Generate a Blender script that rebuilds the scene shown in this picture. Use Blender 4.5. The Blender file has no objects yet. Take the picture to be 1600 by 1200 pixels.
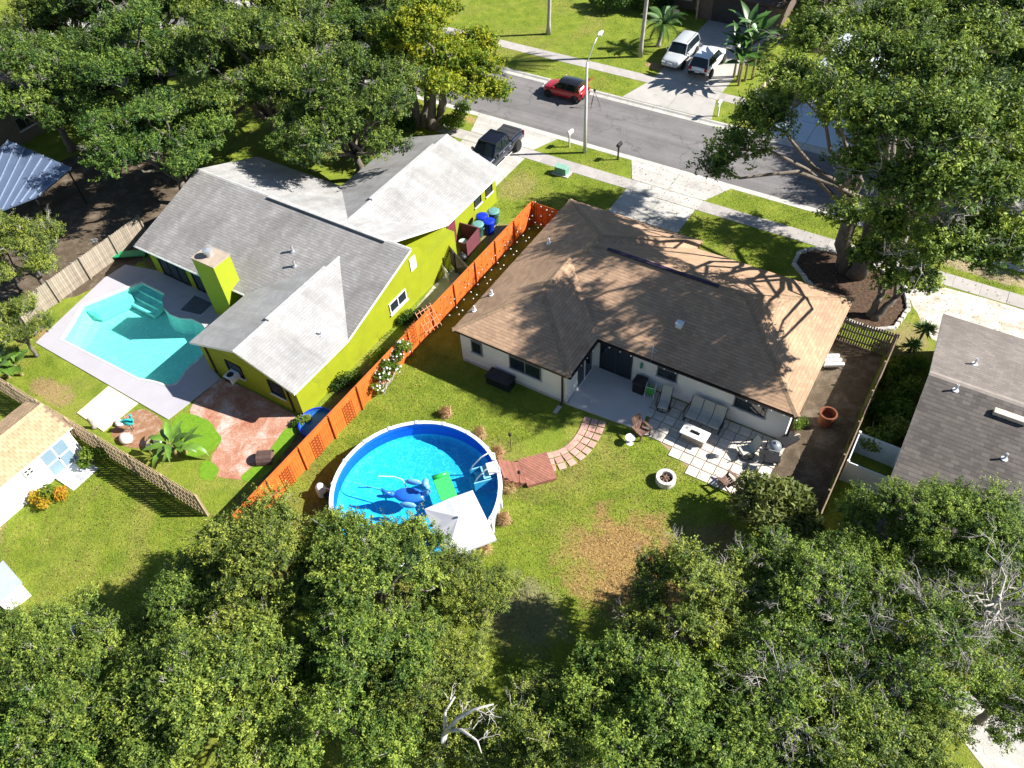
import bpy, bmesh, math, random
import numpy as np
from mathutils import Vector, Matrix
from mathutils.geometry import tessellate_polygon
R = math.radians
sc = bpy.context.scene
COL = sc.collection

# ------------------------------------------------------------------ camera
cam_d = bpy.data.cameras.new('camera'); cam = bpy.data.objects.new('camera', cam_d); COL.objects.link(cam)
cam_d.sensor_width = 36.0; cam_d.lens = 27.74; cam_d.clip_end = 600.0; cam_d.clip_start = 0.3
PITCH, ROLL, YAW = R(48.78), R(4.117), R(-34.574)
fw = Vector((math.sin(YAW)*math.cos(PITCH), math.cos(YAW)*math.cos(PITCH), -math.sin(PITCH)))
rt = Vector((math.cos(YAW), -math.sin(YAW), 0.0)); dn = fw.cross(rt)
r2 = rt*math.cos(ROLL) + dn*math.sin(ROLL); d2 = -rt*math.sin(ROLL) + dn*math.cos(ROLL)
cm = Matrix((( r2.x, -d2.x, -fw.x, 0), (r2.y, -d2.y, -fw.y, 0), (r2.z, -d2.z, -fw.z, 33.3), (0, 0, 0, 1)))
cam.matrix_world = cm
sc.camera = cam

# ------------------------------------------------------------------ world, sun, exposure
SUN_AZ, SUN_EL = 31.0, 38.0            # azimuth measured from +X towards +Y
w = bpy.data.worlds.new('World'); sc.world = w; w.use_nodes = True
nt = w.node_tree; bg = nt.nodes['Background']
sky = nt.nodes.new('ShaderNodeTexSky'); sky.sky_type = 'NISHITA'; sky.sun_disc = False
sky.sun_elevation = R(SUN_EL); sky.sun_rotation = R(90-SUN_AZ); sky.altitude = 0; sky.air_density = 1.0; sky.dust_density = 0.1; sky.ozone_density = 2.0
nt.links.new(sky.outputs[0], bg.inputs[0]); bg.inputs[1].default_value = 0.055
sd = bpy.data.lights.new('sun', 'SUN'); sd.energy = 4.9; sd.angle = R(0.55); sd.color = (1.0, 0.97, 0.92)
sun = bpy.data.objects.new('sun', sd); COL.objects.link(sun)
sdir = Vector((-math.cos(R(SUN_AZ))*math.cos(R(SUN_EL)), -math.sin(R(SUN_AZ))*math.cos(R(SUN_EL)), -math.sin(R(SUN_EL))))
sun.rotation_euler = sdir.to_track_quat('-Z', 'Y').to_euler(); sun.location = (20, 10, 60)
sc.view_settings.view_transform = 'Standard'; sc.view_settings.look = 'None'
sc.view_settings.gamma = 1.0; sc.view_settings.use_curve_mapping = False
sc.view_settings.exposure = 1.2
sc.cycles.transparent_max_bounces = 12; sc.cycles.max_bounces = 6

# ------------------------------------------------------------------ materials
MATS = {}
def nodes_of(m):
    m.use_nodes = True
    return m.node_tree, m.node_tree.nodes, m.node_tree.links, m.node_tree.nodes['Principled BSDF']
def ramp(n, fac, stops, links):
    r = n.new('ShaderNodeValToRGB'); e = r.color_ramp.elements
    while len(e) < len(stops): e.new(0.5)
    for k, (p, c) in enumerate(stops): e[k].position = p; e[k].color = (*c, 1)
    links.new(fac, r.inputs[0]); return r.outputs[0]
def tex_noise(n, links, vec, scale, detail=4, rough=0.6, dist=0.0):
    t = n.new('ShaderNodeTexNoise'); t.inputs['Scale'].default_value = scale; t.inputs['Detail'].default_value = detail
    t.inputs['Roughness'].default_value = rough; t.inputs['Distortion'].default_value = dist
    if vec is not None: links.new(vec, t.inputs['Vector'])
    return t.outputs[0]
def mixc(n, links, a, b, fac, mode='MIX'):
    m = n.new('ShaderNodeMix'); m.data_type = 'RGBA'; m.blend_type = mode
    for sock, v in ((m.inputs[6], a), (m.inputs[7], b)):
        if isinstance(v, tuple): sock.default_value = (*v, 1)
        else: links.new(v, sock)
    if isinstance(fac, (int, float)): m.inputs[0].default_value = fac
    else: links.new(fac, m.inputs[0])
    return m.outputs[2]
def bump(n, links, h, strength, dist, b):
    k = n.new('ShaderNodeBump'); k.inputs['Strength'].default_value = strength; k.inputs['Distance'].default_value = dist
    links.new(h, k.inputs['Height']); links.new(k.outputs[0], b.inputs['Normal']); return k
def mat(name, col, rough=0.6, var=0.18, scale=3.0, bmp=0.0, bscale=40.0, metal=0.0, spec=0.4, rnd=0.0, stain=None, coat=0.0, crack=None):
    if name in MATS: return MATS[name]
    m = bpy.data.materials.new(name); t, n, l, b = nodes_of(m)
    co = n.new('ShaderNodeTexCoord').outputs['Object']
    f = tex_noise(n, l, co, scale, 6, 0.65)
    lo = tuple(c*(1-var) for c in col); hi = tuple(min(1, c*(1+var)) for c in col)
    c = ramp(n, f, [(0.3, lo), (0.7, hi)], l)
    if stain:
        s = ramp(n, tex_noise(n, l, co, stain[1], 5, 0.7, 0.6), [(stain[2], (0, 0, 0)), (stain[2]+0.18, (1, 1, 1))], l)
        c = mixc(n, l, c, stain[0], s)
    if crack:
        nz = n.new('ShaderNodeTexNoise'); nz.inputs['Scale'].default_value = 0.9; nz.inputs['Detail'].default_value = 5; l.new(co, nz.inputs['Vector'])
        ad = n.new('ShaderNodeVectorMath'); ad.operation = 'MULTIPLY_ADD'; l.new(nz.outputs['Color'], ad.inputs[0]); ad.inputs[1].default_value = (2.2, 2.2, 2.2); l.new(co, ad.inputs[2])
        vo = n.new('ShaderNodeTexVoronoi'); vo.feature = 'DISTANCE_TO_EDGE'; vo.inputs['Scale'].default_value = crack[1]; l.new(ad.outputs[0], vo.inputs['Vector'])
        cf = ramp(n, vo.outputs['Distance'], [(0.0, (0.8, 0.8, 0.8)), (crack[2], (0, 0, 0))], l)
        c = mixc(n, l, c, crack[0], cf)
        mp = n.new('ShaderNodeMapping'); l.new(co, mp.inputs[0]); mp.inputs['Scale'].default_value = (0.05, 1.3, 1)
        tk = ramp(n, tex_noise(n, l, mp.outputs[0], 1.0, 4, 0.6), [(0.35, (0.84, 0.84, 0.84)), (0.65, (1.12, 1.12, 1.12))], l); c = mixc(n, l, c, tk, 1.0, 'MULTIPLY')
        sp_k = ramp(n, tex_noise(n, l, co, 9.0, 5, 0.8), [(0.3, (0.8, 0.8, 0.8)), (0.7, (1.2, 1.2, 1.2))], l); c = mixc(n, l, c, sp_k, 1.0, 'MULTIPLY')
    if rnd:
        oi = n.new('ShaderNodeObjectInfo'); mr = n.new('ShaderNodeMapRange'); l.new(oi.outputs['Random'], mr.inputs[0])
        mr.inputs[3].default_value = 1-rnd; mr.inputs[4].default_value = 1+rnd
        h = n.new('ShaderNodeHueSaturation'); l.new(c, h.inputs['Color']); l.new(mr.outputs[0], h.inputs['Value']); c = h.outputs[0]
    l.new(c, b.inputs['Base Color']); b.inputs['Roughness'].default_value = rough; b.inputs['Metallic'].default_value = metal
    b.inputs['Specular IOR Level'].default_value = spec; b.inputs['Coat Weight'].default_value = coat
    if bmp: bump(n, l, tex_noise(n, l, co, bscale, 4, 0.6), bmp, 0.02, b)
    MATS[name] = m; return m

def shingle_mat(name, c1, c2, dark, stain, w=0.33, h=0.2, streak=0.5):
    m = bpy.data.materials.new(name); t, n, l, b = nodes_of(m); MATS[name] = m
    uv = n.new('ShaderNodeUVMap'); uv.uv_map = 'UVMap'
    br = n.new('ShaderNodeTexBrick'); l.new(uv.outputs[0], br.inputs['Vector']); br.inputs['Scale'].default_value = 1.0
    br.inputs['Brick Width'].default_value = w; br.inputs['Row Height'].default_value = h; br.inputs['Mortar Size'].default_value = 0.0
    br.inputs['Bias'].default_value = 0.0; br.offset = 0.5; br.offset_frequency = 2; br.squash = 1.0
    br.inputs['Color1'].default_value = (*c1, 1); br.inputs['Color2'].default_value = (*c2, 1); br.inputs['Mortar'].default_value = (*dark, 1)
    jn = n.new('ShaderNodeTexBrick'); l.new(uv.outputs[0], jn.inputs['Vector']); jn.inputs['Scale'].default_value = 1.0; jn.offset = 0.5
    jn.inputs['Brick Width'].default_value = w; jn.inputs['Row Height'].default_value = h; jn.inputs['Mortar Size'].default_value = 0.012; jn.inputs['Mortar Smooth'].default_value = 0.4
    sx = n.new('ShaderNodeSeparateXYZ'); l.new(uv.outputs[0], sx.inputs[0])
    dv = n.new('ShaderNodeMath'); dv.operation = 'DIVIDE'; l.new(sx.outputs[1], dv.inputs[0]); dv.inputs[1].default_value = h
    fc = n.new('ShaderNodeMath'); fc.operation = 'FRACT'; l.new(dv.outputs[0], fc.inputs[0])
    row = ramp(n, fc.outputs[0], [(0.0, (0.85, 0.85, 0.85)), (0.13, (0.55, 0.55, 0.55)), (0.2, (0, 0, 0))], l)  # shadow line at the butt of each course, painted into the colour
    brk = ramp(n, tex_noise(n, l, uv.outputs[0], 2.2, 3, 0.7), [(0.38, (0.15, 0.15, 0.15)), (0.62, (1, 1, 1))], l)
    butt_shadow = mixc(n, l, (0.0, 0.0, 0.0), row, brk)
    base_c = mixc(n, l, br.outputs[0], dark, butt_shadow)
    jm = n.new('ShaderNodeMath'); jm.operation = 'MULTIPLY'; l.new(jn.outputs['Fac'], jm.inputs[0]); jm.inputs[1].default_value = 0.28
    base_c = mixc(n, l, base_c, dark, jm.outputs[0])
    n2 = tex_noise(n, l, uv.outputs[0], 0.35, 5, 0.65, 0.4)
    mp = n.new('ShaderNodeMapping'); l.new(uv.outputs[0], mp.inputs[0]); mp.inputs['Scale'].default_value = (1.1, 0.16, 1)
    n3 = tex_noise(n, l, mp.outputs[0], 1.0, 5, 0.6)
    f = ramp(n, n3, [(0.42, (0, 0, 0)), (0.68, (1, 1, 1))], l)
    mul = n.new('ShaderNodeMath'); mul.operation = 'MULTIPLY'; l.new(f, mul.inputs[0]); mul.inputs[1].default_value = streak
    c = mixc(n, l, base_c, stain, mul.outputs[0])
    g = ramp(n, n2, [(0.3, (0.8, 0.8, 0.8)), (0.7, (1.2, 1.2, 1.2))], l)
    c = mixc(n, l, c, g, 1.0, 'MULTIPLY')
    gr = ramp(n, tex_noise(n, l, uv.outputs[0], 26, 3, 0.7), [(0.25, (0.72, 0.72, 0.72)), (0.75, (1.25, 1.25, 1.25))], l)
    c = mixc(n, l, c, gr, 1.0, 'MULTIPLY')
    l.new(c, b.inputs['Base Color']); b.inputs['Roughness'].default_value = 0.92; b.inputs['Specular IOR Level'].default_value = 0.25
    bump(n, l, fc.outputs[0], 0.35, -0.02, b)
    return m

def leaf_mat(name, dark, mid, light, transl=0.35):
    m = bpy.data.materials.new(name); t, n, l, b = nodes_of(m); MATS[name] = m
    at = n.new('ShaderNodeAttribute'); at.attribute_name = 'var'
    c = ramp(n, at.outputs['Fac'], [(0.05, dark), (0.5, mid), (0.97, light)], l)
    oi = n.new('ShaderNodeObjectInfo'); mr = n.new('ShaderNodeMapRange'); l.new(oi.outputs['Random'], mr.inputs[0]); mr.inputs[3].default_value = 0.485; mr.inputs[4].default_value = 0.512
    h = n.new('ShaderNodeHueSaturation'); l.new(c, h.inputs['Color']); l.new(mr.outputs[0], h.inputs['Hue']); c = h.outputs[0]
    l.new(c, b.inputs['Base Color']); b.inputs['Roughness'].default_value = 0.55; b.inputs['Specular IOR Level'].default_value = 0.2
    tr = n.new('ShaderNodeBsdfTranslucent'); c2 = mixc(n, l, c, (1.35, 1.3, 0.55), 1.0, 'MULTIPLY'); l.new(c2, tr.inputs[0])
    mx = n.new('ShaderNodeMixShader'); mx.inputs[0].default_value = transl
    l.new(b.outputs[0], mx.inputs[1]); l.new(tr.outputs[0], mx.inputs[2]); l.new(mx.outputs[0], n['Material Output'].inputs[0])
    return m

def water_mat(name, tint, bscale=2.0, bstr=0.25):
    m = bpy.data.materials.new(name); t, n, l, b = nodes_of(m); MATS[name] = m
    tp = n.new('ShaderNodeBsdfTransparent'); tp.inputs[0].default_value = (*tint, 1)
    gl = n.new('ShaderNodeBsdfGlossy'); gl.inputs['Roughness'].default_value = 0.03
    lw = n.new('ShaderNodeLayerWeight'); lw.inputs[0].default_value = 0.5
    pw = n.new('ShaderNodeMath'); pw.operation = 'POWER'; l.new(lw.outputs['Facing'], pw.inputs[0]); pw.inputs[1].default_value = 5.0
    fr = n.new('ShaderNodeMath'); fr.operation = 'MULTIPLY_ADD'; l.new(pw.outputs[0], fr.inputs[0]); fr.inputs[1].default_value = 0.95; fr.inputs[2].default_value = 0.022
    co = n.new('ShaderNodeTexCoord').outputs['Object']
    bp = n.new('ShaderNodeBump'); bp.inputs['Strength'].default_value = bstr; bp.inputs['Distance'].default_value = 0.12
    l.new(tex_noise(n, l, co, bscale, 3, 0.55, 0.8), bp.inputs['Height'])
    l.new(bp.outputs[0], gl.inputs['Normal']); l.new(bp.outputs[0], lw.inputs['Normal'])
    mx = n.new('ShaderNodeMixShader'); l.new(fr.outputs[0], mx.inputs[0]); l.new(tp.outputs[0], mx.inputs[1]); l.new(gl.outputs[0], mx.inputs[2])
    l.new(mx.outputs[0], n['Material Output'].inputs[0]); n.remove(b)
    return m

def caustic_mat(name, base, caustic_col, scale):
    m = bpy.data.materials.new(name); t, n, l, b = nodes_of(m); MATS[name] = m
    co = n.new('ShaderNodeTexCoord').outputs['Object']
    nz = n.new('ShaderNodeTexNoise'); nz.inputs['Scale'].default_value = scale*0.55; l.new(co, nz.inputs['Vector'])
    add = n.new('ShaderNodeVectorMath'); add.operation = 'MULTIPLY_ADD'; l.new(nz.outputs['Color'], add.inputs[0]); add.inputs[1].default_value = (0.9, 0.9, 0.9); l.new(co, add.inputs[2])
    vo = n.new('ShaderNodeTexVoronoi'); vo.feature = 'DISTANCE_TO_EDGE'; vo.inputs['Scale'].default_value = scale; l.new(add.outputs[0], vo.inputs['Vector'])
    f = ramp(n, vo.outputs['Distance'], [(0.0, (1, 1, 1)), (0.13, (0, 0, 0))], l)  # bright veins: sunlight ripples painted into the pool floor colour
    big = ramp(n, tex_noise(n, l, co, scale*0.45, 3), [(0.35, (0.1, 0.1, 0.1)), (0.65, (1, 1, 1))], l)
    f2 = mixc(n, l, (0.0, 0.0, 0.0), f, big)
    l.new(mixc(n, l, base, caustic_col, f2), b.inputs['Base Color']); b.inputs['Roughness'].default_value = 0.6
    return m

def ground_mat():
    m = bpy.data.materials.new('lawn_grass'); t, n, l, b = nodes_of(m); MATS['lawn'] = m
    co = n.new('ShaderNodeTexCoord').outputs['Object']
    big = tex_noise(n, l, co, 0.16, 6, 0.62, 0.5)
    midn = tex_noise(n, l, co, 0.9, 5, 0.65)
    fine = tex_noise(n, l, co, 6.5, 5, 0.78)
    vfine = tex_noise(n, l, co, 17.0, 3, 0.75)
    green = ramp(n, midn, [(0.28, (0.12, 0.18, 0.018)), (0.55, (0.205, 0.255, 0.028)), (0.78, (0.29, 0.315, 0.048))], l)
    dry = ramp(n, fine, [(0.3, (0.24, 0.21, 0.05)), (0.7, (0.35, 0.29, 0.09))], l)
    dmask = ramp(n, big, [(0.50, (0, 0, 0)), (0.72, (0.75, 0.75, 0.75))], l)
    c = mixc(n, l, green, dry, dmask)
    # worn patches of the yard: ellipses with ragged rims
    sep = n.new('ShaderNodeSeparateXYZ'); l.new(co, sep.inputs[0])
    def ell(cx, cy, rx, ry, soft, col, amt):
        nonlocal c
        def mth(op, a, bb):
            k = n.new('ShaderNodeMath'); k.operation = op
            for s, v in ((k.inputs[0], a), (k.inputs[1], bb)):
                if isinstance(v, (int, float)): s.default_value = v
                else: l.new(v, s)
            return k.outputs[0]
        dx = mth('DIVIDE', mth('SUBTRACT', sep.outputs[0], cx), rx); dy = mth('DIVIDE', mth('SUBTRACT', sep.outputs[1], cy), ry)
        d = mth('ADD', mth('MULTIPLY', dx, dx), mth('MULTIPLY', dy, dy))
        d = mth('ADD', d, mth('MULTIPLY', mth('SUBTRACT', midn, 0.5), 2.2))
        f = ramp(n, d, [(max(0, 0.55-soft*0.5), (amt, amt, amt)), (min(1.0, 0.55+soft*0.5), (0, 0, 0))], l)
        cc = ramp(n, fine, [(0.25, tuple(x*0.72 for x in col)), (0.75, tuple(x*1.25 for x in col))], l)
        c = mixc(n, l, c, cc, f)
    for e in PATCHES: ell(*e)
    sp = ramp(n, vfine, [(0.3, (0.7, 0.72, 0.7)), (0.7, (1.32, 1.3, 1.32))], l)
    c = mixc(n, l, c, sp, 1.0, 'MULTIPLY')
    sp2 = ramp(n, fine, [(0.3, (0.74, 0.74, 0.74)), (0.7, (1.26, 1.26, 1.26))], l)
    c = mixc(n, l, c, sp2, 1.0, 'MULTIPLY')
    l.new(c, b.inputs['Base Color']); b.inputs['Roughness'].default_value = 0.95; b.inputs['Specular IOR Level'].default_value = 0.15
    ad = n.new('ShaderNodeMath'); ad.operation = 'ADD'; l.new(fine, ad.inputs[0]); l.new(vfine, ad.inputs[1])
    bump(n, l, ad.outputs[0], 0.9, 0.07, b)
    return m
def patchy(name, cols, scale, rough=0.95, b1=0.5):
    m = bpy.data.materials.new(name); t, n, l, b = nodes_of(m); MATS[name] = m
    co = n.new('ShaderNodeTexCoord').outputs['Object']
    f = tex_noise(n, l, co, scale, 8, 0.7, 0.4)
    k = len(cols); c = ramp(n, f, [(0.3+0.4*i/(k-1), cc) for i, cc in enumerate(cols)], l)
    fine = tex_noise(n, l, co, scale*14, 3, 0.7)
    c = mixc(n, l, c, ramp(n, fine, [(0.3, (0.7, 0.7, 0.7)), (0.7, (1.3, 1.3, 1.3))], l), 1.0, 'MULTIPLY')
    l.new(c, b.inputs['Base Color']); b.inputs['Roughness'].default_value = rough; b.inputs['Specular IOR Level'].default_value = 0.2
    bump(n, l, fine, b1, 0.04, b); return m

# ------------------------------------------------------------------ mesh helpers
class MB:
    def __init__(s): s.v = []; s.f = []; s.mi = []; s.m = 0
    def add(s, vs, fs):
        o = len(s.v); s.v += [tuple(p) for p in vs]; s.f += [tuple(i+o for i in f) for f in fs]; s.mi += [s.m]*len(fs); return s
    def box(s, c, size, rz=0.0, M=None, taper=1.0):
        hx, hy, hz = size[0]/2, size[1]/2, size[2]/2
        vs = [Vector((x*(taper if z > 0 else 1), y*(taper if z > 0 else 1), z)) for x in (-hx, hx) for y in (-hy, hy) for z in (-hz, hz)]
        rm = Matrix.Rotation(rz, 3, 'Z') if M is None else M
        vs = [rm @ p + Vector(c) for p in vs]
        return s.add(vs, [(0, 1, 3, 2), (4, 6, 7, 5), (0, 4, 5, 1), (2, 3, 7, 6), (0, 2, 6, 4), (1, 5, 7, 3)])
    def bar(s, a, b, w, h):
        a, b = Vector(a), Vector(b); d = b-a; q = d.to_track_quat('X', 'Z').to_matrix()
        return s.box((a+b)/2, (d.length, w, h), M=q)
    def tube(s, pts, rad, n=8, cap=True):
        pts = [Vector(p) for p in pts]; k = len(pts)
        if not isinstance(rad, (list, tuple)): rad = [rad]*k
        vs = []; fs = []
        for i, p in enumerate(pts):
            d = (pts[min(i+1, k-1)]-pts[max(i-1, 0)])
            if d.length < 1e-6: d = Vector((0, 0, 1))
            d.normalize(); a = d.cross(Vector((0.31, 0.12, 0.95)))
            if a.length < 0.05: a = d.cross(Vector((1, 0, 0)))
            a.normalize(); b = d.cross(a)
            for j in range(n):
                t = 2*math.pi*j/n; vs.append(p + (a*math.cos(t)+b*math.sin(t))*rad[i])
        for i in range(k-1):
            for j in range(n):
                j2 = (j+1) % n; fs.append((i*n+j, i*n+j2, (i+1)*n+j2, (i+1)*n+j))
        if cap: fs.append(tuple(range(n))[::-1]); fs.append(tuple((k-1)*n+j for j in range(n)))
        return s.add(vs, fs)
    def lathe(s, prof, c=(0, 0, 0), n=24, closed=False, M=None, cap=True):
        vs = []; fs = []; k = len(prof)
        for r, z in prof:
            for j in range(n):
                t = 2*math.pi*j/n; p = Vector((r*math.cos(t), r*math.sin(t), z))
                if M is not None: p = M @ p
                vs.append(p+Vector(c))
        for i in range(k if closed else k-1):
            i2 = (i+1) % k
            for j in range(n):
                j2 = (j+1) % n; fs.append((i*n+j, i*n+j2, i2*n+j2, i2*n+j))
        if not closed and cap:
            if prof[0][0] > 1e-4: fs.append(tuple(range(n))[::-1])
            if prof[-1][0] > 1e-4: fs.append(tuple((k-1)*n+j for j in range(n)))
        return s.add(vs, fs)
    def ball(s, c, r, n=10, m=6, M=None):
        r = r if isinstance(r, (tuple, list)) else (r, r, r)
        pr = [(max(1e-4, math.sin(math.pi*i/m)), -math.cos(math.pi*i/m)) for i in range(m+1)]
        S = Matrix.Diagonal(Vector(r))
        return s.lathe(pr, c, n, M=(M @ S if M is not None else S))
    def prism(s, poly, z0, z1):
        k = len(poly); a = sum(poly[i][0]*poly[(i+1) % k][1]-poly[(i+1) % k][0]*poly[i][1] for i in range(k))
        if a < 0: poly = poly[::-1]
        vs = [(p[0], p[1], z0) for p in poly]+[(p[0], p[1], z1) for p in poly]
        return s.add(vs, [tuple(range(k))[::-1], tuple(range(k, 2*k))]+[(i, (i+1) % k, (i+1) % k+k, i+k) for i in range(k)])
    def poly(s, pts): return s.add(pts, [tuple(range(len(pts)))])
    def sheet(s, outer, holes, z):
        loops = [[Vector((p[0], p[1], 0)) for p in lp] for lp in [outer]+holes]
        tri = tessellate_polygon(loops); vs = [(p.x, p.y, z) for lp in loops for p in lp]
        fs = []
        for a, b, c in tri:
            A, B, C = vs[a], vs[b], vs[c]
            fs.append((a, b, c) if (B[0]-A[0])*(C[1]-A[1])-(B[1]-A[1])*(C[0]-A[0]) > 0 else (a, c, b))
        return s.add(vs, fs)

def root_of(o):
    while o.parent: o = o.parent
    return o
def ob(name, mb, mats, parent=None, world=False, smooth=False, loc=None, rz=0.0, bevel=0.0, auto=None):
    me = bpy.data.meshes.new(name); v = mb.v
    if world and parent is not None:
        L = Vector((0, 0, 0)); p = parent
        while p: L = L + p.location; p = p.parent
        v = [(a[0]-L.x, a[1]-L.y, a[2]-L.z) for a in v]
    me.from_pydata(v, [], mb.f)
    for m in (mats if isinstance(mats, (list, tuple)) else [mats]): me.materials.append(m)
    me.polygons.foreach_set('material_index', mb.mi)
    if smooth: me.polygons.foreach_set('use_smooth', [True]*len(mb.f))
    me.update()
    if auto: me.shade_auto_smooth(angle=R(auto)) if hasattr(me, 'shade_auto_smooth') else None
    o = bpy.data.objects.new(name, me); COL.objects.link(o); o.parent = parent
    if loc is not None: o.location = loc
    o.rotation_euler.z = rz
    if bevel:
        b = o.modifiers.new('bevel', 'BEVEL'); b.width = bevel; b.segments = 2; b.limit_method = 'ANGLE'
    return o
def tag(o, label, cat=None, group=None, kind=None):
    if label: o['label'] = label
    if cat: o['category'] = cat
    if group: o['group'] = group
    if kind: o['kind'] = kind
    return o
def thing(name, label, cat, loc=(0, 0, 0), rz=0.0, group=None):
    o = bpy.data.objects.new(name, None); COL.objects.link(o); o.empty_display_size = 0.3
    o.location = loc; o.rotation_euler.z = rz; return tag(o, label, cat, group)
def structure(name, mb, m, label=None, parent=None, **k):
    o = ob(name, mb, m, parent, **k)
    if parent is None: o['kind'] = 'structure'
    if label: o['label'] = label
    return o
def share(src, parent, loc, rz=0.0, scale=None, name=None):
    c = src.copy(); COL.objects.link(c); c.parent = parent; c.location = loc; c.rotation_euler.z = rz
    if scale: c.scale = scale
    return c
def copy_tree(o, loc, rz=0.0, label=None, scale=None):
    def rec(a, p):
        c = a.copy(); COL.objects.link(c); c.parent = p
        for ch in a.children: rec(ch, c)
        return c
    r = rec(o, None); r.location = loc; r.rotation_euler.z = rz
    if scale: r.scale = scale
    if label: r['label'] = label
    return r

def roof(name, planes, m, parent, thick=0.14, fascia=None, extra=None):
    """planes: list of (polygon 3D, eave direction (dx,dy)); one closed shell with UV in metres along and up each slope."""
    bm = bmesh.new(); uvl = bm.loops.layers.uv.new('UVMap'); cache = {}
    L = Vector((0, 0, 0)); q = parent
    while q: L = L+q.location; q = q.parent
    def V(p):
        k = tuple(round(c, 3) for c in p)
        if k not in cache: cache[k] = bm.verts.new(Vector(p)-L)
        return cache[k]
    edges = {}
    for pl_i in planes:
        pts, (dx, dy) = pl_i[0], pl_i[1]; mi_ = 2 if len(pl_i) > 2 else 0
        P = [Vector(p) for p in pts]
        nrm = Vector((0, 0, 0))
        for i in range(len(P)): a, b = P[i], P[(i+1) % len(P)]; nrm += a.cross(b)
        if nrm.z < 0: P = P[::-1]; nrm = -nrm
        nrm.normalize(); u = Vector((dx, dy, 0)); vv = nrm.cross(u)
        f = bm.faces.new([V(p) for p in P]); f.material_index = mi_
        for lp, p in zip(f.loops, P): lp[uvl].uv = (p.dot(u)+50, p.dot(vv)+50)
        g = bm.faces.new([V(tuple(p-Vector((0, 0, thick)))) for p in P[::-1]]); g.material_index = 1
        for i in range(len(P)):
            a, b = tuple(P[i]), tuple(P[(i+1) % len(P)])
            ka, kb = tuple(round(c, 3) for c in a), tuple(round(c, 3) for c in b)
            if (kb, ka) in edges: edges.pop((kb, ka))
            else: edges[(ka, kb)] = (a, b)
    for a, b in edges.values():
        da, db = (a[0], a[1], a[2]-thick), (b[0], b[1], b[2]-thick)
        try: f = bm.faces.new([V(a), V(da), V(db), V(b)]); f.material_index = 1
        except ValueError: pass
    me = bpy.data.meshes.new(name); bm.to_mesh(me); bm.free()
    me.materials.append(m); me.materials.append(fascia or m)
    if extra: me.materials.append(extra)
    o = bpy.data.objects.new(name, me); COL.objects.link(o); o.parent = parent; return o
def ridge_cap(parent, pts, m, w=0.16, up=0.02):
    mb = MB()
    for a, b in zip(pts[:-1], pts[1:]):
        a, b = Vector(a)+Vector((0, 0, up)), Vector(b)+Vector((0, 0, up)); d = b-a; s = Vector((-d.y, d.x, 0)).normalized()*w; dz = Vector((0, 0, 0.06))
        mb.add([a-s-dz, a, a+s-dz, b-s-dz, b, b+s-dz], [(0, 1, 4, 3), (1, 2, 5, 4)])
    return ob('ridge_cap', mb, m, parent, world=True)

# ------------------------------------------------------------------ the setting
PATCHES = [(-5.6, 17.2, 4.6, 3.6, 0.55, (0.36, 0.225, 0.085), 0.95), (-2.6, 20.2, 2.2, 1.6, 0.5, (0.33, 0.23, 0.10), 0.7),
           (-9.0, 12.6, 2.6, 2.2, 0.6, (0.30, 0.25, 0.15), 0.6), (-18.5, 12.0, 5.5, 4.5, 0.7, (0.24, 0.20, 0.06), 0.55), (-14.0, 19.0, 3.5, 2.0, 0.7, (0.24, 0.20, 0.06), 0.5),
           (-35.0, 1.5, 2.2, 2.6, 0.5, (0.42, 0.28, 0.14), 0.8), (-42.8, 13.5, 2.6, 1.0, 0.5, (0.36, 0.21, 0.10), 0.9), (-39.5, 10.6, 2.2, 0.9, 0.5, (0.33, 0.22, 0.11), 0.8),
           (-34.6, 46.2, 2.0, 0.7, 0.4, (0.36, 0.27, 0.10), 0.95), (-26.0, 40.2, 1.4, 2.4, 0.5, (0.30, 0.26, 0.09), 0.7), (-24.5, 34.8, 1.2, 1.6, 0.5, (0.33, 0.25, 0.13), 0.8),
           (4.5, 46.0, 5.0, 0.8, 0.4, (0.40, 0.32, 0.19), 0.95), (-24.3, 60.6, 1.6, 0.8, 0.5, (0.36, 0.22, 0.12), 0.9), (-49.0, 24.0, 9.0, 8.0, 0.5, (0.17, 0.125, 0.08), 0.9),
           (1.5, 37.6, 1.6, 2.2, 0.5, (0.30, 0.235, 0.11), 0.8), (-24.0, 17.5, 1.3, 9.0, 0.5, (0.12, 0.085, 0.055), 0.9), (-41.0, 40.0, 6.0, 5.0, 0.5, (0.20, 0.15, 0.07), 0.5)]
lawn = ground_mat()
asphalt = mat('asphalt', (0.17, 0.158, 0.152), 0.9, 0.12, 0.5, 0.5, 60, stain=((0.125, 0.118, 0.115), 0.35, 0.56), crack=((0.10, 0.095, 0.09), 0.16, 0.012))
kerbm = mat('kerb_concrete', (0.46, 0.435, 0.39), 0.85, 0.18, 1.2, 0.3, 30, stain=((0.33, 0.30, 0.26), 0.8, 0.55))
walkm = mat('sidewalk_concrete', (0.37, 0.34, 0.31), 0.88, 0.16, 1.1, 0.3, 40, rnd=0.08, stain=((0.30, 0.27, 0.24), 0.7, 0.58))
drivem = mat('driveway_concrete', (0.43, 0.405, 0.365), 0.88, 0.14, 0.6, 0.3, 40, rnd=0.05, stain=((0.36, 0.335, 0.30), 0.5, 0.54), crack=((0.28, 0.25, 0.22), 0.3, 0.008))
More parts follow.
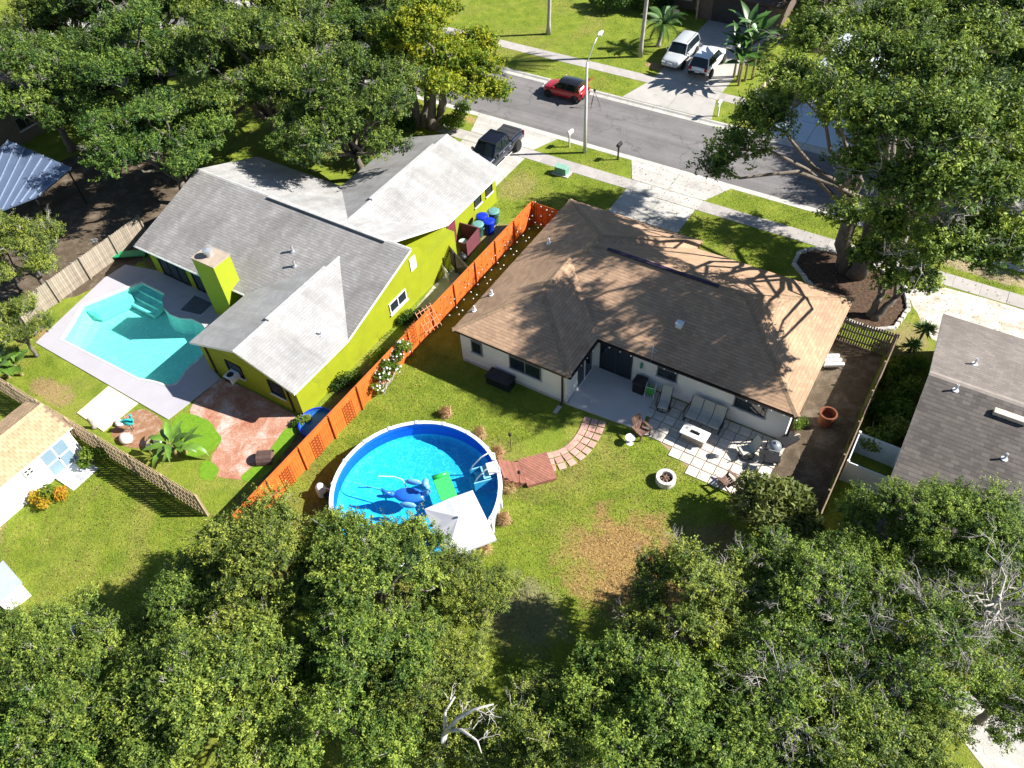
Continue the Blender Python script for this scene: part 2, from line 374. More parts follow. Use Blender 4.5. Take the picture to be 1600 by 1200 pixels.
POOL = [(-42.54, 13.66, 0), (-43.22, 15.01, 0), (-43.96, 16.33, 0), (-43.35, 17.61, 0), (-42.73, 18.92, 0), (-42.30, 19.72, 0), (-41.17, 19.70, 0), (-40.06, 19.68, 0), (-39.73, 19.17, 0), (-39.10, 18.71, 0), (-38.28, 18.49, 0), (-37.44, 18.56, 0), (-36.74, 18.88, 0), (-35.71, 18.86, 0), (-34.85, 18.46, 0), (-34.20, 17.82, 0), (-33.89, 17.21, 0), (-33.75, 16.46, 0), (-33.78, 15.97, 0), (-33.77, 15.57, 0), (-33.55, 15.06, 0), (-33.51, 14.58, 0), (-33.83, 14.24, 0), (-34.48, 14.15, 0), (-35.00, 14.03, 0), (-35.76, 13.78, 0)]
POOL = [(p[0], p[1]) for p in POOL]
DECK = [(-43.80, 12.66, 0)[:2], (-44.92, 18.80, 0)[:2], (-44.76, 20.43, 0)[:2], (-42.3, 21.05), (-32.62, 21.05), (-32.62, 16.5), (-31.49, 16.16, 0)[:2], (-31.75, 13.44, 0)[:2], (-31.85, 12.49, 0)[:2]]

g = MB(); g.sheet([(-150, -70), (90, -70), (90, 46.98), (-150, 46.98)], [POOL], 0.0)
g.sheet([(-150, 54.76), (90, 54.76), (90, 190), (-150, 190)], [], 0.0)
structure('ground', g, lawn, 'grass lawns of the yards on both sides of the street')
rd = MB(); rd.poly([(-150, 47.62, -0.115), (90, 47.62, -0.115), (90, 54.12, -0.115), (-150, 54.12, -0.115)])
structure('road', rd, asphalt, 'grey asphalt residential street')
for nm, y, s in (('kerb', 46.98, 1), ('kerb', 54.76, -1)):
    mb = MB(); pr = [(0.0, -0.02), (0.0, 0.012), (0.16, 0.008), (0.30, -0.085), (0.66, -0.108)]
    for k in range(60):
        x0, x1 = -150+k*4, -146.02+k*4
        for (a, za), (b, zb) in zip(pr[:-1], pr[1:]):
            q = [(x0, y+s*a, za), (x1, y+s*a, za), (x1, y+s*b, zb), (x0, y+s*b, zb)]
            mb.poly(q if s < 0 else q[::-1])
    for f_i, f in enumerate(mb.f): pass
    structure(nm, mb, kerbm, 'pale concrete kerb and gutter on the %s side of the road' % ('near' if s > 0 else 'far'))

def walk(name, y0, y1, x0, x1, skips, label, step=1.52):
    root = MB(); root.prism([(x0, y0), (x1, y0), (x1, y1), (x0, y1)], -0.05, 0.003)
    r = structure(name, root, walkm, label)
    sl = MB(); sl.box((step/2, (y1-y0)/2, -0.02), (step-0.025, y1-y0-0.01, 0.08))
    first = None; x = x0
    while x < x1-step*0.5:
        c = x+step/2
        if not any(a < c < b for a, b in skips):
            if first is None: first = ob('slab', sl, walkm, r, loc=(x, y0, 0), bevel=0.008)
            else: share(first, r, (x, y0, random.uniform(-0.006, 0.006)))
        x += step
    return r
random.seed(3)
walk('sidewalk', 43.6, 44.78, -46, 13, [(-33.2, -27.4), (-19.2, -13.7)], 'near sidewalk of concrete slabs')
walk('sidewalk', 57.75, 58.93, -48, 9, [(-24.2, -17.9), (-12.8, -7.0)], 'far sidewalk of concrete slabs')

def panels(name, label, quads, m):
    mb = MB()
    allp = [p for q in quads for p in q]
    o = thing(name, None, None, (min(p[0] for p in allp), min(p[1] for p in allp), 0)); o['kind'] = 'structure'; o['label'] = label
    for q in quads:
        b = MB(); cx = sum(p[0] for p in q)/4; cy = sum(p[1] for p in q)/4
        qq = [(cx+(p[0]-cx)*(1-0.02/max(0.3, abs(p[0]-cx))), cy+(p[1]-cy)*(1-0.02/max(0.3, abs(p[1]-cy)))) for p in q]
        b.prism(qq, -0.05, 0.024); ob('concrete_panel', b, m, o, world=True)
    return o
def quadr(x0, x1, y0, y1): return [(x0, y0), (x1, y0), (x1, y1), (x0, y1)]
panels('driveway', 'pale concrete driveway of the brown roofed house', [quadr(-19.05, -16.45, 37.2, 43.58), quadr(-16.45, -13.85, 37.2, 43.58), quadr(-19.1, -16.45, 43.58, 44.8), quadr(-16.45, -13.75, 43.58, 44.8),
        [(-19.2, 44.8), (-16.45, 44.8), (-16.45, 46.98), (-20.3, 46.98)], [(-16.45, 44.8), (-13.7, 44.8), (-12.6, 46.98), (-16.45, 46.98)]], drivem)
panels('driveway', 'pale concrete driveway under the dark pickup', [quadr(-33.0, -30.3, 38.0, 43.58), quadr(-30.3, -27.4, 38.0, 43.58), quadr(-33.1, -30.3, 43.58, 44.8), quadr(-30.3, -27.4, 43.58, 44.8),
        [(-33.1, 44.8), (-30.3, 44.8), (-30.3, 46.98), (-33.8, 46.98)], [(-30.3, 44.8), (-27.4, 44.8), (-26.5, 46.98), (-30.3, 46.98)]], drivem)
fd = mat('old_driveway_concrete', (0.40, 0.375, 0.34), 0.88, 0.14, 0.6, 0.3, 40, rnd=0.05, stain=((0.27, 0.25, 0.23), 0.5, 0.56))
panels('driveway', 'grey concrete driveway across the street with two parked cars', [quadr(-23.9, -21.0, 58.95, 71.0), quadr(-21.0, -18.0, 58.95, 71.0), quadr(-24.0, -21.0, 57.73, 58.95), quadr(-21.0, -18.0, 57.73, 58.95),
        [(-24.9, 54.78), (-21.0, 54.78), (-21.0, 57.73), (-24.1, 57.73)], [(-21.0, 54.78), (-17.2, 54.78), (-18.0, 57.73), (-21.0, 57.73)]], fd)
panels('driveway', 'white driveway across the street under the big oak', [quadr(-12.6, -9.9, 58.95, 75.0), quadr(-9.9, -7.1, 58.95, 75.0), quadr(-12.6, -9.9, 57.73, 58.95), quadr(-9.9, -7.1, 57.73, 58.95),
        quadr(-12.9, -9.9, 54.78, 57.73), quadr(-9.9, -6.8, 54.78, 57.73)], mat('shade_blue_driveway', (0.52, 0.58, 0.64), 0.7, 0.08, 0.8))  # white surface; the blue cast of shade is put into its colour

def patch(name, pts, m, z, label, soft=True):
    q = [p[:2] for p in pts]
    for _ in range(2 if soft else 0):
        q = [r_ for i in range(len(q)) for r_ in ((q[i][0]*0.75+q[(i+1) % len(q)][0]*0.25, q[i][1]*0.75+q[(i+1) % len(q)][1]*0.25), (q[i][0]*0.25+q[(i+1) % len(q)][0]*0.75, q[i][1]*0.25+q[(i+1) % len(q)][1]*0.75))]
    if soft: rr_ = random.Random(4); q = [(x+rr_.uniform(-.05, .05), y+rr_.uniform(-.05, .05)) for x, y in q]
    mb = MB(); mb.sheet(q, [], z); return structure(name, mb, m, label)
mulch = patchy('bark_mulch', [(0.045, 0.028, 0.018), (0.10, 0.062, 0.04), (0.17, 0.11, 0.07)], 5.0, b1=1.0)
dirt = patchy('bare_dirt', [(0.065, 0.048, 0.032), (0.105, 0.078, 0.05), (0.20, 0.16, 0.12)], 1.1)  # real dirt, its colour darkened to stand in for side yard shade
sandm = patchy('white_sand', [(0.30, 0.23, 0.13), (0.55, 0.49, 0.42), (0.68, 0.63, 0.57)], 0.9)
redm = patchy('weathered_red_pavers', [(0.30, 0.10, 0.05), (0.42, 0.22, 0.15), (0.60, 0.52, 0.47)], 0.85)
turfm = patchy('artificial_turf', [(0.10, 0.22, 0.012), (0.14, 0.27, 0.016), (0.18, 0.30, 0.02)], 4.0)
patch('dirt_yard', [(-2.4, 22.5), (0.62, 22.5), (0.62, 36.0), (-2.4, 36.3)], dirt, 0.005, 'bare brown dirt side yard beside the house', False)
patch('sand_ground', [(-0.4, 43.55), (13, 43.55), (13, 38.0), (3.0, 38.1), (1.9, 39.6), (0.6, 41.5)], sandm, 0.006, 'patchy white sand in front of the grey roofed house')
patch('paved_yard', [(-31.61, 13.41, 0), (-31.49, 16.16, 0), (-31.60, 16.26, 0), (-25.05, 16.36, 0), (-25.23, 15.09, 0), (-24.96, 13.11, 0), (-25.08, 11.65, 0), (-26.90, 10.93, 0), (-27.97, 11.88, 0), (-27.99, 12.94, 0), (-30.16, 13.23, 0)], redm, 0.007, 'red and white weathered paving behind the green house')
patch('turf_patch', [(-31.48, 12.38, 0), (-31.61, 13.30, 0), (-30.12, 13.67, 0), (-28.27, 13.08, 0), (-28.05, 12.66, 0), (-28.27, 11.71, 0), (-29.00, 11.10, 0), (-30.71, 11.40, 0)], turfm, 0.012, 'rounded piece of bright turf beside the banana plant')
patch('turf_patch', [(-25.77, 15.70, 0), (-24.97, 15.74, 0), (-24.46, 13.25, 0), (-24.55, 11.81, 0), (-25.69, 11.48, 0), (-25.32, 13.19, 0)], turfm, 0.013, 'strip of bright turf along the orange fence behind the green house')
patch('turf_patch', [(-28.05, 11.21, 0), (-27.87, 11.64, 0), (-26.91, 11.63, 0), (-26.61, 10.78, 0), (-27.40, 10.51, 0)], turfm, 0.012, 'small square piece of turf near the wooden fence')
patch('mulch_bed', [(-34.24, 12.42, 0), (-31.88, 12.42, 0), (-31.52, 10.95, 0), (-31.84, 9.98, 0), (-34.27, 10.05, 0)], patchy('red_mulch', [(0.18, 0.09, 0.05), (0.30, 0.16, 0.09), (0.45, 0.36, 0.30)], 2.0), 0.009, 'reddish mulch bed with garden ornaments')
patch('side_path', [(-25.2, 27.0), (-25.2, 31.2), (-23.0, 31.0), (-23.0, 25.2), (-24.6, 25.0)], patchy('side_path_concrete', [(0.25, 0.22, 0.17), (0.40, 0.36, 0.29), (0.46, 0.42, 0.36)], 1.2), 0.008, 'worn concrete side path beside the green house')
patch('dirt_yard', [(-60, 13.6), (-44.2, 13.6), (-44.2, 30), (-60, 32)], dirt, 0.005, 'shaded dirt yard behind the left fence')
bed = [(-6.25, 41.2), (-6.3, 42.4), (-5.6, 43.25), (-4.2, 43.5), (-2.0, 43.45), (0.2, 42.4), (0.9, 40.4), (0.6, 38.4), (-0.4, 37.7), (-2.0, 37.75), (-3.4, 38.9), (-5.0, 40.0)]
patch('mulch_bed', bed, mulch, 0.010, 'dark mulch bed round the big oak')
stone = mat('limestone', (0.50, 0.47, 0.42), 0.9, 0.25, 4.0, 0.5, 20, rnd=0.2)
e = thing('stone_edging', 'ring of pale stones edging the oak mulch bed', 'edging', (-6.2, 41.2, 0))
random.seed(8); poly = bed+[bed[0]]
protos = []
for k in range(4):
    mb = MB(); mb.box((0, 0, 0.07), (0.42+0.05*k, 0.26, 0.2), taper=0.85); bmv = mb
    mb.v = [(x+random.uniform(-.04, .04), y+random.uniform(-.03, .03), z+random.uniform(-.02, .03)) for x, y, z in mb.v]; protos.append(mb)
pobs = []
for (a, b) in zip(poly[:-1], poly[1:]):
    L = math.hypot(b[0]-a[0], b[1]-a[1]); nseg = max(1, round(L/0.47)); ang = math.atan2(b[1]-a[1], b[0]-a[0])
    for i in range(nseg):
        t = (i+0.5)/nseg; lp = (a[0]+(b[0]-a[0])*t+6.2, a[1]+(b[1]-a[1])*t-41.2, 0)
        j = random.randrange(4)
        if len(pobs) < 4: pobs.append(ob('stone', protos[len(pobs)], stone, e, loc=lp, rz=ang, bevel=0.03))
        else: share(pobs[j], e, lp, ang+random.uniform(-.2, .2))

# ------------------------------------------------------------------ materials of the buildings
brown_sh = shingle_mat('brown_shingles', (0.49, 0.315, 0.195), (0.37, 0.235, 0.145), (0.18, 0.11, 0.07), (0.31, 0.215, 0.15), 0.32, 0.19, 0.4)
grey_sh = shingle_mat('grey_shingles', (0.40, 0.392, 0.378), (0.345, 0.337, 0.325), (0.20, 0.195, 0.19), (0.24, 0.225, 0.21), 0.34, 0.17, 0.6)
rgrey_sh = shingle_mat('brown_grey_shingles', (0.23, 0.20, 0.178), (0.175, 0.152, 0.135), (0.09, 0.075, 0.066), (0.13, 0.11, 0.10), 0.34, 0.19, 0.45)
dgrey_sh = shingle_mat('weathered_grey_shingles', (0.31, 0.298, 0.285), (0.245, 0.232, 0.222), (0.09, 0.085, 0.08), (0.19, 0.172, 0.158), 0.34, 0.19, 0.7)
dr_sh = shingle_mat('mossy_brown_shingles', (0.135, 0.118, 0.105), (0.085, 0.074, 0.068), (0.035, 0.03, 0.027), (0.075, 0.066, 0.06), 0.36, 0.24, 0.5)
cap_br = mat('brown_ridge_shingle', (0.30, 0.20, 0.12), 0.9, 0.3, 5)
cap_gr = mat('grey_ridge_shingle', (0.42, 0.41, 0.39), 0.9, 0.2, 3)
stucco = mat('white_stucco', (0.78, 0.76, 0.72), 0.85, 0.05, 1.5, 0.25, 60)
lime = mat('lime_paint', (0.26, 0.295, 0.006), 0.75, 0.1, 0.9, 0.3, 50, stain=((0.19, 0.215, 0.01), 0.7, 0.56))
whitep = mat('white_paint', (0.80, 0.79, 0.76), 0.55, 0.05, 2.0)
darkb = mat('dark_brown_trim', (0.045, 0.028, 0.02), 0.6, 0.2)
glass = mat('window_glass', (0.016, 0.024, 0.032), 0.04, 0.05, spec=0.9)
framem = mat('bronze_window_frame', (0.16, 0.17, 0.18), 0.5)
blackm = mat('black_plastic', (0.014, 0.014, 0.016), 0.5, 0.2)
metalg = mat('galvanised_metal', (0.55, 0.56, 0.57), 0.4, 0.1, metal=0.6)
pvc = mat('vent_white', (0.72, 0.73, 0.74), 0.5, 0.05)

def window(parent, axis, plane, out, a0, a1, z0, z1, fm=None, mull=1, name='window', sill=True, gm=None):
    """axis 'y': wall plane y=plane, a along x; axis 'x': wall plane x=plane, a along y"""
    fm = fm or framem
    def P(a, d, z): return (a, plane+out*d, z) if axis == 'y' else (plane+out*d, a, z)
    def bx(mb, a, b, d0, d1, za, zb):
        c = P((a+b)/2, (d0+d1)/2, (za+zb)/2); s = (b-a, d1-d0, zb-za) if axis == 'y' else (d1-d0, b-a, zb-za); mb.box(c, s)
    t = 0.06; fr = MB()
    bx(fr, a0, a1, 0.002, 0.07, z1-t, z1); bx(fr, a0, a1, 0.002, 0.07, z0, z0+t); bx(fr, a0, a0+t, 0.002, 0.068, z0+t, z1-t); bx(fr, a1-t, a1, 0.002, 0.068, z0+t, z1-t)
    for k in range(1, mull+1):
        c = a0+(a1-a0)*k/(mull+1); bx(fr, c-t/2, c+t/2, 0.002, 0.062, z0+t, z1-t)
    w_ = ob(name, fr, fm, parent, world=True)
    for k in range(mull+1):
        s0 = a0+(a1-a0)*k/(mull+1)+t*0.5; s1 = a0+(a1-a0)*(k+1)/(mull+1)-t*0.5; p = MB(); bx(p, s0, s1, 0.003, 0.022+0.012*(k % 2), z0+t, z1-t); ob('pane', p, gm or glass, w_, world=True)
    if sill: s = MB(); bx(s, a0-0.06, a1+0.06, 0.002, 0.12, z0-0.09, z0-0.003); ob('sill', s, mat('sill_stucco', (0.60, 0.59, 0.57), 0.8), w_, world=True)
    return w_
def wallbox(mb, x0, x1, y0, y1, z1, z0=-0.02): mb.prism(quadr(x0, x1, y0, y1), z0, z1)
def pipe_vent(roof_o, p, h=0.42, r=0.055, m=None):
    mb = MB(); mb.lathe([(0.17, -0.09), (0.15, 0.03), (r, 0.05), (r, h), (r-0.012, h), (r-0.012, h-0.1)], p, 12); return ob('vent_pipe', mb, m or pvc, roof_o, world=True)
def gutter(parent, a, b, out, m, z):
    mb = MB(); a, b = Vector((a[0], a[1], z)), Vector((b[0], b[1], z)); o = Vector((out[0], out[1], 0)).normalized()
    pr = [(0.004, 0.0), (0.004, -0.11), (0.10, -0.11), (0.125, 0.0), (0.112, 0.0), (0.092, -0.098), (0.016, -0.098), (0.016, 0)]
    vs = []
    for q in (a, b): vs += [q+o*x+Vector((0, 0, zz)) for x, zz in pr]
    k = len(pr); mb.add(vs, [(i, (i+1) % k, (i+1) % k+k, i+k) for i in range(k)]); return ob('gutter', mb, m, parent, world=True)

# ------------------------------------------------------------------ brown roofed house (centre)
X0, X1, XW, XG = -20.3, -1.93, -12.92, -11.2; YW, YB, YF, YG = 24.0, 27.2, 36.8, 37.6; EZ, PT = 2.55, 0.42
bh = thing('house', 'white stucco house with a brown hipped shingle roof behind the round pool', 'house', (-11, 31, 0))
def HZ(x, y, d): return (x, y, EZ+PT*d)
hw = (XW-X0)/2; hm = (YF-YB)/2; hg = (XG-X0)/2
A, B, C, D, E_, F_, Gp, Hc = HZ(X0, YW, 0), HZ(XW, YW, 0), HZ(XW, YB, 0), HZ(X1, YB, 0), HZ(X1, YF, 0), HZ(XG, YF, 0), HZ(XG, YG, 0), HZ(X0, YG, 0)
W1 = HZ(X0+hw, YW+hw, hw); W2 = HZ(X0+hw, YB+hw, hw); M1 = HZ(X0+hm, YB+hm, hm); M2 = HZ(X1-hm, YB+hm, hm); G1 = HZ(X0+hg, YG-hg, hg); G2 = HZ(X0+hg, YF-hg, hg)
br = roof('roof', [([A, W1, W2, M1, G2, G1, Hc], (0, 1)), ([A, B, W1], (1, 0)), ([B, C, W2, W1], (0, 1)), ([C, D, M2, M1, W2], (1, 0)), ([D, E_, M2], (0, 1)),
                   ([E_, F_, G2, M1, M2], (1, 0)), ([F_, Gp, G1, G2], (0, 1)), ([Gp, Hc, G1], (1, 0))], brown_sh, bh, 0.16, darkb)
for pts in ([A, W1], [B, W1], [W1, W2], [W2, M1, M2], [D, M2], [E_, M2], [M1, G2, G1], [Hc, G1], [Gp, G1]): ridge_cap(br, pts, cap_br)
v = MB(); v.box(((M1[0]+M2[0])/2-0.4, M1[1]-0.05, M1[2]+0.05), (6.6, 0.2, 0.07)); ob('ridge_vent', v, mat('purple_black_vent', (0.03, 0.02, 0.05), 0.6), br, world=True)
for p in ((-9.2, 29.3), ): mb = MB(); z = EZ+PT*(p[1]-YB); mb.box((p[0], p[1], z+0.13), (0.34, 0.34, 0.26)); mb.box((p[0], p[1], z+0.28), (0.4, 0.4, 0.05)); ob('roof_vent', mb, pvc, br, world=True, bevel=0.02)
for x, y in ((-18.9, 32.4), (-19.7, 27.2), (-19.9, 25.7)): pipe_vent(br, (x, y, EZ+PT*(x-X0)), 0.38)
wl = MB(); wallbox(wl, -13.2, -2.25, 27.5, 36.5, 2.42); wl.prism(quadr(-20.0, -13.2, 24.24, 37.2), -0.02, 2.42); wl.prism(quadr(-13.2, -11.5, 36.4, 37.2), -0.02, 2.41)
ob('wall', wl, stucco, bh, world=True)
fb = MB(); fb.box((-16.5, 24.235, 0.1), (6.96, 0.05, 0.2)); ob('base_course', fb, mat('base_grey', (0.50, 0.48, 0.46), 0.9), bh, world=True)
window(bh, 'y', 24.24, -1, -19.25, -18.55, 1.12, 2.05, mull=0); window(bh, 'y', 24.24, -1, -16.75, -14.75, 1.1, 2.1, mull=1)
window(bh, 'y', 27.5, -1, -9.45, -8.3, 1.25, 2.0, mull=0); window(bh, 'y', 27.5, -1, -5.15, -3.45, 1.2, 2.0, mull=0)
window(bh, 'y', 27.5, -1, -12.85, -10.9, 0.05, 2.15, mull=1, name='sliding_door', sill=False, fm=mat('dark_bronze', (0.05, 0.05, 0.055), 0.4))
window(bh, 'x', -13.2, 1, 25.3, 27.2, 0.05, 2.1, mull=1, name='sliding_door', sill=False, fm=whitep)
window(bh, 'x', -2.25, 1, 30.0, 31.2, 1.2, 2.0, mull=0)
gd = MB(); gd.box((-16.4, 37.23, 1.05), (4.9, 0.06, 2.1)); ob('garage_door', gd, whitep, bh, world=True)
for x, y in ((-13.42, 24.17), (-2.12, 27.44)):
    d = MB(); d.tube([(x, y, 2.45), (x, y, 0.16), (x, y-0.25, 0.06)], 0.06, 8); ob('downspout', d, darkb, bh, world=True)
    s = MB(); s.box((x, y-0.55, 0.03), (0.22, 0.6, 0.06)); ob('splash_block', s, kerbm, bh, world=True, bevel=0.01)
gutter(bh, (XW+0.01, YB), (X1, YB), (0, -1), darkb, EZ-0.02); gutter(bh, (XW, YW), (XW, YB-0.01), (1, 0), darkb, EZ-0.02)
# eave string lights
bulbm = mat('lamp_bulb_white', (0.85, 0.85, 0.8), 0.3, 0.02)
ball_p = MB(); ball_p.ball((0, 0, 0), 0.045, 8, 6)
def string_lights(label, spans, per, sag):
    t = thing('string_lights', label, 'string lights', spans[0][0]); L = Vector(spans[0][0]); wire = MB(); first = [None]
    for a, b in spans:
        a, b = Vector(a), Vector(b); n = per if per else max(3, int((b-a).length/0.62)); pts = []
        for i in range(n+1):
            u = i/n; p = a.lerp(b, u)-L; p.z -= sag*4*u*(1-u); pts.append(p)
            if 0 < i:
                q = p-Vector((0, 0, 0.06))
                if first[0] is None: first[0] = ob('bulb', ball_p, bulbm, t, loc=q, smooth=True)
                else: share(first[0], t, q)
        wire.tube(pts, 0.008, 5, False)
    ob('wire', wire, blackm, t); return t
string_lights('row of white bulbs along the rear eave above the patio', [((XW+0.05, YW-0.12, EZ-0.05), (XW+0.17, YB-0.15, EZ-0.05)), ((XW+0.17, YB-0.17, EZ-0.05), (X1, YB-0.17, EZ-0.05))], 0, 0.0)
random.seed(5); sp = []; y = 25.0; side = 0
while y < 36.5:
    a = (-22.6, y, 2.0); b = (-20.42, y+0.75, 2.42); sp.append((a, b) if side == 0 else ((-20.42, y, 2.42), (-22.6, y+0.75, 2.0))); y += 0.75; side ^= 1
string_lights('zigzag of white bulbs strung between the orange fence and the eave', sp, 4, 0.25)

# ------------------------------------------------------------------ green house (left)
gh = thing('house', 'lime green house with a pale grey shingle roof beside the kidney shaped pool', 'house', (-33, 27, 0))
xl, xr, xw = -42.7, -25.05, -32.9; yw, yb, ye = 16.15, 20.65, 31.9; e0 = 2.35; rz_ = 4.2
wz = 3.62; wx = -28.97; yj = yb+(wz-e0)/((rz_-e0)/(27.0-yb)); W1g = (wx, yw, wz); W2g = (wx, yj, wz)
fz = 3.92; fx = -30.47; yfj = 27.0+(rz_-fz)/((rz_-e0)/(ye-27.0)); F1g = (fx, 38.55, fz); F2g = (fx, yfj, fz)
gr = roof('roof', [([(xw, yw, e0), W1g, W2g, (xw, yb, e0)], (0, 1)), ([(xr, yw, e0), (xr, yb, e0), W2g, W1g], (0, 1)),
                   ([(xl, yb, e0), (xw, yb, e0), W2g, (xr, yb, e0), (xr, 27.0, rz_), (-26.5, 27.0, rz_), (xl, 27.0, rz_)], (1, 0), 2),
                   ([(xl, 27.0, rz_), (-26.5, 27.0, rz_), (-26.05, ye, e0), F2g, (-34.9, ye, e0), (xl, ye, e0)], (1, 0)),
                   ([F2g, F1g, (-34.9, 38.55, e0), (-34.9, ye, e0)], (0, 1)), ([F2g, (-26.05, ye, e0), (-26.05, 38.55, e0), F1g], (0, 1))], grey_sh, gh, 0.15, whitep, dgrey_sh)
for pts in ([W1g, W2g], [F1g, F2g], [(xl, 27, rz_), (xr, 27, rz_)]): ridge_cap(gr, pts, cap_gr, 0.13)
for c, s in (((-31.5, 26.93, rz_+0.05), (9.4, 0.3, 0.09)), ((wx, 21.3, wz+0.05), (0.32, 5.0, 0.08)), ((fx, 33.5, fz+0.05), (0.32, 7.0, 0.08))):
    v = MB(); v.box(c, s); ob('ridge_vent', v, cap_gr, gr, world=True, bevel=0.02)
slope = (rz_-e0)/(27.0-yb)
for x, y in ((-31.2, 23.4), (-32.0, 24.2)): pipe_vent(gr, (x, y, e0+slope*(y-yb)), 0.45, 0.08, metalg)
for x, y in ((-26.3, 20.0), ): pipe_vent(gr, (x, y, e0+(xr-x)*(wz-e0)/(xr-wx)), 0.3, 0.05)
gw = MB()
wallbox(gw, -42.3, -25.3, 21.05, 31.5, 2.3); wallbox(gw, -32.55, -25.3, 16.42, 21.05, 2.3); wallbox(gw, -34.5, -26.42, 31.5, 38.1, 2.3)
def gable(mb, pts, axis, c, th):
    vs = [((p[0], c, p[1]) if axis == 'y' else (c, p[0], p[1])) for p in pts]+[((p[0], c+th, p[1]) if axis == 'y' else (c+th, p[0], p[1])) for p in pts]
    k = len(pts); mb.add(vs, [tuple(range(k)), tuple(range(k, 2*k))[::-1]]+[(i, i+k, (i+1) % k+k, (i+1) % k) for i in range(k)])
gable(gw, [(-32.5, 2.299), (-25.35, 2.299), (wx, wz-0.16)], 'y', 16.43, 0.12)
gable(gw, [(-34.4, 2.299), (-26.5, 2.299), (fx, fz-0.16)], 'y', 37.97, 0.12)
gable(gw, [(21.1, 2.299), (31.4, 2.299), (27.0, rz_-0.16)], 'x', -42.28, 0.12)
gable(gw, [(21.1, 2.299), (28.6, 2.299), (28.0, 3.5), (27.2, rz_-0.18), (26.8, rz_-0.18)], 'x', -25.43, 0.12)
ob('wall', gw, lime, gh, world=True)
window(gh, 'x', -25.3, 1, 24.5, 26.1, 0.95, 1.75, mull=1, fm=whitep); window(gh, 'y', 16.42, -1, -27.35, -26.3, 0.95, 2.0, mull=0, fm=blackm)
window(gh, 'y', 16.42, -1, -30.6, -29.4, 0.9, 1.9, mull=0, fm=blackm)
window(gh, 'y', 21.05, -1, -41.5, -39.0, 0.1, 2.1, mull=2, name='sliding_door', sill=False, fm=blackm); window(gh, 'y', 21.05, -1, -38.4, -36.2, 0.1, 2.1, mull=1, name='sliding_door', sill=False, fm=blackm)
gutter(gh, (xl, yb), (xw-0.05, yb), (0, -1), whitep, e0-0.02)
for x in (-25.95, -31.98):
    d = MB(); d.tube([(x, 16.36, 2.1 if x > -30 else 2.3), (x, 16.36, 0.1)], 0.05, 8); ob('downspout', d, darkb, gh, world=True)
dr = MB(); dr.box((-26.4, 32.6, 1.0), (0.07, 0.9, 2.0)); ob('door', dr, mat('maroon_paint', (0.16, 0.035, 0.045), 0.6), gh, world=True)
for y in (35.4, 36.8): window(gh, 'x', -26.42, 1, y, y+0.8, 1.2, 1.9, mull=0, fm=darkb)
gd = MB(); gd.box((-30.4, 38.13, 1.05), (4.9, 0.06, 2.1)); ob('garage_door', gd, whitep, gh, world=True)
po = MB(); po.tube([(-26.25, 31.55, 0), (-26.25, 31.55, 2.2)], 0.05, 8); ob('porch_post', po, whitep, gh, world=True)
wp = MB(); wp.box((-25.28, 27.2, 2.9), (0.05, 0.55, 0.9)); ob('gable_vent', wp, whitep, gh, world=True)
ch = MB(); ch.prism(quadr(-35.75, -33.95, 20.0, 21.3), -0.02, 4.42); co_ = ob('chimney', ch, mat('chimney_paint', (0.31, 0.37, 0.012), 0.8, 0.08), gh, world=True)
cp = MB(); cp.prism(quadr(-35.78, -33.92, 19.97, 21.33), 4.42, 4.5); ob('chimney_cap', cp, mat('chimney_crown', (0.38, 0.30, 0.23), 0.9), co_, world=True)
fl = MB(); fl.lathe([(0.2, 4.5), (0.2, 4.8), (0.3, 4.82), (0.3, 4.98), (0.02, 5.05)], (-34.9, 20.65, 0), 14); ob('flue', fl, metalg, co_, world=True)
ac = MB(); ac.box((-30.0, 16.05, 1.12), (0.62, 0.66, 0.42)); aco = ob('air_conditioner', ac, mat('ac_white', (0.66, 0.69, 0.72), 0.5), gh, world=True, bevel=0.03)
ag = MB()
for k in range(7): ag.box((-30.0, 15.71, 0.97+0.05*k), (0.52, 0.012, 0.02))
ag.lathe([(0.18, 1.333), (0.2, 1.345), (0.15, 1.35), (0.12, 1.335)], (-30.0, 16.0, 0), 16); ob('grille', ag, blackm, aco, world=True)

# ------------------------------------------------------------------ in-ground pool and deck of the green house
dk = MB(); dk.sheet(DECK, [POOL], 0.045)
k = len(DECK); dv = [(p[0], p[1], -0.05) for p in DECK]+[(p[0], p[1], 0.045) for p in DECK]; dk.add(dv, [(i, (i+1) % k, (i+1) % k+k, i+k) for i in range(k)])
deckm = mat('lavender_deck_paint', (0.40, 0.38, 0.405), 0.8, 0.06, 0.7, 0.2, 40, stain=((0.33, 0.31, 0.33), 0.5, 0.62))
structure('pool_deck', dk, deckm, 'lavender grey painted deck round the turquoise pool')
pl = thing('swimming_pool', 'turquoise freeform in-ground pool behind the green house', 'pool', (-36, 15.5, 0))
cx = sum(p[0] for p in POOL)/len(POOL); cy = sum(p[1] for p in POOL)/len(POOL)
def inset(s): return [(cx+(p[0]-cx)*s, cy+(p[1]-cy)*s) for p in POOL]
sh = MB(); rings = [(1.0, 0.04), (1.0, -0.55), (0.93, -1.0), (0.86, -1.15)]; K = len(POOL); vs = []
for s_, z in rings: vs += [(x, y, z) for x, y in inset(s_)]
fs = [(r_*K+i, r_*K+(i+1) % K, (r_+1)*K+(i+1) % K, (r_+1)*K+i) for r_ in range(3) for i in range(K)]+[tuple(range(3*K, 4*K))]
sh.add(vs, fs); ob('shell', sh, caustic_mat('caustic_painted_plaster', (0.56, 0.72, 0.66), (0.88, 0.93, 0.90), 4.6), pl, world=True, smooth=False)  # plaster colour includes painted light ripples
wt = MB(); wt.sheet(POOL, [], -0.10); ob('water', wt, water_mat('turquoise_water', (0.47, 0.955, 0.92), 3.0, 0.3), pl, world=True)
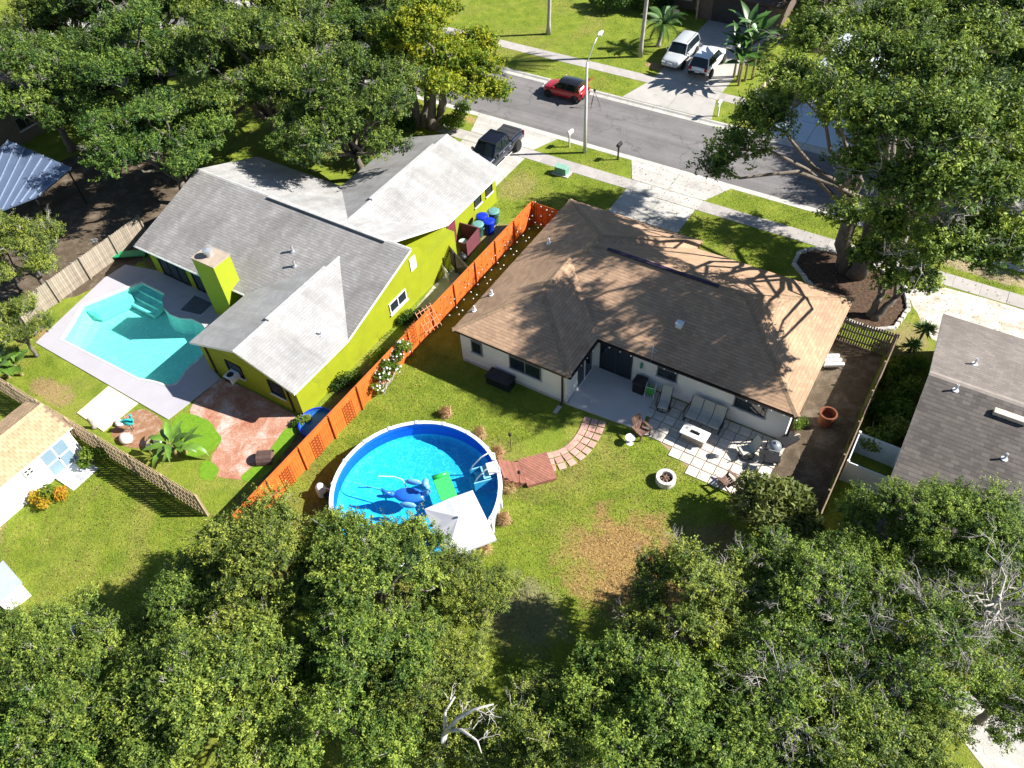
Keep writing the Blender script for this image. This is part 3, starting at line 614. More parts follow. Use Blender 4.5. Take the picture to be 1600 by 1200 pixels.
cpg = MB(); o1, o2 = inset(1.025), inset(0.992); cpg.add([(x, y, 0.06) for x, y in o1]+[(x, y, 0.06) for x, y in o2]+[(x, y, 0.02) for x, y in o2]+[(x, y, 0.02) for x, y in o1],
    [(i, (i+1) % K, (i+1) % K+K, i+K) for i in range(K)]+[(i+K, (i+1) % K+K, (i+1) % K+2*K, i+2*K) for i in range(K)]+[(i, i+3*K, (i+1) % K+3*K, (i+1) % K) for i in range(K)])
ob('coping', cpg, mat('pool_coping', (0.62, 0.58, 0.52), 0.8), pl, world=True)
st = MB()
a, b = Vector(POOL[5]), Vector(POOL[7]); d_ = (b-a).normalized(); nn = Vector((d_.y, -d_.x))
if nn.dot(Vector((cx, cy))-a) < 0: nn = -nn
for i, zt in enumerate((-0.25, -0.5, -0.75)):
    q = [a+nn*(0.02+0.0), b+nn*0.02, b+nn*(0.45*(i+1)), a+nn*(0.45*(i+1))]; st.prism([(p.x, p.y) for p in q], zt-0.25, zt)
ob('step', st, mat('pool_step', (0.55, 0.70, 0.66), 0.7), pl, world=True)
bn = MB(); a, b = Vector(POOL[2]), Vector(POOL[4]); d_ = (b-a).normalized(); nn = Vector((d_.y, -d_.x))
if nn.dot(Vector((cx, cy))-a) < 0: nn = -nn
q = [a, b, b+nn*0.7, a+d_*0.6+nn*0.85]; bn.prism([(p.x, p.y) for p in q], -1.0, -0.35); ob('bench', bn, MATS['pool_step'], pl, world=True)
sp_ = MB(); sq = [(-38.11, 18.92, 0), (-38.39, 20.65, 0), (-36.41, 20.64, 0), (-36.33, 19.30, 0)]; sp_.prism([p[:2] for p in sq], 0.045, 0.065); spo = tag(ob('deck_mat', sp_, mat('mat_border_grey', (0.40, 0.42, 0.45), 0.9), None), 'square dark mat with a pale border lying on the pool deck', 'mat')
c4 = (sum(p[0] for p in sq)/4, sum(p[1] for p in sq)/4); si = MB(); si.prism([(c4[0]+(p[0]-c4[0])*0.83, c4[1]+(p[1]-c4[1])*0.83) for p in sq], 0.065, 0.075); ob('centre_panel', si, mat('mat_centre', (0.10, 0.11, 0.125), 0.95, 0.3, 6), spo)

# ------------------------------------------------------------------ grey house at the right edge
rh = thing('house', 'house with a brown grey gabled shingle roof at the right edge', 'house', (8, 32, 0))
ra, rb_, rc = (2.55, 38.2, 2.3), (2.78, 32.1, 3.55), (2.85, 22.3, 1.9)
rr = roof('roof', [([ra, (2.78, 32.1, 3.55), (22, 32.1, 3.55), (22, 38.2, 2.3)], (1, 0)), ([(2.78, 32.1, 3.55), rc, (22, 22.3, 1.9), (22, 32.1, 3.55)], (1, 0), 2)], rgrey_sh, rh, 0.14, mat('pale_teal_fascia', (0.42, 0.52, 0.54), 0.6), dr_sh)
ridge_cap(rr, [(2.78, 32.1, 3.55), (22, 32.1, 3.55)], mat('ridge_brown_grey', (0.27, 0.23, 0.20), 0.9), 0.2)
rw = MB(); rw.prism(quadr(3.1, 21, 22.7, 37.8), -0.02, 1.85); gable(rw, [(22.8, 1.849), (37.7, 1.849), (37.7, 2.2), (32.1, 3.35)], 'x', 3.12, 0.12); ob('wall', rw, mat('pale_aqua_wall', (0.50, 0.58, 0.58), 0.85), rh, world=True)
rzz = lambda y: 3.55-(32.1-y)*(3.55-1.9)/9.8 if y < 32.1 else 3.55-(y-32.1)*1.25/6.1
sk = MB(); sk.box((6.6, 31.1, rzz(31.1)+0.13), (1.45, 0.36, 0.22)); ob('roof_vent', sk, mat('beige_vent', (0.60, 0.50, 0.40), 0.6), rr, world=True, bevel=0.03)
for x, y in ((4.6, 34.2), (4.1, 31.6), (6.9, 28.9)): pipe_vent(rr, (x, y, rzz(y)), 0.4)


# ------------------------------------------------------------------ fences
def fence(name, label, p0, p1, h, m, bw=0.14, gap=0.012, alt=False, top='flat', rails=(0.35, 1.4), post_every=2.4, band=False, cat='fence', post_side=-1, th=0.022):
    p0, p1 = Vector(p0[:2]), Vector(p1[:2]); d = p1-p0; L = d.length; ang = math.atan2(d.y, d.x)
    t = thing(name, label, cat, (p0.x, p0.y, 0), ang)
    ph = h*0.78 if band else h
    mb = MB()
    if top == 'dog': mb.add([(-bw/2, -th/2, 0.03), (bw/2, -th/2, 0.03), (bw/2, -th/2, ph-0.04), (bw/2-0.035, -th/2, ph), (-bw/2+0.035, -th/2, ph), (-bw/2, -th/2, ph-0.04)]+[(x, th/2, z) for x, z in ((-bw/2, 0.03), (bw/2, 0.03), (bw/2, ph-0.04), (bw/2-0.035, ph), (-bw/2+0.035, ph), (-bw/2, ph-0.04))],
        [(0, 1, 2, 3, 4, 5), (11, 10, 9, 8, 7, 6)]+[(i, i+6, (i+1) % 6+6, (i+1) % 6) for i in range(6)])
    else: mb.box((0, 0, ph/2+0.02), (bw, th, ph-0.02))
    first = None; x = bw/2; i = 0; rnd = random.Random(len(label))
    while x < L:
        y = (0.05 if i % 2 else -0.05) if alt else 0.0
        lp = (x, y+rnd.uniform(-.006, .006), rnd.uniform(-0.015, 0.015))
        if first is None: first = ob('picket', mb, m, t, loc=lp)
        else: share(first, t, lp)
        x += bw*0.86 if alt else bw+gap; i += 1
    for z in rails:
        r_ = MB(); r_.box((L/2, 0.0 if alt else post_side*-0.032, z), (L, 0.04, 0.09)); ob('rail', r_, m, t)
    n = max(1, round(L/post_every)); pm = MB(); pm.box((0, 0, h/2+0.04), (0.1, 0.1, h+0.08)); pf = None
    for k in range(n+1):
        lp = (L*k/n, 0.0 if alt else post_side*0.07, 0)
        if pf is None: pf = ob('post', pm, m, t, loc=lp, bevel=0.008)
        else: share(pf, t, lp)
    if band:
        bb = MB(); bb.box((L/2, 0, 0), (L, 0.024, (h-ph)/3-0.012)); fb_ = None
        for k in range(3):
            lp = (0, 0.0, ph+(h-ph)*(k+0.5)/3)
            if fb_ is None: fb_ = ob('top_board', bb, m, t, loc=lp)
            else: share(fb_, t, lp)
        c = MB(); c.box((L/2, 0, h+0.015), (L, 0.13, 0.03)); ob('cap_board', c, m, t)
    return t
orange = mat('orange_stained_wood', (0.56, 0.135, 0.02), 0.7, 0.22, 2.2, 0.3, 20, rnd=0.13)
greyw = mat('weathered_grey_wood', (0.30, 0.25, 0.19), 0.9, 0.3, 3.0, 0.5, 18, rnd=0.2)
tanw = mat('weathered_tan_wood', (0.40, 0.30, 0.19), 0.88, 0.25, 3.0, 0.4, 18, rnd=0.18)
darkw = mat('dark_weathered_wood', (0.10, 0.08, 0.06), 0.92, 0.3, 3.0, 0.4, 18, rnd=0.25)
FX = -22.85
fence('wooden_fence', 'long bright orange stained fence between the two houses', (FX, 9.2), (FX, 36.95), 1.85, orange, band=True, rails=(0.3, 1.2))
fence('wooden_fence', 'short orange stained fence closing the gap to the brown roofed house', (FX+0.1, 37.05), (-20.1, 37.05), 1.8, orange, band=False)
fence('wooden_fence', 'tan shadowbox fence with alternating pickets beside the white shed', (-45.0, 9.15), (-25.3, 9.15), 1.8, tanw, alt=True, rails=(0.4, 0.95, 1.5), top='dog')
fence('wooden_fence', 'grey weathered fence with metal ornaments behind the lavender pool deck', (-45.63, 13.36, 1.7), (-45.84, 23.30, 1.7), 1.75, greyw, rails=(0.4, 1.4), top='dog')
fence('wooden_fence', 'grey side gate fence between green house and orange fence', (-26.3, 31.3), (FX-0.15, 29.6), 1.7, darkw, bw=0.1, gap=0.035, rails=(0.4, 1.35), top='dog')
fence('wooden_fence', 'dark slatted fence panel at the stone edged tree bed', (-2.1, 36.0), (0.9, 36.1), 1.75, darkw, bw=0.09, gap=0.05, rails=(0.3, 0.9, 1.5), top='dog')
fence('wooden_fence', 'long dark fence along the dirt side yard', (0.88, 36.0), (0.70, 22.0), 1.75, mat('brown_weathered_wood', (0.22, 0.165, 0.11), 0.9, 0.25, 3, rnd=0.2), rails=(0.4, 1.5))
pk = thing('picket_panel', 'small white picket panel leaning by the side gate', 'fence', (-25.6, 30.0, 0), R(-30)); pb = MB(); pb.box((0, 0, 0.45), (0.07, 0.025, 0.9)); f0 = None
for i in range(9):
    if f0 is None: f0 = ob('picket', pb, whitep, pk, loc=(0, 0, 0))
    else: share(f0, pk, (i*0.15, 0, 0))
for z in (0.2, 0.7): r_ = MB(); r_.box((0.6, 0.026, z), (1.3, 0.025, 0.06)); ob('rail', r_, whitep, pk)
# trellises
def trellis(loc, rz, label, w=0.6, h=1.5, m=orange, tilt=0.0, rungs=6, bars=4):
    t = thing('trellis', label, 'trellis', loc, rz, 'garden trellises'); t.rotation_euler.x = tilt
    v = MB(); v.box((0, 0, h/2), (0.03, 0.02, h)); hh = MB(); hh.box((w/2, 0.02, 0), (w+0.06, 0.02, 0.03)); a = b = None
    for i in range(bars):
        lp = (w*i/(bars-1), 0, 0)
        if a is None: a = ob('upright', v, m, t, loc=lp)
        else: share(a, t, lp)
    for k in range(rungs):
        lp = (0, 0, 0.2+(h-0.35)*k/(rungs-1))
        if b is None: b = ob('rung', hh, m, t, loc=lp)
        else: share(b, t, lp)
    return t
tm = mat('dark_orange_lath', (0.33, 0.075, 0.016), 0.75, 0.2)
for i, (y, w_) in enumerate([(10.2, 'nearest the foreground oaks'), (12.3, 'second from the foreground oaks'), (14.6, 'opposite the middle of the round pool'), (17.2, 'beside the far rim of the round pool'), (19.5, 'just before the flowering vine')]):
    trellis((FX+0.13, y, 0.05), R(90), 'orange lath trellis on the fence, '+w_, m=tm)
trellis((-22.4, 24.2, 0.9), R(75), 'pale orange trellis leaning high over the fence near the roof corner', 1.1, 1.5, mat('pale_orange_lath', (0.62, 0.25, 0.14), 0.75), R(-35), 4, 5)
trellis((-22.75, 22.8, 0.6), R(90), 'tall orange trellis above the flowering vine', 0.9, 1.7, tm, 0.0, 6, 5)

# ------------------------------------------------------------------ round pool
PX, PY, PR, PZ = -16.5, 15.05, 4.1, 1.27
ap = thing('above_ground_pool', 'round above ground pool with white rim and bright blue liner', 'pool', (PX, PY, 0))
w_ = MB(); w_.lathe([(PR-0.01, 0.0), (PR, 0.02), (PR, PZ-0.06)], n=72, cap=False); ob('outer_wall', w_, mat('pool_wall_grey', (0.50, 0.51, 0.52), 0.5, 0.05), ap, smooth=True)
li = MB(); li.lathe([(0.001, 0.06), (PR-0.35, 0.06), (PR-0.12, 0.16), (PR-0.04, 0.34), (PR-0.04, PZ-0.03)], n=72, cap=False)
li.mi = [0 if k < 72*3 else 1 for k in range(len(li.f))]
lin = ob('liner', li, [caustic_mat('caustic_painted_liner', (0.06, 0.50, 0.74), (0.36, 0.78, 0.88), 4.2), mat('blue_liner', (0.02, 0.12, 0.62), 0.5, 0.08, 1.5)], ap, smooth=True)  # liner floor carries painted caustic lines, the wall is plain blue
wt = MB(); wt.lathe([(0.001, 1.0), (PR-0.045, 1.0)], n=72, cap=False)
ob('water', wt, water_mat('blue_water', (0.42, 0.88, 0.97), 1.7, 0.3), ap, smooth=True)
seg = 18; rm = MB()
for j in range(4+1):
    t0 = 2*math.pi/seg*(0.02+0.96*j/4)
    for r_, z in ((PR-0.08, PZ-0.03), (PR-0.07, PZ+0.015), (PR+0.11, PZ+0.015), (PR+0.13, PZ-0.05)): rm.v.append((r_*math.cos(t0), r_*math.sin(t0), z))
for j in range(4):
    for k in range(3): rm.f.append((j*4+k, j*4+k+4, j*4+k+5, j*4+k+1)); rm.mi.append(0)
ca = MB(); ca.box((PR+0.025, 0, PZ+0.02), (0.25, 0.16, 0.055)); up_ = MB(); up_.box((PR+0.06, 0, PZ/2-0.03), (0.08, 0.14, PZ-0.1)); fr = fc = fu = None
for k in range(seg):
    a = 2*math.pi*k/seg+0.1
    if fr is None: fr = ob('top_rail', rm, mat('pool_rim_white', (0.78, 0.77, 0.75), 0.45, 0.04), ap, rz=a); fc = ob('rail_cap', ca, mat('rail_cap_grey', (0.42, 0.44, 0.47), 0.5), ap, rz=a, bevel=0.015); fu = ob('upright', up_, whitep, ap, rz=a, bevel=0.01)
    else: share(fr, ap, (0, 0, 0), a); share(fc, ap, (0, 0, 0), a); share(fu, ap, (0, 0, 0), a)
# pool steps
DIR = math.atan2(0.74, 0.672)
pu = Vector((math.cos(DIR), math.sin(DIR)))
ps = thing('pool_ladder', 'white and pale blue pool steps with curved handrails inside the round pool', 'pool ladder', (PX+pu.x*3.35, PY+pu.y*3.35, 0.1), DIR)
aq = mat('aqua_plastic', (0.22, 0.55, 0.72), 0.4)
for k in range(3): b = MB(); b.box((-0.5+0.33*k, 0, 0.36+0.32*k), (0.36, 0.78, 0.07)); ob('step', b, aq, ps, bevel=0.02)
b = MB(); b.box((0.47, 0, 1.18), (0.4, 0.72, 0.06)); ob('platform', b, whitep, ps, bevel=0.02)
for s in (-1, 1):
    b = MB(); b.tube([(0.8, s*0.4, 0.9), (0.78, s*0.4, 1.75), (0.55, s*0.4, 1.95), (0.1, s*0.4, 1.75), (-0.35, s*0.4, 1.25), (-0.55, s*0.4, 0.8)], 0.035, 8); ob('handrail', b, whitep, ps, smooth=True)
    b = MB(); b.box((0.0, s*0.43, 0.5), (1.1, 0.05, 0.9)); ob('side_panel', b, aq, ps, bevel=0.02)
# floats
bl = mat('blue_vinyl', (0.02, 0.14, 0.62), 0.25, 0.1, spec=0.6); bl2 = mat('pale_blue_vinyl', (0.16, 0.42, 0.72), 0.25, 0.1, spec=0.6)
fx0 = (-16.62, 14.66, 1.05)
fo = thing('pool_float', 'blue inflatable animal float with a raised neck drifting in the round pool', 'pool float', (fx0[0], fx0[1], 1.03), R(25)); fo.scale = (0.85, 0.85, 0.85)
ring = [(0.95*math.cos(a), 0.62*math.sin(a), 0.12) for a in [2*math.pi*i/20 for i in range(21)]]
b = MB(); b.ball((0, 0, 0.1), (0.95, 0.5, 0.26), 14, 8); ob('body', b, bl, fo, smooth=True)
b = MB(); b.tube([(0.85, 0.1, 0.15), (1.15, 0.12, 0.5), (1.15, 0.15, 0.85), (1.05, 0.2, 1.02)], [0.2, 0.17, 0.14, 0.15], 10); b.ball((1.0, 0.3, 1.05), (0.2, 0.3, 0.17)); ob('neck', b, bl2, fo, smooth=True)
for s in (-1, 1): b = MB(); b.ball((0.1, s*0.78, 0.3), (0.5, 0.14, 0.26)); ob('wing', b, bl2, fo, smooth=True)
b = MB(); b.tube([(-0.9, 0, 0.15), (-1.3, -0.1, 0.35), (-1.55, 0, 0.6)], [0.2, 0.12, 0.04], 8); ob('tail', b, bl, fo, smooth=True)
gx0 = (-15.23, 15.79, 1.05)
gf = thing('pool_float', 'bright green mesh pool lounger floating beside the blue float', 'pool float', (gx0[0], gx0[1], 1.02), R(-38))
gm_ = mat('green_vinyl', (0.03, 0.50, 0.09), 0.3, 0.1)
b = MB(); b.box((0, 0, 0.05), (1.7, 0.85, 0.05)); ob('mesh_seat', b, mat('green_mesh', (0.05, 0.45, 0.12), 0.5, 0.3, 14), gf, bevel=0.02)
for x0, x1 in ((-0.95, -0.65), (0.65, 0.95)): b = MB(); b.tube([(x0*0.9+x1*0.1, -0.42, 0.1), (x0*0.9+x1*0.1, 0.42, 0.1)], 0.13, 10); ob('tube', b, gm_, gf, smooth=True)
ho = MB(); ho.tube([(PX-2.2+0.55*i+0.12*math.sin(i*1.3), PY-0.2+0.45*math.sin(i*0.9), 0.99) for i in range(5)]+[(PX-3.6, PY-1.2, 0.9)], 0.03, 6); tag(ob('vacuum_hose', ho, pvc), 'thin white vacuum hose curling in the round pool', 'hose')
# pump
pm = thing('pool_pump', 'white pool filter pump beside the pool under the oak edge', 'pump', (-21.05, 13.0, 0)); b = MB(); b.lathe([(0.22, 0), (0.24, 0.1), (0.24, 0.7), (0.16, 0.85), (0.05, 0.9)], n=18); ob('tank', b, whitep, pm, smooth=True)
b = MB(); b.box((0.35, 0, 0.2), (0.45, 0.25, 0.28)); ob('motor', b, blackm, pm, bevel=0.03); b = MB(); b.tube([(0.1, 0, 0.8), (0.6, 0.1, 0.8), (0.75, 0.2, 0.5)], 0.03, 8); ob('hose', b, pvc, pm)
# parasol
pa = thing('parasol', 'large white rectangular parasol leaning over the edge of the round pool', 'parasol', (-12.2, 12.55, 0)); o_ = Vector((-12.2, 12.55, 0))
cs = [Vector((-13.56, 15.80, 2.35)), Vector((-11.20, 14.15, 2.35)), Vector((-12.57, 12.18, 2.35)), Vector((-14.93, 13.83, 2.35))]; apx = Vector((-13.06, 13.99, 2.95))
fab = MB(); edge = []
for k in range(4): edge += [cs[k], (cs[k]+cs[(k+1) % 4])/2+Vector((0, 0, 0.06))]
cloth_m = mat('white_canvas', (0.60, 0.595, 0.63), 0.85, 0.04, 2)
for k in range(8):
    a, b_ = edge[k]-o_, edge[(k+1) % 8]-o_; c_ = apx-o_; m_ = (a+b_)/2*0.6+c_*0.4-Vector((0, 0, 0.02)); dd = Vector((0, 0, 0.13))
    p = MB(); p.add([a, b_, c_, m_, a-dd, b_-dd], [(0, 1, 3), (1, 2, 3), (2, 0, 3), (0, 4, 5, 1)]); ob('canopy_panel', p, cloth_m, pa)
for k in range(8): p = MB(); p.bar(apx-o_-Vector((0, 0, 0.08)), edge[k]-o_-Vector((0, 0, 0.04)), 0.03, 0.02); ob('rib', p, whitep, pa)
p = MB(); p.tube([(0, 0, 0), (0, 0, 1.3), apx-o_-Vector((0, 0, 0.05))], 0.035, 10); ob('pole', p, metalg, pa, smooth=True); p = MB(); p.box((0, 0, 0.06), (0.7, 0.7, 0.12)); ob('base', p, blackm, pa, bevel=0.02)
p = MB(); p.ball(apx-o_+Vector((0, 0, 0.04)), 0.06); ob('finial', p, whitep, pa)
# wooden steps to the pool
redw = mat('red_deck_wood', (0.30, 0.125, 0.085), 0.8, 0.2, 4, 0.3, 20, rnd=0.15)
wd = thing('pool_steps', 'red brown wooden steps and landing leading to the round pool', 'wooden steps', (PX+pu.x*4.3, PY+pu.y*4.3, 0), DIR)
for k in range(4):
    z = 0.86-0.2*k
    for j in range(2): b = MB(); b.box((0.08+0.27*k+0.128*j, 0, z), (0.118, 1.35, 0.04)); ob('tread_board', b, redw, wd)
for s in (-0.62, 0, 0.62): b = MB(); b.add([(0.0, s-0.02, 0.0), (1.1, s-0.02, 0.0), (1.1, s-0.02, 0.2), (0.0, s-0.02, 0.83), (0.0, s+0.02, 0.0), (1.1, s+0.02, 0.0), (1.1, s+0.02, 0.2), (0.0, s+0.02, 0.83)], [(0, 1, 2, 3), (7, 6, 5, 4), (0, 4, 5, 1), (1, 5, 6, 2), (2, 6, 7, 3), (3, 7, 4, 0)]); ob('stringer', b, redw, wd)
def clip(poly, n, c):
    out = []
    for i in range(len(poly)):
        a, b = poly[i], poly[(i+1) % len(poly)]; da = a[0]*n[0]+a[1]*n[1]-c; db = b[0]*n[0]+b[1]*n[1]-c
        if da <= 0: out.append(a)
        if (da < 0) != (db < 0): t_ = da/(da-db); out.append((a[0]+(b[0]-a[0])*t_, a[1]+(b[1]-a[1])*t_))
    return out
rect = [(1.1, -0.85), (2.65, -0.85), (2.65, 0.85), (1.1, 0.85)]; nv = (math.cos(R(38)), math.sin(R(38))); c0 = 0.2
while c0 < 3.0:
    q = clip(clip(rect, (-nv[0], -nv[1]), -c0), nv, c0+0.125)
    if len(q) > 2: b = MB(); b.prism(q, 0.17, 0.205); ob('deck_board', b, redw, wd)
    c0 += 0.138
b = MB()
for s in (-0.83, 0.83): b.box((1.87, s, 0.09), (1.5, 0.04, 0.15))
for s in (1.12, 2.63): b.box((s, 0, 0.09), (0.04, 1.6, 0.15))
ob('landing_frame', b, redw, wd)

# ------------------------------------------------------------------ patio
sl = MB(); sl.prism([(-13.18, 27.48), (-9.36, 27.48), (-8.88, 24.5), (-13.15, 24.2)], -0.05, 0.07); structure('patio_slab', sl, mat('patio_concrete', (0.55, 0.51, 0.47), 0.85, 0.06, 0.8, 0.2, 40), 'smooth concrete patio slab in the corner of the house')
paverm = mat('square_paver', (0.56, 0.51, 0.44), 0.88, 0.18, 3, 0.3, 30, rnd=0.12)
bp = [(-9.3, 27.42), (-2.3, 27.42), (-2.3, 24.2), (-2.9, 23.5), (-4.9, 23.2), (-8.75, 24.75)]
pd = MB(); pd.sheet(bp, [], 0.006); pat = structure('paver_patio', pd, mat('sandy_joint', (0.30, 0.22, 0.13), 0.95), 'patio of square concrete pavers')
def inside(p, poly):
    r_ = False
    for i in range(len(poly)):
        a, b = poly[i], poly[i-1]
        if (a[1] > p[1]) != (b[1] > p[1]) and p[0] < (b[0]-a[0])*(p[1]-a[1])/(b[1]-a[1])+a[0]: r_ = not r_
    return r_
pv = MB(); pv.box((0, 0, 0.01), (0.565, 0.565, 0.07)); first = None; random.seed(11)
pu_a = R(-3)
for i in range(-2, 14):
    for j in range(-3, 10):
        x = -9.0+0.61*i*math.cos(pu_a)+0.61*j*math.sin(-pu_a)*0.0+0.06*j*0.0; y = 27.1-0.61*j+0.0*i
        x += -0.03*j
        if inside((-5.8+(x+5.8)/1.05, 25.2+(y-25.2)/1.07), bp) and x > -9.35 and y < 27.2:
            if first is None: first = ob('paver', pv, paverm, pat, loc=(x, y, 0), bevel=0.01)
            else: share(first, pat, (x, y, random.uniform(-0.008, 0.008)), random.uniform(-0.02, 0.02))
pth = thing('garden_path', None, None, (-12, 22, 0)); pth['kind'] = 'structure'; pth['label'] = 'curved path of pink pavers between patio and pool steps'
pinkm = mat('pink_paver', (0.48, 0.29, 0.23), 0.88, 0.18, 4, 0.3, 30, rnd=0.15)
cl = [Vector(q[:2]) for q in ((-12.37, 20.15, 0), (-11.83, 20.60, 0), (-11.37, 21.27, 0), (-11.15, 22.11, 0), (-11.14, 23.03, 0), (-11.32, 24.02, 0))]
pts = []
for i in range(len(cl)-1):
    p0_, p1_, p2_, p3_ = cl[max(0, i-1)], cl[i], cl[i+1], cl[min(len(cl)-1, i+2)]
    for k in range(12):
        t_ = k/12; pts.append(0.5*((2*p1_)+(-p0_+p2_)*t_+(2*p0_-5*p1_+4*p2_-p3_)*t_*t_+(-p0_+3*p1_-3*p2_+p3_)*t_**3))
pv2 = MB(); pv2.box((0, 0, 0.015), (0.40, 0.36, 0.07)); first = None; acc = 0; last = pts[0]
for i in range(1, len(pts)):
    acc += (pts[i]-pts[i-1]).length
    if acc >= 0.435:
        acc = 0; d = (pts[i]-pts[i-1]).normalized(); nrm = Vector((-d.y, d.x))
        for s in (-1, 0, 1):
            p = pts[i]+nrm*0.42*s*(1.0); lp = (p.x+12, p.y-22, 0); a_ = math.atan2(d.y, d.x)+random.uniform(-.03, .03)
            if first is None: first = ob('paver', pv2, pinkm, pth, loc=lp, rz=a_, bevel=0.012)
            else: share(first, pth, lp, a_)

# patio furniture
sling = mat('beige_sling', (0.46, 0.45, 0.39), 0.8, 0.06, 6); blkmet = mat('dark_bronze_metal', (0.03, 0.027, 0.025), 0.4, 0.1, metal=0.3)
def ribbon(mb, prof, w0, w1, th=0.025):
    """prof list of (x,z): a padded strip between y=w0 and y=w1"""
    k = len(prof); vs = []
    for x, z in prof: vs += [(x, w0, z), (x, w1, z), (x, w0, z-th), (x, w1, z-th)]
    fs = []
    for i in range(k-1):
        o = i*4; fs += [(o, o+4, o+5, o+1), (o+2, o+3, o+7, o+6), (o, o+2, o+6, o+4), (o+1, o+5, o+7, o+3)]
    fs += [(0, 1, 3, 2), (4*k-4, 4*k-2, 4*k-1, 4*k-3)]; mb.add(vs, fs)
PROF = [(0.42, 0.38), (0.38, 0.44), (0.1, 0.42), (-0.16, 0.40), (-0.3, 0.52), (-0.44, 0.85), (-0.56, 1.12)]
def sling_chair(loc, rz, label):
    t = thing('patio_chair', label, 'chair', loc, rz, 'beige sling chairs on the patio')
    b = MB(); ribbon(b, PROF, -0.27, 0.27); ob('sling_seat', b, sling, t, smooth=False)
    for s in (-1, 1):
        b = MB(); b.tube([(x, s*0.29, z-0.01) for x, z in PROF], 0.018, 6); ob('side_frame', b, blkmet, t, smooth=True)
        b = MB(); b.tube([(-0.4, s*0.3, 0.72), (-0.1, s*0.36, 0.68), (0.3, s*0.37, 0.66), (0.46, s*0.36, 0.58), (0.42, s*0.33, 0.42), (0.15, s*0.3, 0.38)], 0.022, 8); ob('armrest', b, blkmet, t, smooth=True)
    b = MB(); b.tube([(0.4*math.cos(a), 0.36*math.sin(a), 0.03) for a in [2*math.pi*i/20 for i in range(21)]], 0.025, 6, False); b.tube([(0, 0, 0.05), (0, 0, 0.36)], 0.05, 8)
    b.bar((-0.4, 0, 0.05), (0.4, 0, 0.05), 0.04, 0.03); b.bar((0, -0.36, 0.05), (0, 0.36, 0.05), 0.04, 0.03); ob('swivel_base', b, blkmet, t, smooth=True); return t
sling_chair((-8.5, 26.55, 0.045), R(-80), 'beige sling swivel chair beside the grey storage bin')
sling_chair((-3.55, 25.75, 0.045), R(-130), 'beige sling swivel chair next to the kettle grill')
so = thing('patio_sofa', 'three seat beige sling glider sofa against the white wall', 'sofa', (-6.25, 26.65, 0.045), R(-90))
for k in range(3): b = MB(); ribbon(b, PROF, -0.93+0.63*k, -0.33+0.63*k); ob('seat_section', b, sling, so)
for y in (-0.95, -0.315, 0.315, 0.95): b = MB(); b.tube([(x, y, z-0.015) for x, z in PROF], 0.02, 6); ob('frame_tube', b, blkmet, so, smooth=True)
for s in (-1, 1):
    b = MB(); b.tube([(-0.38, s*0.98, 0.72), (0.1, s*1.02, 0.66), (0.45, s*1.02, 0.62), (0.42, s*1.0, 0.05)], 0.022, 8); ob('armrest', b, blkmet, so, smooth=True)
    b = MB(); b.box((0, s*0.96, 0.03), (0.85, 0.05, 0.05)); b.box((-0.2, s*0.96, 0.2), (0.05, 0.04, 0.34)); ob('leg', b, blkmet, so)
ft = thing('fire_table', 'white topped rectangular fire table in front of the sofa', 'table', (-6.25, 25.35, 0.045), R(-2))
b = MB(); b.box((0, 0, 0.25), (1.2, 0.56, 0.5)); ob('base', b, mat('taupe_panel', (0.33, 0.27, 0.22), 0.8), ft, bevel=0.01); b = MB(); b.box((0, 0, 0.53), (1.42, 0.76, 0.06)); ob('table_top', b, mat('white_tile_top', (0.74, 0.71, 0.67), 0.5, 0.08, 8), ft, bevel=0.012)
b = MB(); b.box((0, 0, 0.565), (0.5, 0.2, 0.012))
for i in range(14): b.ball((random.uniform(-.22, .22), random.uniform(-.07, .07), 0.59), random.uniform(.025, .045), 7, 5)
ob('burner_stones', b, blackm, ft)
brownw = mat('brown_slat_wood', (0.17, 0.095, 0.07), 0.7, 0.2, 5, rnd=0.2)
def slat_chair(loc, rz, label, extra=True):
    t = thing('adirondack_chair', label, 'chair', loc, rz, 'brown slatted wooden chairs round the patio')
    tl = Matrix.Rotation(R(-28), 3, 'Y')
    for k in range(5): b = MB(); y = -0.24+0.12*k; b.box((-0.38, y, 0.66), (0.025, 0.105, 0.85-0.05*abs(k-2)), M=tl); ob('back_slat', b, brownw, t)
    for k in range(5): b = MB(); b.box((-0.18+0.115*k, 0, 0.30+0.028*k), (0.1, 0.56, 0.025)); ob('seat_slat', b, brownw, t)
    for s in (-1, 1):
        b = MB(); b.box((0.02, s*0.36, 0.58), (0.72, 0.13, 0.03)); ob('armrest', b, brownw, t); b = MB(); b.box((0.3, s*0.31, 0.28), (0.08, 0.04, 0.57)); ob('leg', b, brownw, t); b = MB(); b.bar((0.36, s*0.29, 0.36), (-0.5, s*0.29, 0.03), 0.03, 0.1); ob('leg', b, brownw, t)
    return t
slat_chair((-8.75, 24.3, 0.045), R(-25), 'brown slatted wooden chair at the corner of the concrete slab')
slat_chair((-3.7, 23.5, 0.045), R(160), 'brown slatted wooden chair at the edge of the patio near the leafy shrub')
st_ = thing('side_table', 'small pale round side table beside the slatted chair on the patio edge', 'table', (-9.05, 23.55, 0)); b = MB(); b.lathe([(0.2, 0), (0.06, 0.05), (0.05, 0.4), (0.26, 0.42), (0.26, 0.45)], n=18); ob('top', b, whitep, st_)
st_ = thing('side_table', 'small white stool lying by the right sling chair', 'stool', (-4.75, 24.95, 0.045)); b = MB(); b.lathe([(0.16, 0), (0.12, 0.2), (0.19, 0.3), (0.19, 0.34)], n=16); ob('top', b, whitep, st_)
gl = thing('kettle_grill', 'grey domed kamado grill on a black cart at the house corner', 'grill', (-2.42, 26.2, 0.045), R(-75)); gm2 = mat('grey_enamel', (0.20, 0.22, 0.24), 0.25, 0.05, spec=0.7)
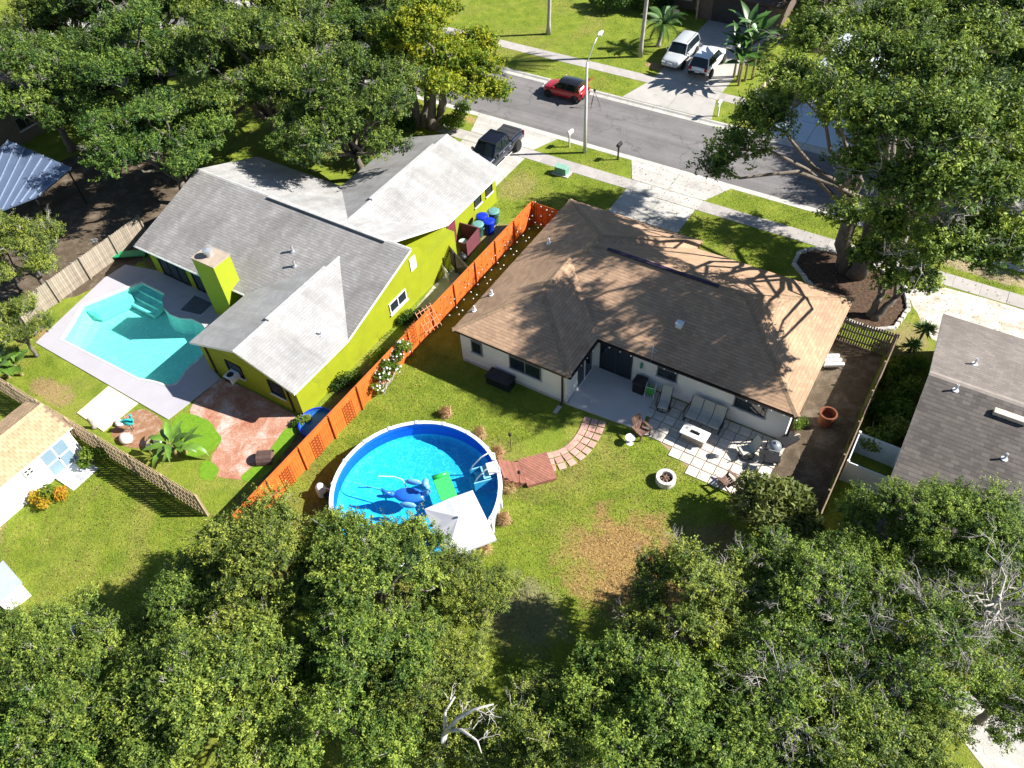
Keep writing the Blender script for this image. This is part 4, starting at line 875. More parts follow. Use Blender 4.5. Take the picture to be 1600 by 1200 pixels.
b = MB(); b.ball((0, 0, 0.82), (0.33, 0.33, 0.24), 18, 10); ob('bowl', b, gm2, gl, smooth=True); b = MB(); b.lathe([(0.34, 0.86), (0.345, 0.9), (0.3, 1.06), (0.17, 1.17), (0.05, 1.2), (0.05, 1.26), (0.01, 1.27)], n=20); ob('lid', b, gm2, gl, smooth=True)
for sx in (-0.45, 0.45):
    for sy in (-0.33, 0.33): b = MB(); b.box((sx, sy, 0.4), (0.045, 0.045, 0.8)); ob('leg', b, blackm, gl)
b = MB(); b.box((0, 0, 0.18), (0.98, 0.74, 0.03)); ob('shelf', b, blackm, gl); b = MB(); b.box((0.66, 0, 0.8), (0.4, 0.7, 0.035)); ob('side_shelf', b, blackm, gl); b = MB(); b.bar((0.36, -0.25, 1.0), (0.36, 0.25, 1.0), 0.03, 0.03); ob('handle', b, metalg, gl)
bx_ = thing('deck_box', 'large black plastic storage box against the white rear wall', 'storage box', (-17.1, 23.72, 0)); dbm = mat('dark_navy_plastic', (0.012, 0.014, 0.02), 0.45); b = MB(); b.box((0, 0, 0.3), (1.5, 0.72, 0.56)); ob('body', b, dbm, bx_, bevel=0.02); b = MB(); b.box((0, -0.02, 0.63), (1.58, 0.8, 0.1)); ob('lid', b, mat('dark_lid_plastic', (0.016, 0.02, 0.028), 0.35), bx_, bevel=0.03)
bn_ = thing('storage_bin', 'black lidded bin by the sliding door', 'bin', (-10.15, 27.0, 0.07)); b = MB(); b.box((0, 0, 0.4), (0.62, 0.58, 0.8), taper=1.06); ob('body', b, blackm, bn_, bevel=0.03); b = MB(); b.box((0, 0, 0.83), (0.7, 0.66, 0.08)); ob('lid', b, dbm, bn_, bevel=0.03)
rc_ = thing('hose_reel', 'green garden hose on a white framed reel beside the black bin', 'hose reel', (-9.5, 26.95, 0.07), R(10)); b = MB(); 
for s in (-1, 1): b.tube([(s*0.25, -0.25, 0), (s*0.25, -0.1, 0.7), (s*0.25, 0.2, 0.8), (s*0.25, 0.25, 0)], 0.018, 6)
b.bar((-0.25, -0.1, 0.7), (0.25, -0.1, 0.7), 0.03, 0.03); ob('frame', b, whitep, rc_)
b = MB()
for k in range(6): b.tube([(-0.16+0.065*k, 0.22*math.cos(a), 0.42+0.22*math.sin(a)) for a in [2*math.pi*i/16 for i in range(17)]], 0.033, 6, False)
ob('coiled_hose', b, mat('bright_green_hose', (0.06, 0.42, 0.05), 0.4), rc_, smooth=True)
an = thing('antenna', 'thin metal antenna standing on the rear eave', 'antenna', (-9.75, YB-0.02, EZ)); b = MB(); b.tube([(0, 0, -0.1), (0, 0.05, 0.95)], 0.018, 6); b.bar((-0.3, 0.04, 0.8), (0.3, 0.04, 0.8), 0.02, 0.02); b.bar((-0.18, 0.04, 0.6), (0.18, 0.04, 0.6), 0.02, 0.02); ob('mast', b, metalg, an); b = MB(); b.ball((0, 0.05, 0.97), 0.05); ob('tip', b, pvc, an)
fp = thing('fire_pit', 'round pale stone fire pit with charred logs on the lawn', 'fire pit', (-6.45, 22.25, 0)); blk = MB(); n_ = 14
for j in range(5):
    for r_, z in ((0.33, 0), (0.5, 0), (0.5, 0.19), (0.33, 0.19)): a = 2*math.pi/n_*(0.015+0.97*j/4); blk.v.append((r_*math.cos(a), r_*math.sin(a), z))
for j in range(4): blk.f += [(j*4+k, j*4+(k+1) % 4, j*4+4+(k+1) % 4, j*4+4+k)[::-1] for k in range(4)]
blk.f += [(0, 1, 2, 3), (19, 18, 17, 16)]; blk.mi = [0]*len(blk.f); f0 = None; fpm = mat('fire_pit_stone', (0.60, 0.54, 0.50), 0.9, 0.15, 5, 0.4, 25, rnd=0.12)
for c in range(2):
    for k in range(n_):
        a = 2*math.pi/n_*(k+0.5*c); lp = (0, 0, 0.01+0.2*c)
        if f0 is None: f0 = ob('stone_block', blk, fpm, fp, loc=lp, rz=a, bevel=0.012)
        else: share(f0, fp, lp, a)
ash = MB(); ash.lathe([(0.001, 0.12), (0.33, 0.12)], n=20); ob('ash_bed', ash, mat('ash', (0.05, 0.04, 0.035), 0.95), fp)
for k in range(7): a = k*0.9; b = MB(); b.tube([(0.26*math.cos(a), 0.26*math.sin(a), 0.16+0.02*k), (-0.2*math.cos(a+.5), -0.2*math.sin(a+.5), 0.2+0.02*k)], 0.045, 7); ob('log', b, mat('charred_log', (0.16, 0.10, 0.07), 0.95, 0.5, 8), fp)
def torch(loc, label):
    t = thing('garden_torch', label, 'garden torch', loc, 0, 'garden torches by the pool steps'); b = MB(); b.tube([(0, 0, 0), (0, 0, 1.35)], 0.015, 6); ob('stake', b, blackm, t); b = MB(); b.lathe([(0.03, 1.3), (0.085, 1.42), (0.085, 1.5), (0.03, 1.58)], n=12); ob('lantern', b, blackm, t)
torch((-14.15, 20.0, 0), 'thin black garden torch on the house side of the pool steps'); torch((-12.55, 18.25, 0), 'thin black garden torch on the lawn side of the pool steps')
bf = thing('bird_feeder', 'little green hanging ornament on the white wall beside the small window', 'ornament', (-10.35, 27.42, 1.35)); b = MB(); b.lathe([(0.02, 0), (0.08, 0.05), (0.08, 0.35), (0.02, 0.45)], n=10); ob('body', b, mat('teal_green_glaze', (0.05, 0.30, 0.22), 0.3), bf)
# side yard bits
cb = thing('folded_loungers', 'stack of white cushioned folding loungers in the dirt side yard', 'lounger', (-1.55, 33.7, 0), R(30))
for k in range(3): b = MB(); b.box((-0.1*k, 0.22*k, 0.3+0.1*k), (1.05, 0.2, 0.4), M=Matrix.Rotation(R(25), 3, 'X')); ob('cushion', b, whitep, cb, bevel=0.05)
b = MB(); b.tube([(-0.5, -0.2, 0), (-0.5, 0.6, 0.6), (0.5, 0.6, 0.6), (0.5, -0.2, 0)], 0.025, 6); ob('frame', b, darkb, cb)
tp = thing('planter', 'rusty terracotta drum planter in the dirt side yard', 'planter', (-0.75, 29.7, 0)); b = MB(); b.lathe([(0.34, 0), (0.4, 0.1), (0.42, 0.75), (0.45, 0.78), (0.45, 0.85), (0.37, 0.85), (0.35, 0.45), (0.001, 0.44)], n=22); ob('drum', b, mat('rusty_terracotta', (0.20, 0.065, 0.03), 0.85, 0.35, 6), tp, smooth=False)
wh = thing('garden_cart', 'grey barrow wheel and cart at the corner of the house', 'cart', (-1.75, 27.7, 0), R(60)); b = MB(); b.tube([(0.3*math.cos(a), 0.0, 0.32+0.3*math.sin(a)) for a in [2*math.pi*i/20 for i in range(21)]], 0.04, 7, False); ob('wheel', b, mat('grey_rubber', (0.36, 0.31, 0.25), 0.8), wh, smooth=True); b = MB(); b.box((-0.5, 0, 0.5), (0.8, 0.5, 0.25), taper=1.25); ob('tray', b, blackm, wh)
en = thing('vinyl_enclosure', 'white open topped panel enclosure against the grey roofed house', 'enclosure', (0.95, 26.6, 0))
for nm, c, s in (('panel', (1.03, 2.0, 0.75), (2.06, 0.06, 1.5)), ('panel', (0.0, 1.0, 0.75), (0.06, 1.94, 1.5)), ('panel', (1.03, 0.0, 0.75), (2.06, 0.06, 1.5))): b = MB(); b.box(c, s); ob(nm, b, mat('vinyl_white', (0.62, 0.68, 0.70), 0.5, 0.08, 1.5), en, bevel=0.01)
for x, y in ((0, 0), (0, 2.0), (2.03, 2.0)): b = MB(); b.box((x, y, 0.8), (0.12, 0.12, 1.6)); ob('post', b, whitep, en, bevel=0.01)

# ------------------------------------------------------------------ things in the green house's yards
def trash(loc, bm, lm, label):
    t = thing('trash_can', label, 'trash can', loc, 0, 'round lidded bins beside the green house'); b = MB(); b.lathe([(0.26, 0), (0.3, 0.05), (0.36, 0.95), (0.38, 0.98)], n=20); ob('can', b, bm, t, smooth=False); b = MB(); b.lathe([(0.42, 0.96), (0.42, 1.0), (0.3, 1.07), (0.01, 1.1)], n=20); ob('lid', b, lm, t, smooth=False)
    for s in (-1, 1): b = MB(); b.tube([(s*0.38, -0.1, 0.75), (s*0.46, -0.1, 0.8), (s*0.46, 0.1, 0.8), (s*0.38, 0.1, 0.75)], 0.02, 6); ob('handle', b, lm, t)
grn = mat('bin_green', (0.035, 0.10, 0.075), 0.4); grl = mat('bin_lid_teal', (0.12, 0.27, 0.25), 0.35); blu = mat('bin_blue', (0.006, 0.03, 0.42), 0.35)
trash((-25.25, 35.9, 0), grn, grl, 'teal lidded round trash can farthest up the driveway side'); trash((-25.65, 35.1, 0), blu, blu, 'blue round recycling can, the one touching the green wall'); trash((-24.95, 34.85, 0), blu, blu, 'blue round recycling can nearer the orange fence'); trash((-25.4, 34.2, 0), grn, grl, 'teal lidded round trash can nearest the maroon bin store')
bs = thing('bin_store', 'maroon wooden bin store with open top beside the green house', 'bin store', (-25.55, 31.9, 0), R(5)); mar = mat('maroon_wood', (0.14, 0.04, 0.05), 0.7, 0.15)
for c, s in (((0.0, 1.75, 0.6), (1.5, 0.06, 1.2)), ((0.72, 0.85, 0.6), (0.06, 1.7, 1.2)), ((0.45, 0.05, 0.55), (0.55, 0.05, 1.1))): b = MB(); b.box(c, s); ob('panel', b, mar, bs)
bk = thing('bucket', 'blue bucket with a white lid inside the maroon bin store', 'bucket', (-25.55, 32.6, 0)); b = MB(); b.lathe([(0.2, 0), (0.26, 0.6), (0.27, 0.6)], n=18); ob('body', b, blu, bk); b = MB(); b.lathe([(0.28, 0.6), (0.28, 0.66), (0.01, 0.68)], n=18); ob('lid', b, mat('pale_lid', (0.45, 0.55, 0.5), 0.5), bk)
bg_ = thing('trash_bag', 'black rubbish bag slumped in front of the bin store', 'trash bag', (-25.0, 31.6, 0)); b = MB(); b.ball((0, 0, 0.26), (0.34, 0.3, 0.28), 12, 8); b.v = [(x*(1+0.12*math.sin(9*y+5*z)), y*(1+0.12*math.sin(8*x)), max(0, z)) for x, y, z in b.v]; b.tube([(0, 0, 0.5), (0.02, 0, 0.66)], [0.05, 0.1], 8); ob('bag', b, blackm, bg_, smooth=True)
rg = thing('wading_pool', 'small round wading pool with a blue rim beside the orange fence', 'wading pool', (-24.25, 16.34, 0)); b = MB(); b.lathe([(0.95, 0), (1.0, 0.22), (1.05, 0.26), (0.97, 0.27), (0.9, 0.08), (0.001, 0.06)], n=30); ob('basin', b, [mat('wading_blue', (0.02, 0.12, 0.35), 0.4)], rg); b = MB(); b.tube([(1.0*math.cos(a), 1.0*math.sin(a), 0.27) for a in [2*math.pi*i/30 for i in range(31)]], 0.05, 7, False); ob('rim', b, blu, rg, smooth=True)
kn = thing('barrel_bench', 'small brown barrel roofed pet house on the turf strip', 'pet house', (-25.14, 13.20, 0), R(35)); b = MB()
for k in range(7):
    a0, a1 = math.pi*k/7, math.pi*(k+1)/7; am = (a0+a1)/2; bb = MB(); bb.box((0, 0.42*math.cos(am), 0.1+0.42*math.sin(am)), (0.8, 0.19, 0.03), M=Matrix.Rotation(am-math.pi/2, 3, 'X')); ob('stave', bb, mat('dark_stave_wood', (0.10, 0.06, 0.05), 0.7, 0.2, 4, rnd=0.2), kn)
b = MB(); b.prism([(-0.38, -0.4), (0.38, -0.4), (0.38, 0.4), (-0.38, 0.4)], 0, 0.12); ob('floor', b, brownw, kn)
ply = MB(); ply.prism([q[:2] for q in ((-36.85, 12.50, 0), (-34.28, 12.45, 0), (-34.37, 10.09, 0), (-36.79, 10.24, 0))], 0.02, 0.06); tag(ob('plywood_ramp', ply, mat('pale_plywood', (0.70, 0.62, 0.42), 0.8, 0.12, 1.2)), 'pale plywood sheet lying between pool deck and tan fence', 'plywood')
tq = mat('turquoise_paint', (0.03, 0.42, 0.40), 0.4)
fl_ = thing('flamingo_statue', 'turquoise bird statue with a curved neck in the mulch bed', 'statue', (-33.03, 11.00, 0), R(20)); b = MB(); b.ball((0, 0, 0.7), (0.34, 0.2, 0.2), 12, 8); b.tube([(0.25, 0, 0.75), (0.42, 0, 0.95), (0.36, 0, 1.2), (0.42, 0, 1.38), (0.55, 0, 1.36)], [0.09, 0.06, 0.05, 0.07, 0.03], 8); b.tube([(-0.3, 0, 0.72), (-0.55, 0, 0.6)], [0.12, 0.02], 8); ob('body', b, tq, fl_, smooth=True)
for s in (-1, 1): b = MB(); b.tube([(0, s*0.07, 0.55), (0.04, s*0.07, 0.3), (0, s*0.07, 0)], 0.02, 6); ob('leg', b, blackm, fl_)
st2 = thing('garden_statue', 'small grey statue by the plywood sheet', 'statue', (-35.08, 10.05, 0)); b = MB(); b.lathe([(0.16, 0), (0.16, 0.1), (0.09, 0.2), (0.12, 0.5), (0.06, 0.65), (0.1, 0.78), (0.01, 0.88)], n=12); ob('figure', b, mat('grey_stone', (0.26, 0.24, 0.22), 0.9), st2, smooth=True)
for i, (p, s_, lb) in enumerate([((-34.02, 10.91, 0), 0.28, 'round white garden boulder behind the turquoise bird'), ((-32.77, 10.34, 0), 0.42, 'largest white garden boulder in the mulch bed'), ((-31.14, 11.16, 0), 0.30, 'round white boulder next to the banana plant'), ((-31.21, 10.63, 0), 0.25, 'pointed white boulder near the tan fence')]):
    b = MB(); b.ball((0, 0, s_*0.4), (s_, s_*0.8, s_*0.6), 12, 8); b.v = [(x*(1+.1*math.sin(7*y+i)), y*(1+.1*math.sin(6*x)), z) for x, y, z in b.v]; tag(ob('boulder', b, mat('white_boulder', (0.70, 0.66, 0.62), 0.85, 0.1, 5), loc=p, smooth=True), lb, 'boulder')
bnk = thing('green_bench', 'flat green painted board by the corner of the green house', 'board', (-45.13, 21.13, 0), R(35)); b = MB(); b.box((0, 0, 0.3), (2.4, 0.62, 0.06)); ob('top', b, mat('emerald_paint', (0.01, 0.26, 0.10), 0.6), bnk)
for sx in (-1, 1):
    for sy in (-1, 1): b = MB(); b.box((sx*1.05, sy*0.24, 0.135), (0.07, 0.07, 0.27)); ob('leg', b, MATS['emerald_paint'], bnk)
for i, (p, lb) in enumerate([((-46.59, 18.26, 1.1), 'butterfly ornament lowest on the grey fence'), ((-46.41, 18.94, 1.1), 'butterfly ornament in the middle of the grey fence'), ((-47.32, 20.57, 1.1), 'butterfly ornament highest on the grey fence')]):
    b = MB()
    for s in (-1, 1): b.ball((s*0.12, 0, 0.06), (0.13, 0.02, 0.11), 8, 6); b.ball((s*0.09, 0, -0.1), (0.09, 0.02, 0.08), 8, 6)
    tag(ob('metal_butterfly', b, metalg, loc=(p[0]+0.08, p[1]-0.12, p[2]), rz=R(48)), lb, 'ornament')

# ------------------------------------------------------------------ white shed
sd_ = thing('garden_shed', 'white garden shed with tan shingle roof and blue grey double door', 'shed', (-35.7, 6.9, 0))
b = MB(); b.prism(quadr(-37.3, -34.08, 3.2, 8.62), 0, 2.2); gable(b, [(-37.25, 2.199), (-34.13, 2.199), (-35.7, 2.86)], 'y', 8.5, 0.1); gable(b, [(-37.25, 2.199), (-34.13, 2.199), (-35.7, 2.86)], 'y', 3.22, 0.1); ob('wall', b, whitep, sd_, world=True)
sz = 2.18; sr = 3.0; y0s, y1s = 3.05, 8.82
rs = roof('roof', [([(-33.85, y0s, sz), (-33.85, y1s, sz), (-35.7, y1s, sr), (-35.7, y0s, sr)], (0, 1)), ([(-37.55, y0s, sz), (-37.55, y1s, sz), (-35.7, y1s, sr), (-35.7, y0s, sr)], (0, 1))], mat('tan_felt', (0.24, 0.17, 0.11), 0.95), sd_, 0.07, whitep)
tan = mat('tan_shingle', (0.46, 0.31, 0.18), 0.92, 0.12, 4, rnd=0.16); ang = math.atan2(sr-sz, 1.85); Ls = math.hypot(sr-sz, 1.85)
shp = MB(); shp.box((0, 0, 0), (0.235, 0.30, 0.014)); f0 = None
for side in (1, -1):
    for r_ in range(10):
        yy = y0s+0.16+(0.155 if r_ % 2 else 0)
        while yy < y1s-0.1:
            s_ = 0.08+r_*0.205; x = side*(1.85-s_*math.cos(ang)); z = sz+s_*math.sin(ang)+0.02
            lp = (-35.7+x+35.7, yy-6.9, z)
            if f0 is None: f0 = o_s = ob('shingle', shp, tan, rs, loc=lp)
            else: o_s = share(f0, rs, lp)
            o_s.rotation_euler = (0, side*(ang-0.05), 0); yy += 0.315
rcap = MB(); rcap.box((0, -0.94, 0), (0.24, y1s-y0s+0.04, 0.02)); 
for k in range(18):
    b = MB(); yy = y0s+0.17+0.32*k
    b.add([(-35.86, yy-.15, sr-0.03), (-35.7, yy-.15, sr+0.045), (-35.54, yy-.15, sr-0.03), (-35.86, yy+.15, sr-0.02), (-35.7, yy+.15, sr+0.06), (-35.54, yy+.15, sr-0.02)], [(0, 1, 4, 3), (1, 2, 5, 4), (0, 3, 5, 2), (0, 2, 1), (3, 4, 5)]); ob('ridge_shingle', b, tan, rs, world=True)
dg = mat('blue_grey_panel', (0.20, 0.29, 0.36), 0.5, 0.06); dro = MB(); dro.box((-34.06, 7.46, 1.02), (0.05, 1.5, 1.96)); do_ = ob('double_door', dro, whitep, sd_, world=True)
for yy in (7.1, 7.82):
    for zz in (0.57, 1.48): b = MB(); b.box((-34.03, yy, zz), (0.03, 0.62, 0.78)); ob('door_panel', b, dg, do_, world=True)
b = MB(); b.box((-34.0, 7.46, 1.0), (0.03, 0.04, 0.16)); ob('handle', b, blackm, do_, world=True)
window(sd_, 'x', -34.08, 1, 5.72, 6.2, 1.35, 1.85, fm=whitep, mull=1, sill=False)
b = MB(); b.box((-34.03, 5.96, 1.6), (0.05, 0.5, 0.05)); ob('window_bar', b, whitep, sd_, world=True)
rp = MB(); rp.add([(-34.0, 6.7, 0.14), (-34.0, 8.3, 0.14), (-32.6, 8.3, 0.02), (-32.6, 6.7, 0.02), (-34.0, 6.7, 0), (-34.0, 8.3, 0), (-32.6, 8.3, 0), (-32.6, 6.7, 0)], [(0, 3, 2, 1), (4, 5, 6, 7), (0, 4, 7, 3), (1, 2, 6, 5), (2, 3, 7, 6), (0, 1, 5, 4)]); ob('ramp', rp, whitep, sd_, world=True)
mt = MB(); mt.box((-32.95, 7.75, 0.075), (0.55, 0.85, 0.02), M=Matrix.Rotation(R(4.9), 3, 'Y')); tag(ob('door_mat', mt, mat('grey_doormat', (0.35, 0.36, 0.38), 0.95, 0.3, 8)), 'grey doormat at the foot of the shed ramp', 'mat')

# ------------------------------------------------------------------ buildings at the left edge
mr_ = thing('carport', 'blue grey metal roofed carport with raised seams at the left edge', 'carport', (-55.0, 17.5, 0))
q = [Vector(v_) for v_ in ((-59.54, 20.61, 2.6), (-60.64, 24.26, 2.8), (-53.09, 24.15, 2.8), (-52.83, 21.00, 2.5), (-54.50, 17.11, 2.4))]; b = MB(); k = len(q); b.add([tuple(p) for p in q]+[(p.x, p.y, p.z-0.1) for p in q], [tuple(range(k)), tuple(range(k, 2*k))[::-1]]+[(i, i+k, (i+1) % k+k, (i+1) % k) for i in range(k)])
cpm = mat('blue_grey_metal', (0.13, 0.175, 0.27), 0.45, 0.08, 1.0, metal=0.3); ro_ = ob('roof', b, cpm, mr_, world=True)
a_, b_, c_, d_q = q[1], q[2], q[4], q[3]
for i in range(8): t_ = i/7; p = a_.lerp(b_, t_); q2 = c_.lerp(d_q, t_); b = MB(); b.bar(p+Vector((0, 0, 0.04)), q2+Vector((0, 0, 0.04)), 0.07, 0.07); ob('seam', b, mat('pale_seam', (0.27, 0.33, 0.43), 0.4, metal=0.3), ro_, world=True)
for p in (q[1], q[2], q[3], q[4]): b = MB(); b.tube([(p.x*0.985-0.7, p.y*0.985, 0), (p.x*0.985-0.7, p.y*0.985, p.z-0.12)], 0.06, 8); ob('post', b, blackm, mr_, world=True)
lh = thing('house', 'dark brown roofed house at the top left corner with white fascia', 'house', (-75, 33, 0)); y0h = 31.0
rf = roof('roof', [([(-90, 24, 2.5), (-64, 24, 2.5), (-64, 30.5, 4.2), (-90, 30.5, 4.2)], (1, 0)), ([(-90, 37, 2.5), (-64, 37, 2.5), (-64, 30.5, 4.2), (-90, 30.5, 4.2)], (1, 0))], shingle_mat('dark_brown_shingles', (0.13, 0.10, 0.085), (0.10, 0.075, 0.06), (0.05, 0.04, 0.03), (0.09, 0.07, 0.055)), lh, 0.15, whitep)
b = MB(); b.prism(quadr(-89, -64.5, 24.5, 36.5), 0, 2.4); gable(b, [(24.5, 2.399), (36.5, 2.399), (30.5, 4.0)], 'x', -64.62, 0.12); ob('wall', b, mat('dark_brown_wall', (0.16, 0.13, 0.10), 0.85), lh, world=True); window(lh, 'x', -64.5, 1, 27, 28.5, 1, 2); window(lh, 'x', -64.5, 1, 33, 34.5, 1, 2)
wv = MB(); wv.prism(quadr(-84, -70, 39.5, 47), 0.0, 0.03); structure('driveway', wv, drivem, 'pale driveway at the top left corner')


# ------------------------------------------------------------------ far houses
fh = thing('house', 'dark brown house across the street behind the two parked cars', 'house', (-26, 74, 0))
dbs = MATS['dark_brown_shingles']
roof('roof', [([(-32.5, 69.9, 2.6), (-17.2, 69.9, 2.6), (-20.5, 75, 4.6), (-29, 75, 4.6)], (1, 0)), ([(-17.2, 69.9, 2.6), (-17.2, 81, 2.6), (-20.5, 75, 4.6)], (0, 1)), ([(-32.5, 69.9, 2.6), (-32.5, 81, 2.6), (-29, 75, 4.6)], (0, 1)), ([(-32.5, 81, 2.6), (-17.2, 81, 2.6), (-20.5, 75, 4.6), (-29, 75, 4.6)], (1, 0))], dbs, fh, 0.16, darkb)
b = MB(); b.prism(quadr(-32, -25.0, 71.8, 80.5), 0, 2.5); b.prism(quadr(-25.0, -17.7, 70.6, 80.4), 0, 2.5); ob('wall', b, mat('dark_taupe_wall', (0.15, 0.11, 0.09), 0.85), fh, world=True)
b = MB(); b.box((-21.2, 70.57, 1.05), (5.0, 0.06, 2.1)); ob('garage_door', b, mat('charcoal_door', (0.045, 0.04, 0.042), 0.6), fh, world=True)
window(fh, 'y', 71.8, -1, -28.2, -26.2, 0.9, 2.1, fm=whitep); b = MB(); b.box((-25.3, 71.77, 1.0), (0.9, 0.06, 2.0)); ob('door', b, mat('tan_door', (0.35, 0.26, 0.17), 0.7), fh, world=True)
b = MB(); b.box((-25.0, 70.3, 1.25), (0.14, 0.14, 2.5)); ob('porch_post', b, mat('tan_post', (0.42, 0.33, 0.22), 0.7), fh, world=True)
sg = thing('yard_sign', 'small white and pink sign standing on the porch across the street', 'sign', (-26.6, 69.2, 0), R(10)); b = MB(); b.box((0, 0, 0.6), (0.55, 0.04, 0.75)); ob('board', b, mat('pale_pink_board', (0.62, 0.5, 0.52), 0.7), sg); b = MB(); b.box((-0.2, 0.03, 0.3), (0.04, 0.04, 0.6)); b.box((0.2, 0.03, 0.3), (0.04, 0.04, 0.6)); ob('legs', b, whitep, sg)
f2 = thing('house', 'maroon walled house under the big oak across the street', 'house', (-4, 78, 0))
roof('roof', [([(-14.2, 75.0, 2.7), (6, 75.0, 2.7), (6, 80.5, 4.7), (-14.2, 80.5, 4.7)], (1, 0)), ([(-14.2, 86, 2.7), (6, 86, 2.7), (6, 80.5, 4.7), (-14.2, 80.5, 4.7)], (1, 0))], rgrey_sh, f2, 0.16, darkb)
b = MB(); b.prism(quadr(-13.6, 5.6, 75.7, 85.5), 0, 2.6); gable(b, [(75.7, 2.599), (85.5, 2.599), (80.5, 4.5)], 'x', -13.6, 0.12); ob('wall', b, mat('maroon_wall', (0.13, 0.03, 0.025), 0.85), f2, world=True); window(f2, 'y', 75.7, -1, -6, -4, 1, 2.1, fm=whitep); b = MB(); b.box((-10.4, 75.67, 1.05), (4.6, 0.06, 2.1)); ob('garage_door', b, whitep, f2, world=True)

# ------------------------------------------------------------------ vehicles (local +X is forward)
tyre = mat('tyre_rubber', (0.018, 0.018, 0.018), 0.85); rim = mat('alloy_rim', (0.55, 0.56, 0.57), 0.35, 0.05, metal=0.2); cglass = mat('car_glass', (0.010, 0.016, 0.020), 0.06, 0.05, spec=0.5)
red_l = mat('tail_lamp_red', (0.35, 0.008, 0.012), 0.2); clear_l = mat('headlamp_clear', (0.60, 0.62, 0.64), 0.12, spec=0.8); plate = mat('number_plate', (0.62, 0.62, 0.6), 0.5); trimb = mat('trim_black', (0.02, 0.02, 0.021), 0.55)
def paint(name, c): return mat(name, c, 0.28, 0.02, 1.0, spec=0.6, coat=0.8)
def wheel(parent, loc, r, w=0.2):
    M = Matrix.Rotation(math.pi/2, 3, 'X'); t = MB(); t.lathe([(r*0.62, -w/2), (r*0.93, -w/2), (r, -w*0.35), (r, w*0.35), (r*0.93, w/2), (r*0.62, w/2)], n=22, M=M); o = ob('wheel', t, tyre, parent, loc=loc, smooth=False)
    q = MB(); s = 1 if loc[1] > 0 else -1; q.lathe([(r*0.64, -w*0.45), (r*0.64, w*0.45), (r*0.56, w*0.46), (r*0.54, w*0.25), (0.001, w*0.25)] , n=22, M=Matrix.Rotation(-s*math.pi/2, 3, 'X'))
    for k in range(5): a = 2*math.pi*k/5; q.box((math.cos(a)*r*0.3, s*w*0.36, math.sin(a)*r*0.3), (r*0.55, 0.03, r*0.16), M=Matrix.Rotation(-a, 3, 'Y'))
    ob('rim', q, rim, o); return o
def loft(mb, secs):
    n = len(secs[0]); vs = [p for s in secs for p in s]; fs = []
    for i in range(len(secs)-1):
        for j in range(n): j2 = (j+1) % n; fs.append((i*n+j, i*n+j2, (i+1)*n+j2, (i+1)*n+j))
    fs += [tuple(range(n))[::-1], tuple((len(secs)-1)*n+j for j in range(n))]; mb.add(vs, fs)
def body_sec(x, hw, zb, zs, zt, tw):
    """closed cross-section: sill, bulging flank, shoulder, crowned top"""
    return [(x, -hw*0.9, zb), (x, -hw, zb+0.12), (x, -hw*1.015, (zb+zs)/2), (x, -hw*0.985, zs), (x, -hw*tw, zt), (x, 0, zt+0.025), (x, hw*tw, zt), (x, hw*0.985, zs), (x, hw*1.015, (zb+zs)/2), (x, hw, zb+0.12), (x, hw*0.9, zb)]
